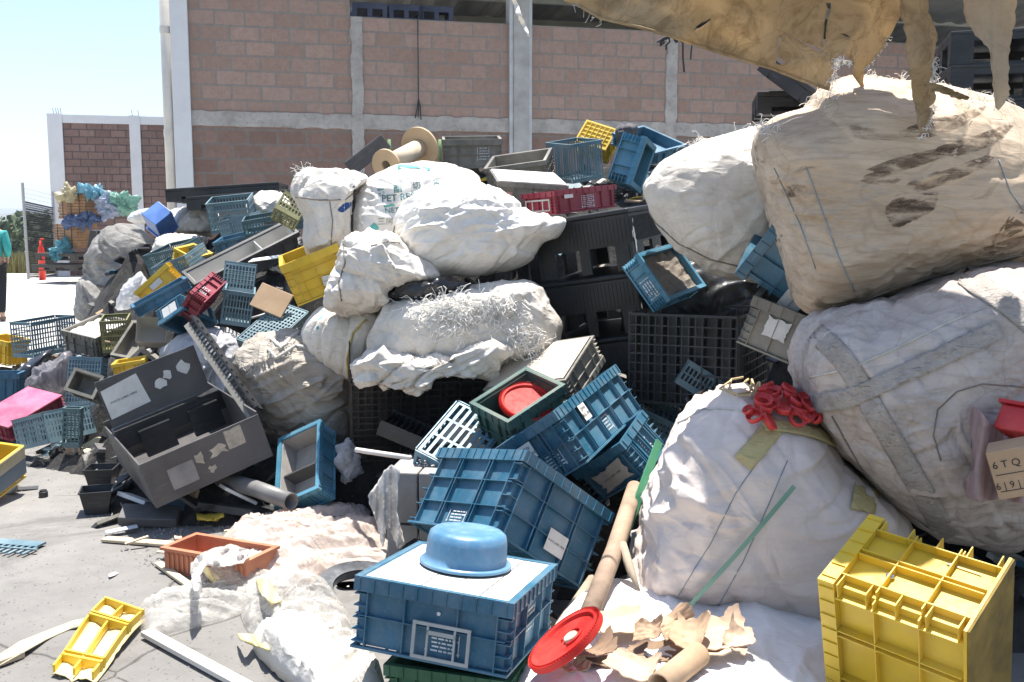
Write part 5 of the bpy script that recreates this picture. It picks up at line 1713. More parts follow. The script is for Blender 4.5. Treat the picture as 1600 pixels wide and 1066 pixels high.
B15 = bag('flattened white folded sacks piled left of the grid baskets', [(238, 365), (248, 345), (268, 330), (300, 325), (332, 330), (345, 350), (330, 372), (280, 372), (245, 372)], 10.5, .35, WB2, A=(.07, .03, .02), seed=15, crease=.04, fold=(1.8, (.6, 1, 2)), nt=140, nphi=60)
B16 = bag('white sack slumped below the folded sacks, left of the small yellow crate', [(234, 400), (245, 372), (280, 366), (318, 370), (315, 400), (290, 420), (262, 432), (238, 428)], 9.6, .3, WB2, A=(.06, .03, .02), seed=16, crease=.04, fold=(1.8, (.6, 1, 2)), nt=140, nphi=60)
bag('dark grey plastic sheet bundled behind the pink-topped crate', [(38, 605), (55, 580), (80, 565), (100, 548), (112, 560), (108, 600), (90, 622), (50, 622)], 7.9, .25, film('grey_sheet', (0.30, 0.28, 0.30), 1.0, 1.2), name='plastic_bundle', cat='bundle', A=(.05, .03, .02), seed=17, crease=.04, fold=(2, (1, 1, 1)), nt=120, nphi=50)
bag('black plastic sack lying low at the left between the pink-topped crate and grid basket', [(14, 600), (30, 575), (60, 560), (75, 550), (60, 580), (30, 610)], 8.4, .2, plastic('black_film', (0.015, 0.018, 0.03), (.1, .1, .1), .3, .25), name='black_sack', A=(.04, .02, .01), seed=18, crease=.03, fold=(2, (1, 1, 1)), nt=90, nphi=40)
bag('light grey cloth bundle behind the big dark tote', [(255, 560), (272, 530), (310, 512), (350, 516), (382, 540), (395, 590), (388, 640), (350, 650), (300, 610)], 6.3, .3, fabric('pale_grey_cloth', (0.45, 0.44, 0.45), (0.3, 0.28, 0.27), .4, .9), name='cloth_bundle', cat='bundle', A=(.05, .03, .015), seed=19, crease=.03, fold=(2.4, (1, 1, 1)), nt=150, nphi=60)
bag('crinkled clear bag glinting beside the leftmost yellow crate', [(182, 480), (190, 455), (210, 430), (222, 425), (226, 450), (205, 475)], 8.2, .1, film('clear_film', (0.8, 0.8, 0.82), .6, 1.2), name='plastic_bag', cat='bag', A=(.04, .03, .02), seed=20, crease=.04, fold=(3, (1, 1, 1)), nt=90, nphi=40)
bag('clear bag of pale scrap wedged under the white rod, right of the blue-rimmed crate', [(525, 710), (532, 690), (550, 688), (565, 710), (560, 740), (545, 760), (530, 750)], 4.9, .08, film('clear_film', (0.8, 0.8, 0.82)), name='plastic_bag', cat='bag', A=(.02, .02, .012), seed=21, crease=.03, fold=(4, (1, 1, 1)), nt=90, nphi=40)
bag('white jug-like crumpled tub lying far left against the brown annex wall', [(198, 345), (205, 332), (225, 325), (240, 328), (238, 345), (220, 352)], 13, .15, WHT, name='plastic_tub', cat='tub', A=(.02, .01, .005), seed=22, crease=.01, nt=80, nphi=40)
bag('black filler sack added to darken gap behind the mesh pallet, under the smooth white sack', [(985, 400), (1060, 385), (1160, 400), (1240, 430), (1260, 520), (1240, 640), (1120, 660), (1000, 640), (965, 520)], 5.55, .34, plastic('filler_black_plastic', (.010, .010, .011), (.07, .065, .06), .3, .35), name='black_sack', A=(.05, .03, .015), seed=51, crease=.03, nt=130, nphi=60)  # added dark body, closes the gap below the white sack
# ---------------------------------------------------------------- sheets, mounds
def inside(pt, poly):
    x, y = pt; c = False; n = len(poly); j = n - 1
    for i in range(n):
        if (poly[i][1] > y) != (poly[j][1] > y) and x < (poly[j][0] - poly[i][0]) * (y - poly[i][1]) / (poly[j][1] - poly[i][1]) + poly[i][0]:
            c = not c
        j = i
    return c

def sheet(name, outline, fn, mat, step=6, t=.004, frayed=0.0, holes=(), seed=1, parent=None, smooth=True):
    """thin sheet of material filling an outline; fn gives the world point"""
    r = random.Random(seed)
    def dens(poly, fr):
        P_ = []
        n = len(poly)
        for i in range(n):
            a, b = poly[i], poly[(i + 1) % n]
            k = max(1, int(math.hypot(b[0] - a[0], b[1] - a[1]) / step))
            for q in range(k):
                P_.append((a[0] + (b[0] - a[0]) * q / k + (r.gauss(0, fr) if q else 0), a[1] + (b[1] - a[1]) * q / k + (r.gauss(0, fr) if q else 0)))
        return P_
    bd = dens(outline, frayed)
    pts = list(bd); edges = [(i, (i + 1) % len(bd)) for i in range(len(bd))]
    hs = [dens(h, frayed) for h in holes]
    for h in hs:
        o = len(pts); pts += h
        edges += [(o + i, o + (i + 1) % len(h)) for i in range(len(h))]
    xs_ = [p[0] for p in bd]; ys_ = [p[1] for p in bd]
    y = min(ys_); row = 0
    while y < max(ys_):
        x = min(xs_) + (step / 2 if row % 2 else 0)
        while x < max(xs_):
            if inside((x, y), bd) and not any(inside((x, y), h) for h in hs): pts.append((x, y))
            x += step
        y += step * .87; row += 1
    vs, ed, fs, *_ = geometry.delaunay_2d_cdt([Vector(p) for p in pts], edges, [], 0, 1e-4)
    out = []
    for f in fs:
        cx = sum(vs[i].x for i in f) / len(f); cy = sum(vs[i].y for i in f) / len(f)
        if inside((cx, cy), bd) and not any(inside((cx, cy), h) for h in hs): out.append(tuple(f))
    o = MB().add([tuple(fn(v.x, v.y)) for v in vs], out).build(name, mat, parent, smooth=smooth)
    if t: solidify(o, t, 0)
    return o

CARVE = []
def mound(name, label, cat, outline, zf, hmax, mat, amp=.03, f=3.0, seed=1.0, nt=150, nr=46, z0=.006, cen=None, pw=.5, kind=None, dirn=0.0, stretch=.35):
    """loose crumpled film or cloth lying on the ground"""
    cv = catmull(outline, 10)
    if cen is None: cen = cv.mean(0)
    wp = [atz(x, y, zf) for x, y in cv]
    CARVE.append([(p.x, p.y) for p in wp[::4]])
    c = atz(cen[0], cen[1], zf)
    ang = np.array([math.atan2(p.y - c.y, p.x - c.x) for p in wp]); rad = np.array([math.hypot(p.x - c.x, p.y - c.y) for p in wp])
    o_ = np.argsort(ang); ang = ang[o_]; rad = rad[o_]
    th = np.linspace(-math.pi, math.pi, nt, endpoint=False)
    rr = np.interp(th, np.concatenate([ang - 2 * math.pi, ang, ang + 2 * math.pi]), np.tile(rad, 3))
    vs = [(c.x, c.y, zf + hmax)]
    ro = Matrix.Rotation(dirn, 3, 'Z')
    for j in range(1, nr + 1):
        s_ = j / nr
        for k in range(nt):
            x = c.x + rr[k] * s_ * math.cos(th[k]); y = c.y + rr[k] * s_ * math.sin(th[k])
            h = hmax * max(0, 1 - s_ ** 2.2) ** pw
            q = ro @ Vector((x, y, 0))
            env = min(1, (1 - s_) * 5 + .25)
            h += env * amp * (1.3 * ridged(q, f, seed, (1, stretch, 1), 1.2) + .5 * ridged(q, f * 2.3, seed + 4, (1, stretch * 1.3, 1), 1.5) + .25 * ridged(q, f * 5, seed + 9, (1, .6, 1), 1.3) - .5)
            h += env * amp * 1.2 * noise.noise(q * f * .6 + Vector((seed, 0, 0)))
            vs.append((x, y, max(z0 + (.004 if s_ < 1 else 0), zf * (1 if s_ < 1 else .0) + h)))
    fs = [(0, 1 + k, 1 + (k + 1) % nt) for k in range(nt)]
    for j in range(nr - 1):
        for k in range(nt):
            k2 = (k + 1) % nt
            fs.append((1 + j * nt + k, 1 + (j + 1) * nt + k, 1 + (j + 1) * nt + k2, 1 + j * nt + k2))
    o = MB().add(vs, fs).build(name, mat, smooth=True)
    solidify(o, .003, -1)
    tag(o, label, cat, kind=kind)
    return o

# ---------------------------------------------------------------- foreground
PINKF = film('pale_pink_film', (0.82, 0.70, 0.62), .72, 1.6)
CLR = film('clear_stretch_film', (0.78, 0.75, 0.70), .30, 1.8)
WF = film('white_film', (0.80, 0.78, 0.76), .9, .9)
mound('plastic_film', 'pale pink plastic film heaped behind the orange planter', 'plastic film', [(330, 895), (345, 850), (400, 820), (470, 812), (530, 805), (570, 800), (600, 830), (628, 852), (612, 878), (520, 895), (488, 915), (420, 905), (370, 912)], 0.0, .10, PINKF, .038, 7, 1.0, dirn=1.2, stretch=.15)
mound('plastic_film', 'trail of clear stretch film on the concrete behind the yellow panel', 'plastic film', [(212, 965), (245, 938), (300, 922), (350, 898), (400, 890), (455, 905), (420, 940), (360, 968), (300, 985), (250, 998), (222, 990)], 0.0, .05, CLR, .030, 8, 2.0, dirn=1.35, stretch=.13)
mound('plastic_film', 'tangled clear bag of film left of the basin crate', 'plastic film', [(372, 925), (400, 905), (440, 903), (490, 912), (530, 940), (552, 985), (548, 1015), (500, 1022), (430, 1012), (385, 985)], 0.0, .10, CLR, .040, 7, 3.0, dirn=.5, pw=.8, stretch=.14)
mound('cloth', 'white cloth hanging out of the clear film toward the bottom edge', 'cloth', [(395, 1000), (440, 985), (500, 992), (550, 1008), (588, 1050), (600, 1100), (520, 1120), (470, 1075), (425, 1040)], 0.03, .08, fabric('bright_cloth', (.56, .53, .49), (.5, .45, .38), .5, 1.0), .045, 7, 4.0, dirn=.4, stretch=.14)
FS = mound('white_sack', 'flat white sack in full sun with torn cardboard lying on it, bottom edge', 'sack', [(800, 1100), (835, 1040), (880, 985), (930, 948), (1020, 932), (1100, 936), (1190, 945), (1285, 975), (1330, 1080), (1300, 1200), (1000, 1240), (820, 1200)], 0.06, .17, fabric('sunlit_woven', (.76, .75, .73), (.6, .45, .42), .22, .5, scale=1.2), .018, 3, 5.0, pw=.35, nr=60, nt=200)
FS['_y'] = 3.0
# terracotta planter
e = empty('planter', 'orange terracotta coloured ribbed planter trough half covered by pink film', 'planter', M=Matrix.Translation(atz(345, 893, 0.0)) @ Matrix.Rotation(R(-24), 4, 'Z'))
ter = plastic('terracotta_plastic', (0.50, 0.165, 0.075), (0.55, 0.4, 0.3), .25, .6)
m = MB(); L, Wd, H = .44, .20, .10
m.box((-L / 2, -Wd / 2, 0), (L / 2, Wd / 2, .006)).box((-L / 2, -Wd / 2, .0062), (L / 2, -Wd / 2 + .006, H)).box((-L / 2, Wd / 2 - .006, .0062), (L / 2, Wd / 2, H))
m.box((-L / 2, -Wd / 2 + .0062, .0062), (-L / 2 + .006, Wd / 2 - .0062, H)).box((L / 2 - .006, -Wd / 2 + .0062, .0062), (L / 2, Wd / 2 - .0062, H))
for k in range(16):
    x = -L / 2 + .02 + k * .0265
    m.box((x, -Wd / 2 - .006, .01), (x + .010, -Wd / 2 - .0003, H - .012))
m.build('body', ter, e)
m = MB().box((-L / 2 - .012, -Wd / 2 - .014, H), (L / 2 + .012, -Wd / 2 + .010, H + .012)).box((-L / 2 - .012, Wd / 2 - .010, H), (L / 2 + .012, Wd / 2 + .014, H + .012)).box((-L / 2 - .012, -Wd / 2 + .0102, H), (-L / 2 + .012, Wd / 2 - .0102, H + .0118)).box((L / 2 - .012, -Wd / 2 + .0102, H), (L / 2 + .012, Wd / 2 - .0102, H + .0118))
m.build('rim', ter, e)
# black round pot with broad rim
p = at(565, 915, 3.95)
e = empty('black_pot', 'black round pot with a broad flat rim tucked behind the basin crate', 'pot', M=Matrix.Translation(p) @ Matrix.Rotation(R(12), 4, 'X') @ Matrix.Rotation(R(6), 4, 'Y'))
MB().lathe([(.118, 0), (.185, .004), (.19, 0), (.187, -.006), (.122, -.008), (.10, -.12), (0, -.125), (0, -.119), (.095, -.115), (.116, -.004)], 48).build('body', plastic('matte_black_pot', (.035, .04, .05), (.3, .3, .3), .4, .4), e, smooth=True)
bag('white rag lying inside the black pot', [(525, 925), (540, 915), (560, 918), (575, 930), (560, 938), (535, 935)], 3.95, .04, WB, name='rag', cat='rag', A=(.01, .008, .004), nt=60, nphi=30, sup=False)
# green crate under the basin crate
MA, dA = poseM('A')
GRC = plastic('green_crate_plastic', (0.02, 0.13, 0.055), (.2, .25, .2), .3, .4)
POSES['under'] = [[MA[0][0], MA[0][1], 0, MA[1][0], MA[1][1], 0, 0, 0, 1], [MA.translation.x + .03, MA.translation.y + .02, 0.0], [dA[0] * .85, dA[1] * .85, .0]]
yy = Vector((MA[0][1], MA[1][1], 0)).normalized(); xx_ = Vector((yy.y, -yy.x, 0))
lowA = min((MA @ Vector((sx * dA[0] / 2, sy * dA[1] / 2, 0))).z for sx in (-1, 1) for sy in (-1, 1))
POSES['under'] = [[xx_.x, yy.x, 0, xx_.y, yy.y, 0, 0, 0, 1], [MA.translation.x + .04, MA.translation.y + .02, 0.002], [dA[0] * .8, dA[1] * .82, max(.06, lowA + .005)]]
e, d = crate('under', 'dark green crate on the ground carrying the blue crate with the basin', GRC, nv=(3, 4), nh=0)
marks(e, d, 'x-', .35, .5, .08, .05, 3, arrows=False, off=-.012)
# basin
n_ = MA.to_3x3() @ Vector((0, 0, 1)); p0 = MA @ Vector((0, 0, dA[2] - .002))
dr = ray(728, 896); t_ = (p0 - CAM).dot(n_) / dr.dot(n_); pb = CAM + dr * t_
c_ = CAM + ray(727, 884) * ((p0 - CAM).dot(n_) / ray(727, 884).dot(n_))
rb = 72 / F * (c_ - CAM).dot(FW)
bas = empty('basin', 'dusty light blue round basin turned upside down on the boarded crate', 'basin', M=Matrix.Translation(c_) @ MA.to_3x3().normalized().to_4x4())
BAS = plastic('basin_blue', (0.085, 0.235, 0.39), (0.36, 0.38, 0.38), .40, .35)
k = rb
H = .118
prof = [(k * .97, .006), (k, .008), (k * 1.0, .014), (k * .975, .018), (k * .90, .020), (k * .885, .04), (k * .865, H * .72), (k * .83, H * .90), (k * .74, H * .985), (k * .6, H), (k * .56, H * .975), (k * .3, H * .97), (0, H * .97)]
o = MB().lathe(prof, 72).build('body', BAS, bas, smooth=True); solidify(o, .003, -1)
# red bucket lids
def lid(label, c, nrm, r, parent=None, chip=True):
    q = nrm.normalized().to_track_quat('Z', 'Y').to_matrix().to_4x4()
    e = empty('bucket_lid', label, 'lid', M=Matrix.Translation(c) @ q)
    red = plastic('red_plastic', (0.62, 0.018, 0.012), (0.75, 0.25, 0.2), .22, .55, spec=.25, trans=.2)
    MB().lathe([(0, 0), (r * .80, 0), (r * .83, .010), (r * .90, .012), (r * .92, .0), (r * .98, .002), (r, .011), (r * 1.0, -.007), (r * .985, -.010), (r * .965, -.007), (r * .95, -.004), (r * .8, -.003), (0, -.003)], 96).build('disc', red, e, smooth=False)
    m = MB()
    for k in range(72):
        a = k / 72 * 6.283
        m.bar((r * .925 * math.cos(a), r * .925 * math.sin(a), .005), (r * .985 * math.cos(a), r * .985 * math.sin(a), .009), .0025, .008)
    m.build('rim_teeth', red, e)
    if chip:
        MB().lathe([(0, .001), (r * .19, .001), (r * .17, .008), (r * .14, .011), (r * .11, .007), (0, .007)], 24).build('spout_cap', plastic('yellowed_cap', (.6, .55, .4), (.5, .5, .4), .2, .35), e, smooth=True)
        bpy.data.objects[e.children[-1].name].location = (r * .1, r * .15, 0)
        m = MB().tube([(r * .28 * math.cos(a) + r * .1, r * .28 * math.sin(a) + r * .15, .004) for a in [q_ * .25 for q_ in range(-2, 18)]], .003, 6)
        m.build('pull_ring', red, e, smooth=True)
    return e
lc_ = at(884, 1000, 2.72); tc_ = (CAM - lc_).normalized(); pv_ = Vector((-.6, 0, .8)); pv_ = (pv_ - tc_ * pv_.dot(tc_)).normalized()
nv_ = tc_ * .34 + pv_ * .94
lid('red bucket lid leaning between the basin crate and the torn cardboard', lc_, nv_, .128)
MG, dG = poseM('G')
gz = MG @ Vector((.035, -.01, dG[2] * .72))
lid('red bucket lid lying inside the dirty green crate', gz, (MG.to_3x3() @ Vector((.1, -.25, 1))), .128, chip=False)

# poles and sticks
def pole(name, label, cat, pts, r, mat, n=12, hollow=False):
    P_ = [at(*p) if len(p) == 3 else p for p in pts]
    o = MB().tube(P_, r, n, cap=not hollow).build(name, mat, smooth=True)
    if hollow: solidify(o, -.006, -1)
    return tag(o, label, cat)
def gp(px, py, z): return atz(px, py, z)
tubem = simple('cardboard_tube', (0.33, 0.235, 0.165), .85, .4, 7, .6)
pole('cardboard_tube', 'long dusty cardboard tube standing beside the PLACE LABEL HERE crate', 'tube', [(992, 762, 3.9), (960, 860, 3.5), (920, 962, 3.05)], .027, tubem, 20, True)
grp = plastic('green_pole_plastic', (0.02, 0.16, 0.075), (.2, .25, .2), .2, .35)
o = MB().bar(at(1030, 690, 4.0), at(935, 950, 3.45), .035, .008, up=(0, 1, .3)).build('green_lath', grp); tag(o, 'dark green flat slat behind the cardboard tube', 'slat')
bam = simple('old_bamboo', (0.33, 0.27, 0.20), .85, .3, 14, .5)
pole('bamboo_cane', 'split bamboo cane end in the shade between the tube and the pale sack', 'cane', [(972, 850, 3.5), (985, 890, 3.4), (1001, 930, 3.3)], [.017, .016, .004], bam, 9)
pole('stick', 'weathered stick below the tipped blue crate', 'stick', [(925, 905, 3.6), (875, 978, 3.25)], .019, bam, 8)
ga_, gb_ = hit(B4, 1226, 758, .06)[0], hit(B4, 1062, 930, .075)[0]
P_ = [ga_.lerp(gb_, q_ / 6) + Vector((0, -.012 * math.sin(q_ / 6 * 3.14), 0)) for q_ in range(7)]
m = MB()
for a_, b_ in zip(P_[:-1], P_[1:]): m.bar(a_, b_, .014, .006, up=(0, -1, .3))
tag(m.build('green_strip', plastic('pale_green_strip', (0.24, 0.44, 0.33), (.45, .5, .45), .3, .3, trans=.4)), 'pale green translucent strip leaning on the plump pale sack', 'strip')
whp = simple('white_rod', (.6, .57, .52), .6, .15)
pole('rod', 'white rod sticking out under the black mesh pallet', 'rod', [(556, 703, 4.45), (642, 716, 4.35)], .012, whp)
pole('grey_pipe', 'grey plastic pipe with an open end beside the big dark tote', 'pipe', [(345, 748, 4.95), (400, 764, 4.8), (455, 784, 4.6)], .036, plastic('grey_pipe_pvc', (.16, .155, .15), (.3, .28, .26), .3, .45), 20, True)
wood = WOODL
def plank(name, label, cat, a, b, wd, t, mat=wood, up=(0, 0, 1)):
    return tag(bevel(MB().bar(a, b, wd, t, up).build(name, mat), .002, 1), label, cat)
plank('wood_strip', 'pale wooden strip on the concrete behind the orange planter', 'strip', gp(163, 842, .012), gp(300, 853, .012), .055, .014)
plank('wood_strip', 'long white wooden stick crossing the bottom edge beside the yellow panel', 'stick', gp(229, 988, .02), gp(420, 1092, .02), .045, .02, simple('whitewashed_wood', (.6, .56, .5), .8, .12, 8))
plank('wood_strip', 'short pale wood offcut at the bottom left edge', 'offcut', gp(-20, 1040, .015), gp(33, 1020, .015), .05, .022)
plank('wood_strip', 'pale splinter lying in front of the orange planter', 'splinter', gp(247, 880, .012), gp(300, 918, .012), .035, .014)
plank('plastic_strip', 'grey-white bent strip on the ground under the tote', 'strip', gp(165, 832, .02), gp(215, 822, .03), .05, .006, simple('pale_strip', (.5, .52, .55)))
cv_ = [(0, 1022), (30, 1003), (75, 985), (115, 970), (157, 962), (158, 972), (110, 983), (72, 1000), (40, 1018), (0, 1040), (-25, 1050), (-25, 1035)]
o = sheet('packing_strap', cv_, lambda x, y: atz(x, y, .012 + .010 * math.sin(x * .05)), simple('tan_strap', (.42, .37, .26), .7), 6, .004)
tag(o, 'curved tan strap on the concrete left of the yellow panel', 'strap')
o = MB().lathe([(0, 0), (.024, 0), (.024, .028), (.019, .03), (.019, .038), (0, .038)], 16).build('black_puck', blkp); o.location = gp(68, 776, .002)
tag(o, 'small black cap alone on the concrete', 'cap')
pole('bottle', 'small crushed grey bottle lying by the planter splinter', 'bottle', [gp(259, 912, .025), gp(266, 918, .025), gp(278, 925, .022), gp(281, 928, .02)], [.022, .024, .022, .010], simple('grey_bottle', (.35, .34, .32), .3), 12)
# comb piece
cb_ = empty('grid_scrap', 'small broken pale blue grid piece on the concrete at the left edge', 'scrap', loc=gp(20, 858, .01))
m = MB()
m.box((-.25, .03, 0), (.10, .10, .010))
for k in range(11):
    m.box((-.24 + k * .034, -.06 - .01 * (k % 3), .001), (-.228 + k * .034, .0298, .009))
m.box((-.2, -.02, .010), (.14, -.008, .014))
m.build('comb', TEAL, cb_).rotation_euler = (0, 0, R(-12))
# broken yellow panel
e = empty('crate_panel', 'broken yellow crate side lying in the sun on the concrete', 'crate panel', loc=(0, 0, 0))
A_, B_, C_, D_ = gp(163, 945, .02), gp(228, 968, .02), gp(148, 1062, .02), gp(80, 1050, .02)
e.location = (A_ + C_) / 2; e.location.z = 0; O_ = e.location.copy()
def bl(u, v, z=0):
    p = (A_ * (1 - u) + B_ * u) * (1 - v) + (D_ * (1 - u) + C_ * u) * v
    return p - O_ + Vector((0, 0, z + .012 * math.sin(v * 5)))
m = MB(); n1, n2 = 10, 18
edge = lambda v: .06 * noise.noise(Vector((v * 9, 2, 1)))
vs = [bl(max(0, min(1, i / n1 + (edge(j / n2) if i in (0, n1) else 0))), j / n2 + (.03 * noise.noise(Vector((i * .9, 5, 1))) if j == n2 else 0), .008 * math.sin(i)) for j in range(n2 + 1) for i in range(n1 + 1)]
m.add(vs, [(j * (n1 + 1) + i, j * (n1 + 1) + i + 1, (j + 1) * (n1 + 1) + i + 1, (j + 1) * (n1 + 1) + i) for j in range(n2) for i in range(n1)])
YP = plastic('pale_yellow_panel', (.74, .62, .30), (.6, .5, .3), .3, .5)
solidify(m.build('skin', YP, e, smooth=True), .004, -1)
m = MB()
for v in (.02, .30, .34, .80, .85):
    for q in range(8): m.bar(bl(.05 + .115 * q, v, .022), bl(.05 + .115 * (q + 1), v, .022), .010, .034)
for u in (.04, .5, .93):
    for q in range(12): m.bar(bl(u, .02 + .08 * q, .020), bl(u, .02 + .08 * (q + 1), .020), .008, .026)
m.build('rib', YEL, e)
# yellow scraps near the films
for k, (o_, lb) in enumerate([([(372, 990), (395, 992), (440, 1002), (448, 1015), (440, 1024), (400, 1010), (375, 1000)], 'pale yellow plastic scrap under the tangled clear film'), ([(400, 905), (415, 902), (432, 925), (440, 940), (425, 945), (405, 925)], 'yellow scrap rising from the clear film left of the pot'), ([(312, 880), (330, 890), (345, 905), (335, 912), (318, 895)], 'bent yellow scrap against the orange planter')]):
    tag(sheet('yellow_scrap', o_, lambda x, y, k=k: atz(x, y, .06 + .05 * (k == 1) + .02 * math.sin(x * .2)), YP, 5, .006), lb, 'scrap')

# torn cardboard on the white sack
cbm = simple('torn_cardboard', (0.44, 0.30, 0.19), .88, .18, 7, .35)
cbd = simple('worn_cardboard', (0.24, 0.165, 0.11), .9, .3, 9, .4)
def scrapcard(label, cx, cy, w, h, z, ang, sd, mt, bend=.8, tilt=0.0):
    """torn piece: irregular outline, two sharp creases, one curled end"""
    r = random.Random(sd)
    n = 26; out = []
    for i in range(n):
        t = i / n * 6.283
        q = max(abs(math.cos(t)), abs(math.sin(t)))
        rr = (1 / q) * (1 - abs(r.gauss(0, .10)))
        out.append((rr * math.cos(t) * 50, rr * math.sin(t) * 50))
    c = atz(cx, cy, z)
    M = Matrix.Translation(c) @ Matrix.Rotation(R(ang), 4, 'Z') @ Matrix.Rotation(R(tilt), 4, 'X')
    c1, c2 = r.uniform(-.5, -.1), r.uniform(.2, .6)
    bend = bend * .55
    s1, s2 = r.uniform(.5, 1.1) * bend, r.uniform(-.9, .9) * bend
    def fn(x, y):
        u, v = x / 50, y / 50
        uu = u + .25 * v
        zz = 0
        if uu > c2: zz += (uu - c2) * s1 * w * .6 + (uu - c2) ** 2 * w * .5 * bend
        if uu < c1: zz += (c1 - uu) * s2 * w * .6
        if v > .3: zz += (v - .3) ** 2 * .35 * h * (1 if sd % 2 else -1)
        zz += .004 * noise.noise(Vector((x * .06, y * .06, sd)))
        return M @ Vector((u * w / 2 * (1 - .1 * abs(zz) / w), v * h / 2, zz))
    return tag(sheet('cardboard_scrap', out, fn, mt, 5, .004, 1.2, seed=sd, smooth=False), label, 'cardboard', 'torn cardboard on the white sack')
cbl = simple('sunbleached_cardboard', (0.54, 0.39, 0.27), .88, .12, 7, .35)
for args in [
    ('large flat torn cardboard next to the leaning red lid, its corrugation showing', 965, 975, .19, .15, .265, 8, 11, cbl, .3, 0),
    ('dark worn cardboard at the bottom of the pile, left of the cardboard roll', 955, 1030, .22, .12, .215, -10, 12, cbd, .4, 0),
    ('dark crushed cardboard edge in the middle of the pile, under the folded flaps', 1040, 1022, .22, .12, .22, 12, 13, cbd, .5, 0),
    ('upright narrow cardboard with a blackened torn top', 1052, 975, .15, .07, .295, 50, 14, cbm, .9, 38),
    ('folded cardboard flap right beside the upright narrow piece', 1078, 992, .11, .13, .285, -30, 15, cbm, 1.0, 20),
    ('widest pale cardboard with a raised curled corner at the right end', 1125, 992, .20, .15, .275, 18, 17, cbl, .7, 8),
    ('cardboard curl standing at the far right tip of the pile', 1150, 1000, .10, .08, .27, 70, 19, cbl, 1.2, 15),
    ('creased cardboard below the large flat piece, near the picture bottom', 990, 1045, .16, .10, .24, -35, 21, cbl, .8, 10),
    ('dark folded cardboard strip running under the red lid', 925, 1022, .18, .06, .24, 25, 23, cbd, .8, -10),
    ('small bent cardboard tab on top of the large flat piece', 1012, 985, .09, .07, .30, -15, 25, cbm, 1.3, 25),
    ('triangular cardboard piece between the roll and the widest pale piece', 1105, 1020, .13, .08, .25, 5, 27, cbl, .6, -12),
    ('tiny torn cardboard shred at the lower left of the pile', 900, 1045, .09, .05, .22, 40, 29, cbm, .8, 0)]:
    scrapcard(*args)
o = MB().tube([atz(1030, 1072, .25), atz(1060, 1048, .25), atz(1092, 1022, .26)], .036, 18, cap=False).build('cardboard_roll', cbm, smooth=True)
solidify(o, .005, -1); tag(o, 'rolled cardboard with an open end at the bottom edge of the picture', 'cardboard roll')

# red rings in the open mouth of the pale sack
redm = plastic('red_ring_plastic', (0.66, 0.03, 0.03), (.8, .3, .25), .2, .3, trans=.2)
rg = random.Random(12)
pos = [(1165, 648), (1178, 632), (1196, 640), (1210, 624), (1226, 636), (1240, 630), (1190, 655), (1212, 650), (1234, 650), (1252, 644), (1266, 652), (1204, 614), (1222, 618), (1246, 660), (1180, 618)]
pos += [(1170, 656), (1186, 646), (1204, 632), (1222, 628), (1244, 640), (1258, 658), (1272, 662), (1228, 660), (1194, 624)]
nm = ['leftmost', 'left rear', 'left middle', 'upper middle', 'central', 'right of centre', 'lower left', 'lower middle', 'lower right of centre', 'right middle', 'rightmost', 'highest left', 'highest right', 'lowest right', 'far left rear', 'lower far left', 'left inner', 'small upper left', 'small upper', 'small right upper', 'small right lower', 'small far right', 'small lowest', 'small topmost left']
for k, (px, py) in enumerate(pos):
    p, n__ = hit(B4, px + 4, py + 14, .012)
    d_ = (n__ + Vector((0, 0, .6)) + Vector((rg.gauss(0, .55), rg.gauss(0, .55), rg.gauss(0, .3)))).normalized()
    rr_ = rg.uniform(.018, .032)
    o = MB().lathe([(rr_ * .62, -.004), (rr_, -.006), (rr_ * 1.08, .012), (rr_ * 1.02, .013), (rr_ * .93, .001), (rr_ * .6, .003)], 22, closed=True).build('plastic_ring', redm, smooth=True)
    o.matrix_world = Matrix.Translation(p + n__ * .035 + Vector((0, 0, .01))) @ d_.to_track_quat('Z', 'Y').to_matrix().to_4x4()
    tag(o, nm[k] + ' red plastic ring in the open mouth of the plump pale sack', 'ring', 'red rings in the sack mouth')
tag(sheet('red_film', [(1172, 632), (1185, 615), (1215, 610), (1255, 622), (1282, 650), (1290, 668), (1260, 668), (1215, 652), (1180, 655)], lambda x, y: hit(B4, x, y, .028 + .03 * abs(noise.noise(Vector((x * .06, y * .06, 2)))))[0], redm, 7, .002), 'torn red plastic sheet under the red rings', 'plastic sheet')
m = MB()
for k in range(9):
    x0 = 1150 + k * 12
    pth = [hit(B4, x0 + 16 * math.cos(a) + rg.gauss(0, 3), 610 + k + 12 * math.sin(a) + rg.gauss(0, 3), .02 + .01 * rg.random())[0] for a in [q * .7 for q in range(7)]]
    m.tube(pth, .004, 5)
tag(m.build('straw_rope', simple('straw', (.5, .38, .2), .8)), 'loops of straw coloured rope at the top of the plump pale sack', 'rope')

# carton and red crate scrap at the right edge
M = Matrix.Translation(at(1606, 735, 2.75)) @ Matrix.Rotation(R(-28), 4, 'Z') @ Matrix.Rotation(R(-18), 4, 'Y')
e = empty('cardboard_box', 'tan cardboard box printed with a grid of figures, cut off by the right edge', 'box', M=M)
o = MB().box((-.09, -.05, -.06), (.12, .10, .08)).build('body', CARD, e); bevel(o, .004)
m = MB(); add_text(m, '6 T Q', .03, (-.045, -.052, .03), (1, 0, 0), (0, 0, 1)); add_text(m, '6 | 9 | 4', .028, (-.045, -.052, -.03), (1, 0, 0), (0, 0, 1))
m.build('printed_text', INK, e)
m = MB()
for z in (.01, -.038): m.box((-.08, -.0515, z), (.11, -.0505, z + .002))
m.build('printed_lines', INK, e)
M = Matrix.Translation(at(1612, 668, 2.9)) @ Matrix.Rotation(R(30), 4, 'Z') @ Matrix.Rotation(R(30), 4, 'Y')
e = empty('red_container', 'bright red plastic container corner just showing at the right edge', 'container', M=M)
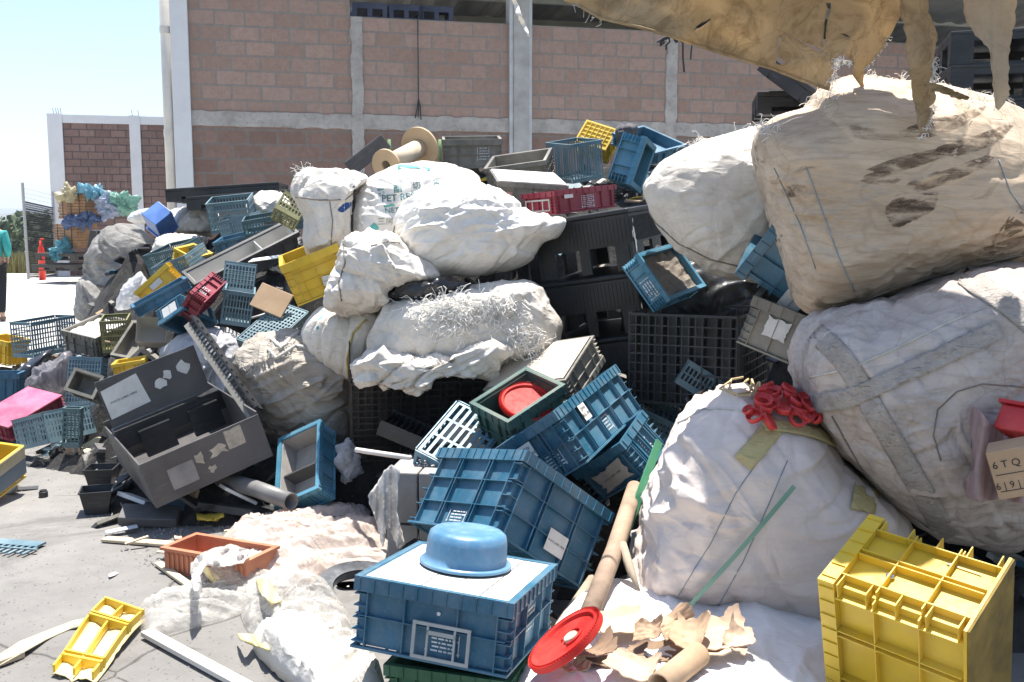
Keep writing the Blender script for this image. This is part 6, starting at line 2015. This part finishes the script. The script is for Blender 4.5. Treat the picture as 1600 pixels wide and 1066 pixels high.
o = MB().box((-.06, -.05, -.04), (.10, .08, .04)).build('body', redm, e); bevel(o, .008, 3)
MB().box((-.068, -.058, .041), (.108, .088, .052)).build('lid', redm, e)
SUPPORTED = True
# grey drawer box with hanging film left of crate B
M = Matrix.Translation(at(655, 830, 4.15)) @ Matrix.Rotation(R(-8), 4, 'Z'); M.translation.z = 0.0
e = empty('grey_box', 'weathered grey box with a dark seam standing left of the PLACE LABEL HERE crate', 'box', M=M)
gb = simple('weathered_grey', (.30, .28, .26), .7, .2, 6)
hgt = at(655, 735, 4.15).z
for k, (z0, z1) in enumerate([(0, hgt * .48), (hgt * .5, hgt)]):
    m = MB().box((-.13, -.05, z0), (.005, .20, z1)).box((.012, -.05, z0), (.15, .20, z1))
    bevel(m.build('drawer', gb, e), .006)
fo = sheet('hanging_film', [(600, 735), (612, 726), (625, 735), (622, 760), (620, 800), (632, 850), (622, 858), (606, 820), (598, 855), (590, 820), (578, 790), (575, 775), (590, 755)],
           lambda x, y: at(x, y, 3.98 + .05 * math.sin(x * .28) + .03 * noise.noise(Vector((x * .1, y * .03, 1)))), WF, 5, .002, .6)
tag(fo, 'strip of pinkish-white film hanging down beside the weathered grey box', 'plastic film')
# clutter under the tote
for k, (px, py, s_, lb) in enumerate([(160, 745, .15, 'upper small black square pot left of the tote bottom'), (153, 782, .15, 'lower small black square pot left of the tote bottom')]):
    p = gp(px, py + 18, 0)
    e = empty('square_pot', lb, 'pot', M=Matrix.Translation(p) @ Matrix.Rotation(R(8 + 9 * k), 4, 'Z'))
    m = MB(); q = s_ / 2; h_ = .12
    m.add([(-q * .7, -q * .7, 0), (q * .7, -q * .7, 0), (q * .7, q * .7, 0), (-q * .7, q * .7, 0), (-q, -q, h_), (q, -q, h_), (q, q, h_), (-q, q, h_)], [(0, 3, 2, 1), (0, 1, 5, 4), (1, 2, 6, 5), (2, 3, 7, 6), (3, 0, 4, 7)])
    solidify(m.build('body', blkp, e), .003, 1)
    MB().box((-q - .008, -q - .008, h_), (q + .008, -q, h_ + .006)).box((-q - .008, q, h_), (q + .008, q + .008, h_ + .006)).box((-q - .008, -q + .0003, h_), (-q, q - .0003, h_ + .006)).box((q, -q + .0003, h_), (q + .008, q - .0003, h_ + .006)).build('rim', blkp, e)
def slab(name, label, cat, c, size, rot, mat):
    o = MB().box((-size[0] / 2, -size[1] / 2, 0), (size[0] / 2, size[1] / 2, size[2])).build(name, mat)
    o.matrix_world = Matrix.Translation(c) @ Matrix.Rotation(R(rot[2]), 4, 'Z') @ Matrix.Rotation(R(rot[1]), 4, 'Y') @ Matrix.Rotation(R(rot[0]), 4, 'X')
    bevel(o, .003, 1)
    return tag(o, label, cat)
slab('plastic_sheet', 'dark grey plastic slab flat on the ground below the tote corner', 'slab', gp(235, 812, .03), (.28, .12, .05), (20, 4, 6), DKGR)
slab('plastic_sheet', 'black bent sheet under the front of the tote', 'sheet', gp(310, 790, .05), (.42, .2, .012), (12, -6, 14), blkp)
slab('plastic_sheet', 'black slab in the shade between the tote and the grey pipe', 'slab', gp(380, 800, .04), (.4, .22, .04), (-8, 5, -10), blkp)
slab('yellow_scrap', 'small yellow lid in the shade under the tote', 'lid', gp(327, 812, .03), (.11, .05, .02), (0, 0, -10), YEL)
slab('plastic_sheet', 'crumpled grey plate in front of the grey pipe mouth', 'plate', at(455, 800, 4.85), (.22, .02, .10), (-25, 12, 5), simple('grey_sheet_metal', (.28, .27, .26), .6))
slab('black_tray', 'black tray edge behind the pink film', 'tray', gp(470, 822, .02), (.5, .2, .07), (0, 0, -4), blkp)
slab('cardboard_scrap', 'piece of brown cardboard between the leaning yellow crate and the teal basket', 'cardboard', at(425, 470, 5.9), (.22, .16, .012), (60, 20, -15), CARD)
slab('card_sheet', 'white card with a green mark lying over the grey tray end', 'card', at(420, 404, 6.2), (.24, .10, .006), (10, -8, -5), PAPER)
slab('grey_board', 'flat grey board standing at the heap top left of the wooden spool', 'panel', at(582, 252, 6.4), (.30, .03, .10), (0, -38, 10), DKGR)
# wooden spool
a_, b_ = at(604, 258, 6.15), at(656, 231, 6.5)
q = (b_ - a_); L = q.length
M = Matrix.Translation(a_) @ q.to_track_quat('Z', 'Y').to_matrix().to_4x4()
e = empty('cable_spool', 'empty tan cable spool with two round flanges on top of the sacks', 'spool', M=M)
spm = simple('spool_fibre', (0.50, 0.36, 0.22), .75, .15, 5, .2)
for z0, r_, nm_ in ((0, .10, 'flange'), (L, .135, 'flange')):
    MB().lathe([(.03, z0 - .008), (r_, z0 - .008), (r_, z0 + .008), (.03, z0 + .008)], 56, closed=True).build(nm_, spm, e)
MB().lathe([(.058, .009), (.058, L - .009), (.05, L - .009), (.05, .009)], 40, closed=True).build('drum', simple('spool_core', (.56, .46, .33), .7, .1, 5), e, smooth=True)
for px, lb in ((608, 'short green rod standing left of the cable spool'), (687, 'short green rod standing right of the cable spool')):
    pole('green_rod', lb, 'rod', [(px, 218, 7.0), (px + 1, 252, 7.0)], .012, simple('green_rod_paint', (.2, .3, .12), .6), 6)
bag('dark crumpled cloth at the heap top beside the tall pale blue crate', [(958, 205), (966, 193), (984, 190), (998, 195), (996, 212), (985, 225), (965, 225)], 7.3, .12, simple('dark_cloth', (.09, .085, .09), .9), name='cloth', cat='cloth', A=(.02, .015, .01), nt=70, nphi=34, seed=31, crease=.02)
bag('black crumpled plastic under the bright puffed sack', [(608, 455), (640, 440), (700, 438), (735, 446), (700, 462), (650, 470), (615, 466)], 4.95, .12, plastic('shiny_black_film', (.012, .012, .014), (.1, .1, .1), .2, .2), name='black_film', cat='plastic film', A=(.03, .03, .015), nt=110, nphi=50, seed=32, crease=.04)
# pallets behind
M = Matrix.Translation(at(1250, 160, 5.6)) @ Matrix.Rotation(R(-25), 4, 'Z') @ Matrix.Rotation(R(38), 4, 'Y')
pallet('plastic_pallet', 'black pallet tilted behind the biggest stained sack, upper left of it', .5, .5, .10, M, blkp)
pallet('plastic_pallet', 'flat black pallet behind and below the tilted one, left of the biggest stained sack', .6, .5, .13, Matrix.Translation(at(1260, 185, 5.9)) @ Matrix.Rotation(R(-10), 4, 'Z'), blkp)
for k, (px, py, s_, lb) in enumerate([(360, 312, 1.1, 'long black pallet lying below the block wall, above the grid baskets'), (395, 325, 1.0, 'lower black pallet under the long one by the block wall')]):
    pallet('plastic_pallet', lb, s_, .8, .13, Matrix.Translation(at(px, py, 10.2 - .6 * k)) @ Matrix.Rotation(R(6 - 8 * k), 4, 'Z') @ Matrix.Rotation(R(-4), 4, 'Y'), blkp)
    SUP.append(tuple(at(px, py, 10.2 - .6 * k)))
bag('grey-white sack lying behind the grid baskets near the wall foot', [(385, 325), (400, 305), (430, 300), (450, 310), (460, 335), (440, 350), (400, 348)], 8.8, .3, WB2, A=(.05, .03, .015), seed=33, crease=.03, fold=(2, (1, 1, 1)), nt=110, nphi=50)
crate_extra = [('olive48', 'olive green grid crate behind the folded-over white sack', OLIVE, (452, 330), 6.3, (.16, .14, .14), (-30, 30, 10)),
               ('teal49', 'grey-blue slatted basket above the long grey tray', TEALD, (428, 348), 7.4, (.42, .22, .12), (10, -10, 8)),
               ('teal46', 'dark teal folded crate side with a handle slot beside the J59W crate', TEALD, (1030, 645), 4.75, (.34, .26, .10), (20, 24, -10)),
               ('teal47', 'pale teal basket end rising from behind the plump pale sack', TEAL, (1096, 600), 4.6, (.22, .02, .12), (0, 32, 0)),
               ('teal23', 'pale teal perforated tray above the long-slotted basket', TEAL, (374, 436), 6.6, (.20, .05, .20), (-20, 8, 12)),
               ('yel60', 'small yellow crate just behind the raised flap of the tote', YEL, (205, 574), 6.2, (.2, .16, .10), (4, -8, 10)),
               ('teal61', 'dark teal grid strip standing in the broken teal basket', TEALD, (114, 668), 6.0, (.10, .06, .24), (0, 4, 5))]
for key, lb, mt, (px, py), yy_, dd_, (rx, ry, rz) in crate_extra:
    Mr = Matrix.Rotation(R(rz), 3, 'Z') @ Matrix.Rotation(R(ry), 3, 'Y') @ Matrix.Rotation(R(rx), 3, 'X')
    cpt = at(px, py, yy_) - Mr @ Vector((0, 0, dd_[2] / 2))
    POSES[key] = [[Mr[i][j] for i in range(3) for j in range(3)], list(cpt), list(dd_)]
    if mt is YEL: crate(key, lb, mt, nv=(3, 3), nh=0)
    else: basket(key, lb, mt, cell=(.022, .03), bar=.007)
p = at(728, 705, 4.55)
e = empty('white_disc', 'dirty white round tub bottom behind the comb-like blue basket end', 'tub', M=Matrix.Translation(p) @ (Vector((-.35, -.8, .35))).to_track_quat('Z', 'Y').to_matrix().to_4x4())
MB().lathe([(0, 0), (.17, 0), (.185, .012), (.19, 0), (.17, -.12), (0, -.12)], 60).build('body', simple('old_cream_plastic', (.42, .38, .32), .6, .3, 7), e, smooth=False)

# ---------------------------------------------------------------- far left: bales
def bale(label, px, py, yy_, sx, sy, sz, rot):
    p = at(px, py, yy_)
    e = empty('cardboard_bale', label, 'bale', M=Matrix.Translation(p) @ Matrix.Rotation(R(rot), 4, 'Z'))
    m = MB(); r = random.Random(int(px))
    n = 9
    for i in range(n):
        z0 = sz * i / n
        a, b = sx / 2 * r.uniform(.94, 1.03), sy / 2 * r.uniform(.94, 1.03)
        m.box((-a, -b, z0 + .004), (a, b, z0 + sz / n - .004))
    m.build('body', simple('baled_cardboard', (.27, .155, .08), .9, .45, 3, .6), e)
    m = MB()
    for k in (-.3, 0, .3):
        m.bar((sx * k, -sy / 2 * 1.05, 0), (sx * k, -sy / 2 * 1.05, sz), .015, .01, up=(0, 1, 0))
    m.build('strap', blkp, e)
bale('upper brown cardboard bale topped with blue and green film', 131, 342, 25.5, .88, .8, .68, -20)
bale('lower brown cardboard bale on the pallet beside the red post', 120, 388, 25.5, .70, .8, .62, -16)
pallet('wooden_pallet', 'dark pallet with the cardboard bales on it beside the red post', 1.25, 1.0, .16, Matrix.Translation(at(104, 422, 25.2)) @ Matrix.Rotation(R(-14), 4, 'Z'), simple('dark_wood', (.05, .045, .04)))
pallet('wooden_pallet', 'second dark pallet stacked between the bale and the ground pallet', 1.2, 1.0, .18, Matrix.Translation(at(108, 406, 25.3)) @ Matrix.Rotation(R(-16), 4, 'Z'), simple('dark_wood', (.05, .045, .04)))
def ff(n, c): return film('film_' + n, c, 1.0, .8)
for o_, c, lb in [([(95, 305), (104, 292), (118, 295), (122, 306), (112, 314), (100, 310)], ('yellow', (.5, .45, .3)), 'yellowish film on the left of the upper cardboard bale'),
                  ([(118, 300), (128, 289), (145, 292), (162, 300), (165, 310), (140, 308), (122, 306)], ('blue', (.16, .38, .50)), 'bright blue film on top of the upper cardboard bale'),
                  ([(153, 308), (168, 300), (180, 312), (178, 332), (165, 345), (152, 335)], ('lilac', (.38, .44, .58)), 'lilac blue film hanging over the right of the upper bale'),
                  ([(172, 304), (190, 303), (203, 312), (205, 328), (192, 330), (178, 318)], ('green', (.20, .40, .33)), 'green film at the right end above the upper bale'),
                  ([(98, 345), (112, 336), (140, 338), (148, 346), (130, 352), (104, 352)], ('royal', (.10, .16, .32)), 'royal blue film squeezed between the two bales'),
                  ([(76, 395), (85, 378), (100, 375), (105, 390), (95, 402), (80, 405)], ('cyan', (.10, .34, .42)), 'blue-green film bundle at the foot of the lower bale')]:
    bag(lb, o_, 25.0, .25, ff(*c), name='plastic_film', cat='plastic film', A=(.12, .14, .09), seed=o_[0][0] * .1, crease=.05, fold=(2.2, (1, 1, 1)), nt=80, nphi=36, sup=False, zmin=.02)
e = pallet('plastic_pallet', 'black pallet standing on edge right of the bales', .55, .9, .12, Matrix.Translation(at(154, 382, 20)) @ Matrix.Rotation(R(12), 4, 'Z') @ Matrix.Rotation(R(-78), 4, 'Y'), blkp)

# crumpled liner bulging out of the strapped sack at the right edge
def lin(x, y):
    t = (x - 1505) / 95
    return at(x, y, 2.99 - .05 * math.sin(t * 3.1) + .035 * math.sin(x * .17 + y * .02) + .03 * ridged(Vector((x * .02, y * .008, 1)), 1.4, 2, (1, 1, 1), 1.5))
o = sheet('plastic_liner', [(1517, 632), (1530, 640), (1545, 660), (1570, 680), (1600, 695), (1640, 705), (1660, 790), (1620, 782), (1590, 786), (1560, 780), (1530, 785), (1512, 778), (1505, 760), (1508, 745), (1520, 735), (1520, 700), (1514, 660)], lin, film('pink_liner', (0.62, 0.47, 0.46), 1.0, 1.5), 5, .003, .5)
tag(o, 'pink-tinged crumpled plastic liner hanging out of the strapped bulk sack', 'liner')
def flat(name, label, cat, pts, z, mt, wv=.02, t=.004):
    return tag(sheet(name, pts, lambda x, y: atz(x, y, z + wv * (.5 + .5 * math.sin(x * .21 + y * .13)) + wv * noise.noise(Vector((x * .08, y * .1, 2)))), mt, 5, t, .7), label, cat)
foam = simple('yellowed_foam', (.55, .50, .33), .85, .15, 8)
flat('foam_scrap', 'pale yellow foam strip below the broken teal basket', 'foam', [(126, 698), (140, 690), (168, 676), (168, 690), (150, 702), (132, 708)], .06, foam)
flat('plastic_film', 'clear film crumpled on the ground left of the square pots', 'plastic film', [(128, 712), (140, 704), (152, 722), (160, 742), (152, 752), (138, 738)], .04, CLR, .05)
tag(MB().tube([atz(104, 708, .05), atz(124, 706, .055)], [.03, .035], 12).build('paper_cup', simple('tan_cup', (.45, .3, .2), .8)), 'tan paper cup lying below the broken teal basket', 'cup')
tag(bag('black rag lump beside the tan cup', [(74, 708), (82, 700), (98, 702), (106, 712), (98, 720), (80, 718)], 6.2, .05, simple('black_rag', (.03, .03, .03), .9), name='rag', cat='rag', A=(.02, .015, .01), nt=60, nphi=30, sup=False), None)
flat('cardboard_scrap', 'brown cardboard corner showing between the pipe and the pink film', 'cardboard', [(410, 815), (440, 806), (470, 812), (462, 826), (430, 828)], .10, CARD, .02)
flat('paper_scrap', 'small white paper shred on the open concrete', 'paper', [(169, 898), (178, 894), (186, 895), (180, 899), (171, 902)], .006, PAPER, .006, .001)
flat('wood_chip', 'pale wood chip in front of the tote shadow', 'wood chip', [(272, 838), (284, 839), (284, 843), (273, 843)], .012, WOODL, .002, .01)
flat('plastic_film', 'white wrinkled film draped over the planter corner', 'plastic film', [(298, 880), (310, 868), (330, 858), (360, 850), (392, 860), (380, 880), (350, 886), (322, 884), (312, 900), (318, 930), (308, 940), (300, 915)], .13, WF, .03, .002)
flat('yellow_scrap', 'mustard plastic frame scrap in the shade below the tote', 'scrap', [(306, 800), (320, 804), (350, 800), (350, 808), (325, 814), (308, 810)], .05, YEL, .01)
for k, (a_, b_, lb) in enumerate([((246, 862), (300, 868), 'thin splinter crossing behind the orange planter'), ((330, 872), (372, 848), 'short broken lath in the pink film'), ((350, 830), (410, 822), 'grey lath end in the shade left of the cardboard corner'), ((195, 850), (232, 838), 'thin pale lath by the grey-white bent strip')]):
    plank('wood_strip', lb, 'splinter', gp(*a_, .03), gp(*b_, .05), .018, .008)
# ---------------------------------------------------------------- torn tarpaulin overhead
def tarp_mat():
    s = N('old_tarpaulin')
    v = s.coord((1, 1, 1))
    c = s.mix(s.ramp(s.noise(5, 8, .7, .5, v), .35, .7), (0.44, 0.33, 0.19), (0.60, 0.48, 0.31))
    c = s.mix(s.ramp(s.noise(9, 9, .8, 1.0, v), .48, .66, (0, 0, 0), (.8,) * 3), c, (0.20, 0.135, 0.07))
    vo = s.n('TexVoronoi', feature='DISTANCE_TO_EDGE'); vo.inputs['Scale'].default_value = 5
    nn = s.n('TexNoise'); nn.inputs['Scale'].default_value = 6; s.l(v, nn.inputs['Vector'])
    s.l(s.mix(.12, v, nn.outputs[1]), vo.inputs['Vector'])
    c = s.mix(s.ramp(vo.outputs[0], 0, .008, (.35,) * 3, (0, 0, 0)), c, (.06, .035, .015))
    nb = s.bump(s.noise(30, 7, .7, .5, v), .5, .006)
    s.done(c, .75, nb, .25)
    tr = s.n('BsdfTranslucent'); s.l(s.mix(.25, c, (.74, .58, .36)), tr.inputs[0])
    mx = s.n('MixShader'); mx.inputs[0].default_value = .48
    s.l(s.b.outputs[0], mx.inputs[1]); s.l(tr.outputs[0], mx.inputs[2]); s.l(mx.outputs[0], s.out.inputs[0])
    return s.m
TM = tarp_mat()
def tfn(x, y):
    yy = 3.80 - (x - 900) * .0004 + .05 * math.sin(x * .022 + y * .01) + .025 * noise.noise(Vector((x * .02, y * .02, 3)))
    return at(x, y, yy)
e = empty('tarpaulin', 'ragged brown tarpaulin with torn slits hanging in at the top right', 'tarpaulin', loc=at(1150, 0, 3.8))
def tpart(nm, o_, fn, holes=(), fr=1.2, mat=None, seed=1, step=6):
    o = sheet(nm, o_, fn, mat or TM, step, .004, fr, holes, seed)
    o.parent = e
    o.location = -e.location
    return o
slits = [[(1213, 88), (1222, 92), (1228, 98), (1217, 102), (1212, 98)],
         [(1290, 5), (1298, 4), (1296, 25), (1291, 48), (1287, 73), (1284, 73), (1288, 45), (1290, 26)],
         [(1242, 60), (1262, 68), (1282, 78), (1300, 88), (1280, 80), (1258, 70)],
         [(1219, 55), (1222, 55), (1217, 72), (1214, 82), (1212, 82), (1215, 68)],
         [(1312, 52), (1322, 53), (1330, 60), (1320, 57)], [(1338, 72), (1340, 72), (1338, 86), (1334, 92), (1335, 84)],
         [(1108, 30), (1111, 31), (1090, 45), (1082, 52), (1088, 42)]]
tpart('sheet', [(850, -70), (882, 2), (905, 8), (938, 28), (962, 34), (1000, 42), (1045, 55), (1095, 72), (1150, 90), (1205, 106), (1250, 124), (1296, 140), (1299, 118), (1306, 92), (1312, 84), (1322, 88), (1332, 94), (1334, 104), (1333, 118), (1340, 128), (1353, 144), (1348, 128), (1350, 108), (1362, 96), (1372, 84), (1384, 66), (1396, 46), (1406, 26), (1412, 22), (1440, -10), (1450, -70)], tfn, slits)
m = MB()
m.tube([tfn(x, y) + Vector((0, -.004, 0)) for x, y in ((905, 9), (938, 29), (1000, 43), (1045, 56), (1095, 73), (1150, 91), (1205, 107), (1250, 125), (1295, 140))], .006, 6)
o = m.build('hem', TM, smooth=True); o.parent = e; o.location = -e.location
def sfn(x, y):
    u = (x - 1435) / 28
    return at(x, y, 3.30 + .05 * u * u + .02 * math.sin(y * .05))
tpart('torn_strip', [(1400, -70), (1408, 20), (1414, 50), (1418, 90), (1424, 130), (1430, 170), (1436, 205), (1441, 212), (1446, 200), (1452, 185), (1460, 178), (1450, 168), (1458, 162), (1462, 150), (1452, 138), (1456, 118), (1458, 88), (1464, 55), (1460, 42), (1450, 20), (1446, -70)], sfn, fr=1.5, seed=4)
tpart('torn_strip', [(1442, 130), (1455, 130), (1478, 136), (1500, 146), (1515, 152), (1512, 156), (1490, 152), (1465, 143), (1448, 138)], lambda x, y: at(x, y, 3.26 + .01 * math.sin(y)), fr=.6, seed=5, step=4)
TL = fabric('pale_tarpaulin', (.55, .45, .33), (.34, .25, .15), .5, .7, trans=.3)
def lfn(x, y):
    u = (x - 1548) / 30
    return at(x, y, 3.2 + .06 * abs(u) + .02 * math.sin(y * .04))
tpart('torn_strip', [(1500, -70), (1506, 20), (1512, 38), (1530, 60), (1547, 82), (1550, 110), (1553, 140), (1556, 168), (1560, 172), (1570, 160), (1577, 148), (1574, 130), (1575, 100), (1580, 60), (1586, 30), (1592, -70)], lfn, fr=1.0, mat=TL, seed=6)
# the canopy part that runs over the sacks toward the viewer, above the picture
m = MB(); nn = 30
tp = [tfn(x, -68) for x in np.linspace(1060, 1450, nn)] + [lfn(x, -68) for x in np.linspace(1500, 1900, 10)]
vs = []
for i, p in enumerate(tp):
    for j in range(8):
        vs.append(p + Vector((.05 * j, -.10 * j, .03 * j + .03 * math.sin(i * .6 + j * .5))))
m.add(vs, [(i * 8 + j, i * 8 + j + 1, (i + 1) * 8 + j + 1, (i + 1) * 8 + j) for i in range(len(tp) - 1) for j in range(7)])
o = m.build('canopy_sheet', TM, smooth=True); solidify(o, .004, 0); o.parent = e; o.location = -e.location
m = MB(); r = random.Random(5)
def fray(a, b, n, L, fn):
    for k in range(n):
        t = r.random(); p = fn(a[0] + (b[0] - a[0]) * t, a[1] + (b[1] - a[1]) * t)
        d = Vector((r.gauss(0, 1), r.gauss(0, .5), r.gauss(-.6, .7))).normalized() * L * r.uniform(.3, 1.3)
        d2 = Vector((r.gauss(0, 1), r.gauss(0, .5), r.gauss(-.6, .7))).normalized() * L * .5
        m.tube([p, p + d * .6, p + d * .6 + d2], .0009, 3, cap=False)
fray((1299, 138), (1306, 92), 60, .03, tfn); fray((1306, 92), (1334, 96), 40, .025, tfn); fray((1352, 108), (1390, 56), 40, .02, tfn)
fray((1458, 88), (1456, 135), 60, .04, sfn); fray((1460, 160), (1440, 212), 60, .03, sfn); fray((1556, 168), (1575, 150), 15, .03, lfn); fray((885, 3), (945, 30), 10, .04, tfn)
o = m.build('frayed_threads', WTH); o.parent = e; o.location = -e.location; o['kind'] = 'stuff'
e['label'] = 'ragged brown tarpaulin with torn slits hanging in at the top right'
# rag at the steel column, tied cords
tag(sheet('rope_end', [(804, -40), (806, 0), (812, 15), (822, 40), (828, 58), (824, 56), (814, 38), (805, 18), (800, 0), (798, -40)], lambda x, y: at(x, y, 5.2 + .02 * math.sin(y * .2)), WB, 4, .004, .8), 'frayed white rope end hanging in front of the steel column', 'rope')
m = MB(); r = random.Random(3)
for k in range(14):
    a = r.uniform(-2.9, -.2)
    pts = [at(1048, 56, 12)]
    for q in range(4):
        pts.append(at(1048 + math.cos(a) * 5 * (q + 1) + r.gauss(0, 1.5), 56 - math.sin(a) * 4.5 * (q + 1) * (1 if k % 2 else .4) + q * q * .5, 12))
    m.tube(pts, .012, 5)
m.tube([at(1060, 58, 12), at(1067, 62, 12), at(1067, 90, 12), at(1069, 113, 12)], .012, 5).tube([at(1060, 58, 12), at(1082, 64, 12), at(1080, 80, 12), at(1079, 93, 12)], .010, 5)
tag(m.build('tied_cords', bk), 'bunch of black cords knotted at the head of the second cement column', 'cord')

# ---------------------------------------------------------------- the mass of mixed scrap under everything
G = .085
X0, X1, Y0, Y1 = -6.2, 3.6, 2.7, 11.0
nx_, ny_ = int((X1 - X0) / G) + 1, int((Y1 - Y0) / G) + 1
S_ = np.array(SUP)
low = np.full((ny_, nx_), 99.0)
for px_, py_, pz_ in S_:
    i = int((px_ - X0) / G + .5); j = int((py_ - Y0) / G + .5)
    if 0 <= i < nx_ and 0 <= j < ny_: low[j, i] = min(low[j, i], pz_)
known = low < 90
# lowest support of the close neighbourhood keeps the scrap from poking through things
lo2 = low.copy()
for dj in (-1, 0, 1):
    for di in (-1, 0, 1):
        lo2 = np.minimum(lo2, np.roll(np.roll(low, dj, 0), di, 1))
for j in range(ny_):
    for i in range(nx_):
        q = (X0 + i * G, Y0 + j * G)
        if any(inside(q, pl) for pl in CARVE) or (q[1] < 4.75 and q[0] < -.55) or q[1] < 3.3:
            lo2[j, i] = .02
tgt = np.where(known, np.maximum(lo2 - .03, 0), 0)
gj, gi = np.nonzero(known & (tgt > .04))
hts = tgt[gj, gi]
H_ = np.zeros((ny_, nx_))
JJ, II = np.mgrid[0:ny_, 0:nx_]
for a, b, h in zip(gj, gi, hts):
    r_ = int(h / 1.5 / G) + 1
    j0, j1, i0, i1 = max(0, a - r_), min(ny_, a + r_ + 1), max(0, b - r_), min(nx_, b + r_ + 1)
    dd = np.hypot(JJ[j0:j1, i0:i1] - a, II[j0:j1, i0:i1] - b) * G
    H_[j0:j1, i0:i1] = np.maximum(H_[j0:j1, i0:i1], h - dd * 1.5)
cap_ = np.where(lo2 < 90, np.maximum(lo2 - .03, 0), 99)
H_ = np.minimum(H_, cap_)
for _ in range(2):
    Hs = (H_ * 2 + np.roll(H_, 1, 0) + np.roll(H_, -1, 0) + np.roll(H_, 1, 1) + np.roll(H_, -1, 1)) / 6
    H_ = np.minimum(Hs, cap_)
vs = []; fs = []
for j in range(ny_):
    for i in range(nx_):
        x, y = X0 + i * G, Y0 + j * G
        h = H_[j, i]
        n_ = .05 * ridged(Vector((x, y, h)), 5, 3, (1, 1, 1), 1.2) + .03 * noise.noise(Vector((x * 9, y * 9, 0)))
        vs.append((x + .02 * noise.noise(Vector((x * 7, y * 7, 5))), y, h - .05 + n_ if h > .03 else -.05))
idx = lambda i, j: j * nx_ + i
for j in range(ny_ - 1):
    for i in range(nx_ - 1):
        if max(H_[j, i], H_[j + 1, i], H_[j, i + 1], H_[j + 1, i + 1]) > .03:
            fs.append((idx(i, j), idx(i + 1, j), idx(i + 1, j + 1), idx(i, j + 1)))
sm_ = N('gap_shade_scrap')
cc1 = sm_.mix(sm_.ramp(sm_.noise(5, 8, .7), .4, .6), (.02, .018, .017), (.06, .055, .05))  # near-black tones carry the shade of the gaps between things
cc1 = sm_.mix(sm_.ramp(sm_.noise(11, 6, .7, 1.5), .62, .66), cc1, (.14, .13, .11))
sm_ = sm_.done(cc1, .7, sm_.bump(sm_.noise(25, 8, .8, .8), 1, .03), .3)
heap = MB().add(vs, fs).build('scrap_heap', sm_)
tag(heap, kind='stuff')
# loose scrap pieces strewn over the mass, as more of the same stuff
mats = [(blkp, 700), (DKGR, 260), (PAPER, 110), (TEAL, 130), (BLUE, 110), (CARD, 90), (GREY, 200), (YEL, 30)]
cells = [(i, j) for j in range(2, ny_ - 2) for i in range(2, nx_ - 2) if H_[j, i] > .015]
base_n = len(heap.data.vertices)
r = random.Random(77)
def scrap(mt, n, spots, k):
    m = MB()
    for _ in range(n):
        x, y, z = spots()
        M = Matrix.Translation((x, y, z)) @ Matrix.Rotation(r.uniform(0, 6.28), 4, 'Z') @ Matrix.Rotation(r.gauss(0, .5), 4, 'X') @ Matrix.Rotation(r.gauss(0, .4), 4, 'Y')
        a, b, c = r.uniform(.02, .11), r.uniform(.01, .05), r.uniform(.002, .012)
        vs_ = [(-a, -b, 0), (a, -b * r.uniform(.4, 1.2), 0), (a * r.uniform(.6, 1), b, 0), (-a, b * r.uniform(.3, 1.2), 0)]
        q = [M @ Vector((v[0], v[1], s * c)) for s in (-1, 1) for v in vs_]
        m.add(q, [(0, 3, 2, 1), (4, 5, 6, 7), (0, 1, 5, 4), (1, 2, 6, 5), (2, 3, 7, 6), (3, 0, 4, 7)])
    return m
def onheap():
    i, j = r.choice(cells)
    return X0 + (i + r.random() - .5) * G, Y0 + (j + r.random() - .5) * G, max(.01, H_[j, i] - .01)
for k, (mt, n) in enumerate(mats):
    o = scrap(mt, n, onheap, k).build('scrap_pieces', mt); o.parent = heap; o['kind'] = 'stuff'
# grit and crumbs on the concrete near the heap
m = MB()
gpts = [(200, 805), (260, 810), (300, 830), (330, 840), (240, 800), (270, 865), (180, 720), (130, 715), (110, 705), (150, 700), (380, 830), (420, 820)]
for k in range(2600):
    c = r.choice(gpts)
    p = gp(r.gauss(c[0], 38), r.gauss(c[1], 13), 0)
    s_ = r.uniform(.003, .012)
    m.add([p + Vector((s_ * r.uniform(-1, 1), s_ * r.uniform(-1, 1), .001)), p + Vector((s_, 0, .001)), p + Vector((0, s_, s_))], [(0, 1, 2)])
for k in range(1800):
    p = gp(r.uniform(-50, 560), r.uniform(720, 1100), 0)
    s_ = r.uniform(.002, .006)
    m.add([p + Vector((-s_, 0, .001)), p + Vector((s_, 0, .001)), p + Vector((0, s_, s_))], [(0, 1, 2)])
tag(m.build('gravel', simple('grit', (.24, .225, .205), .9)), kind='stuff')
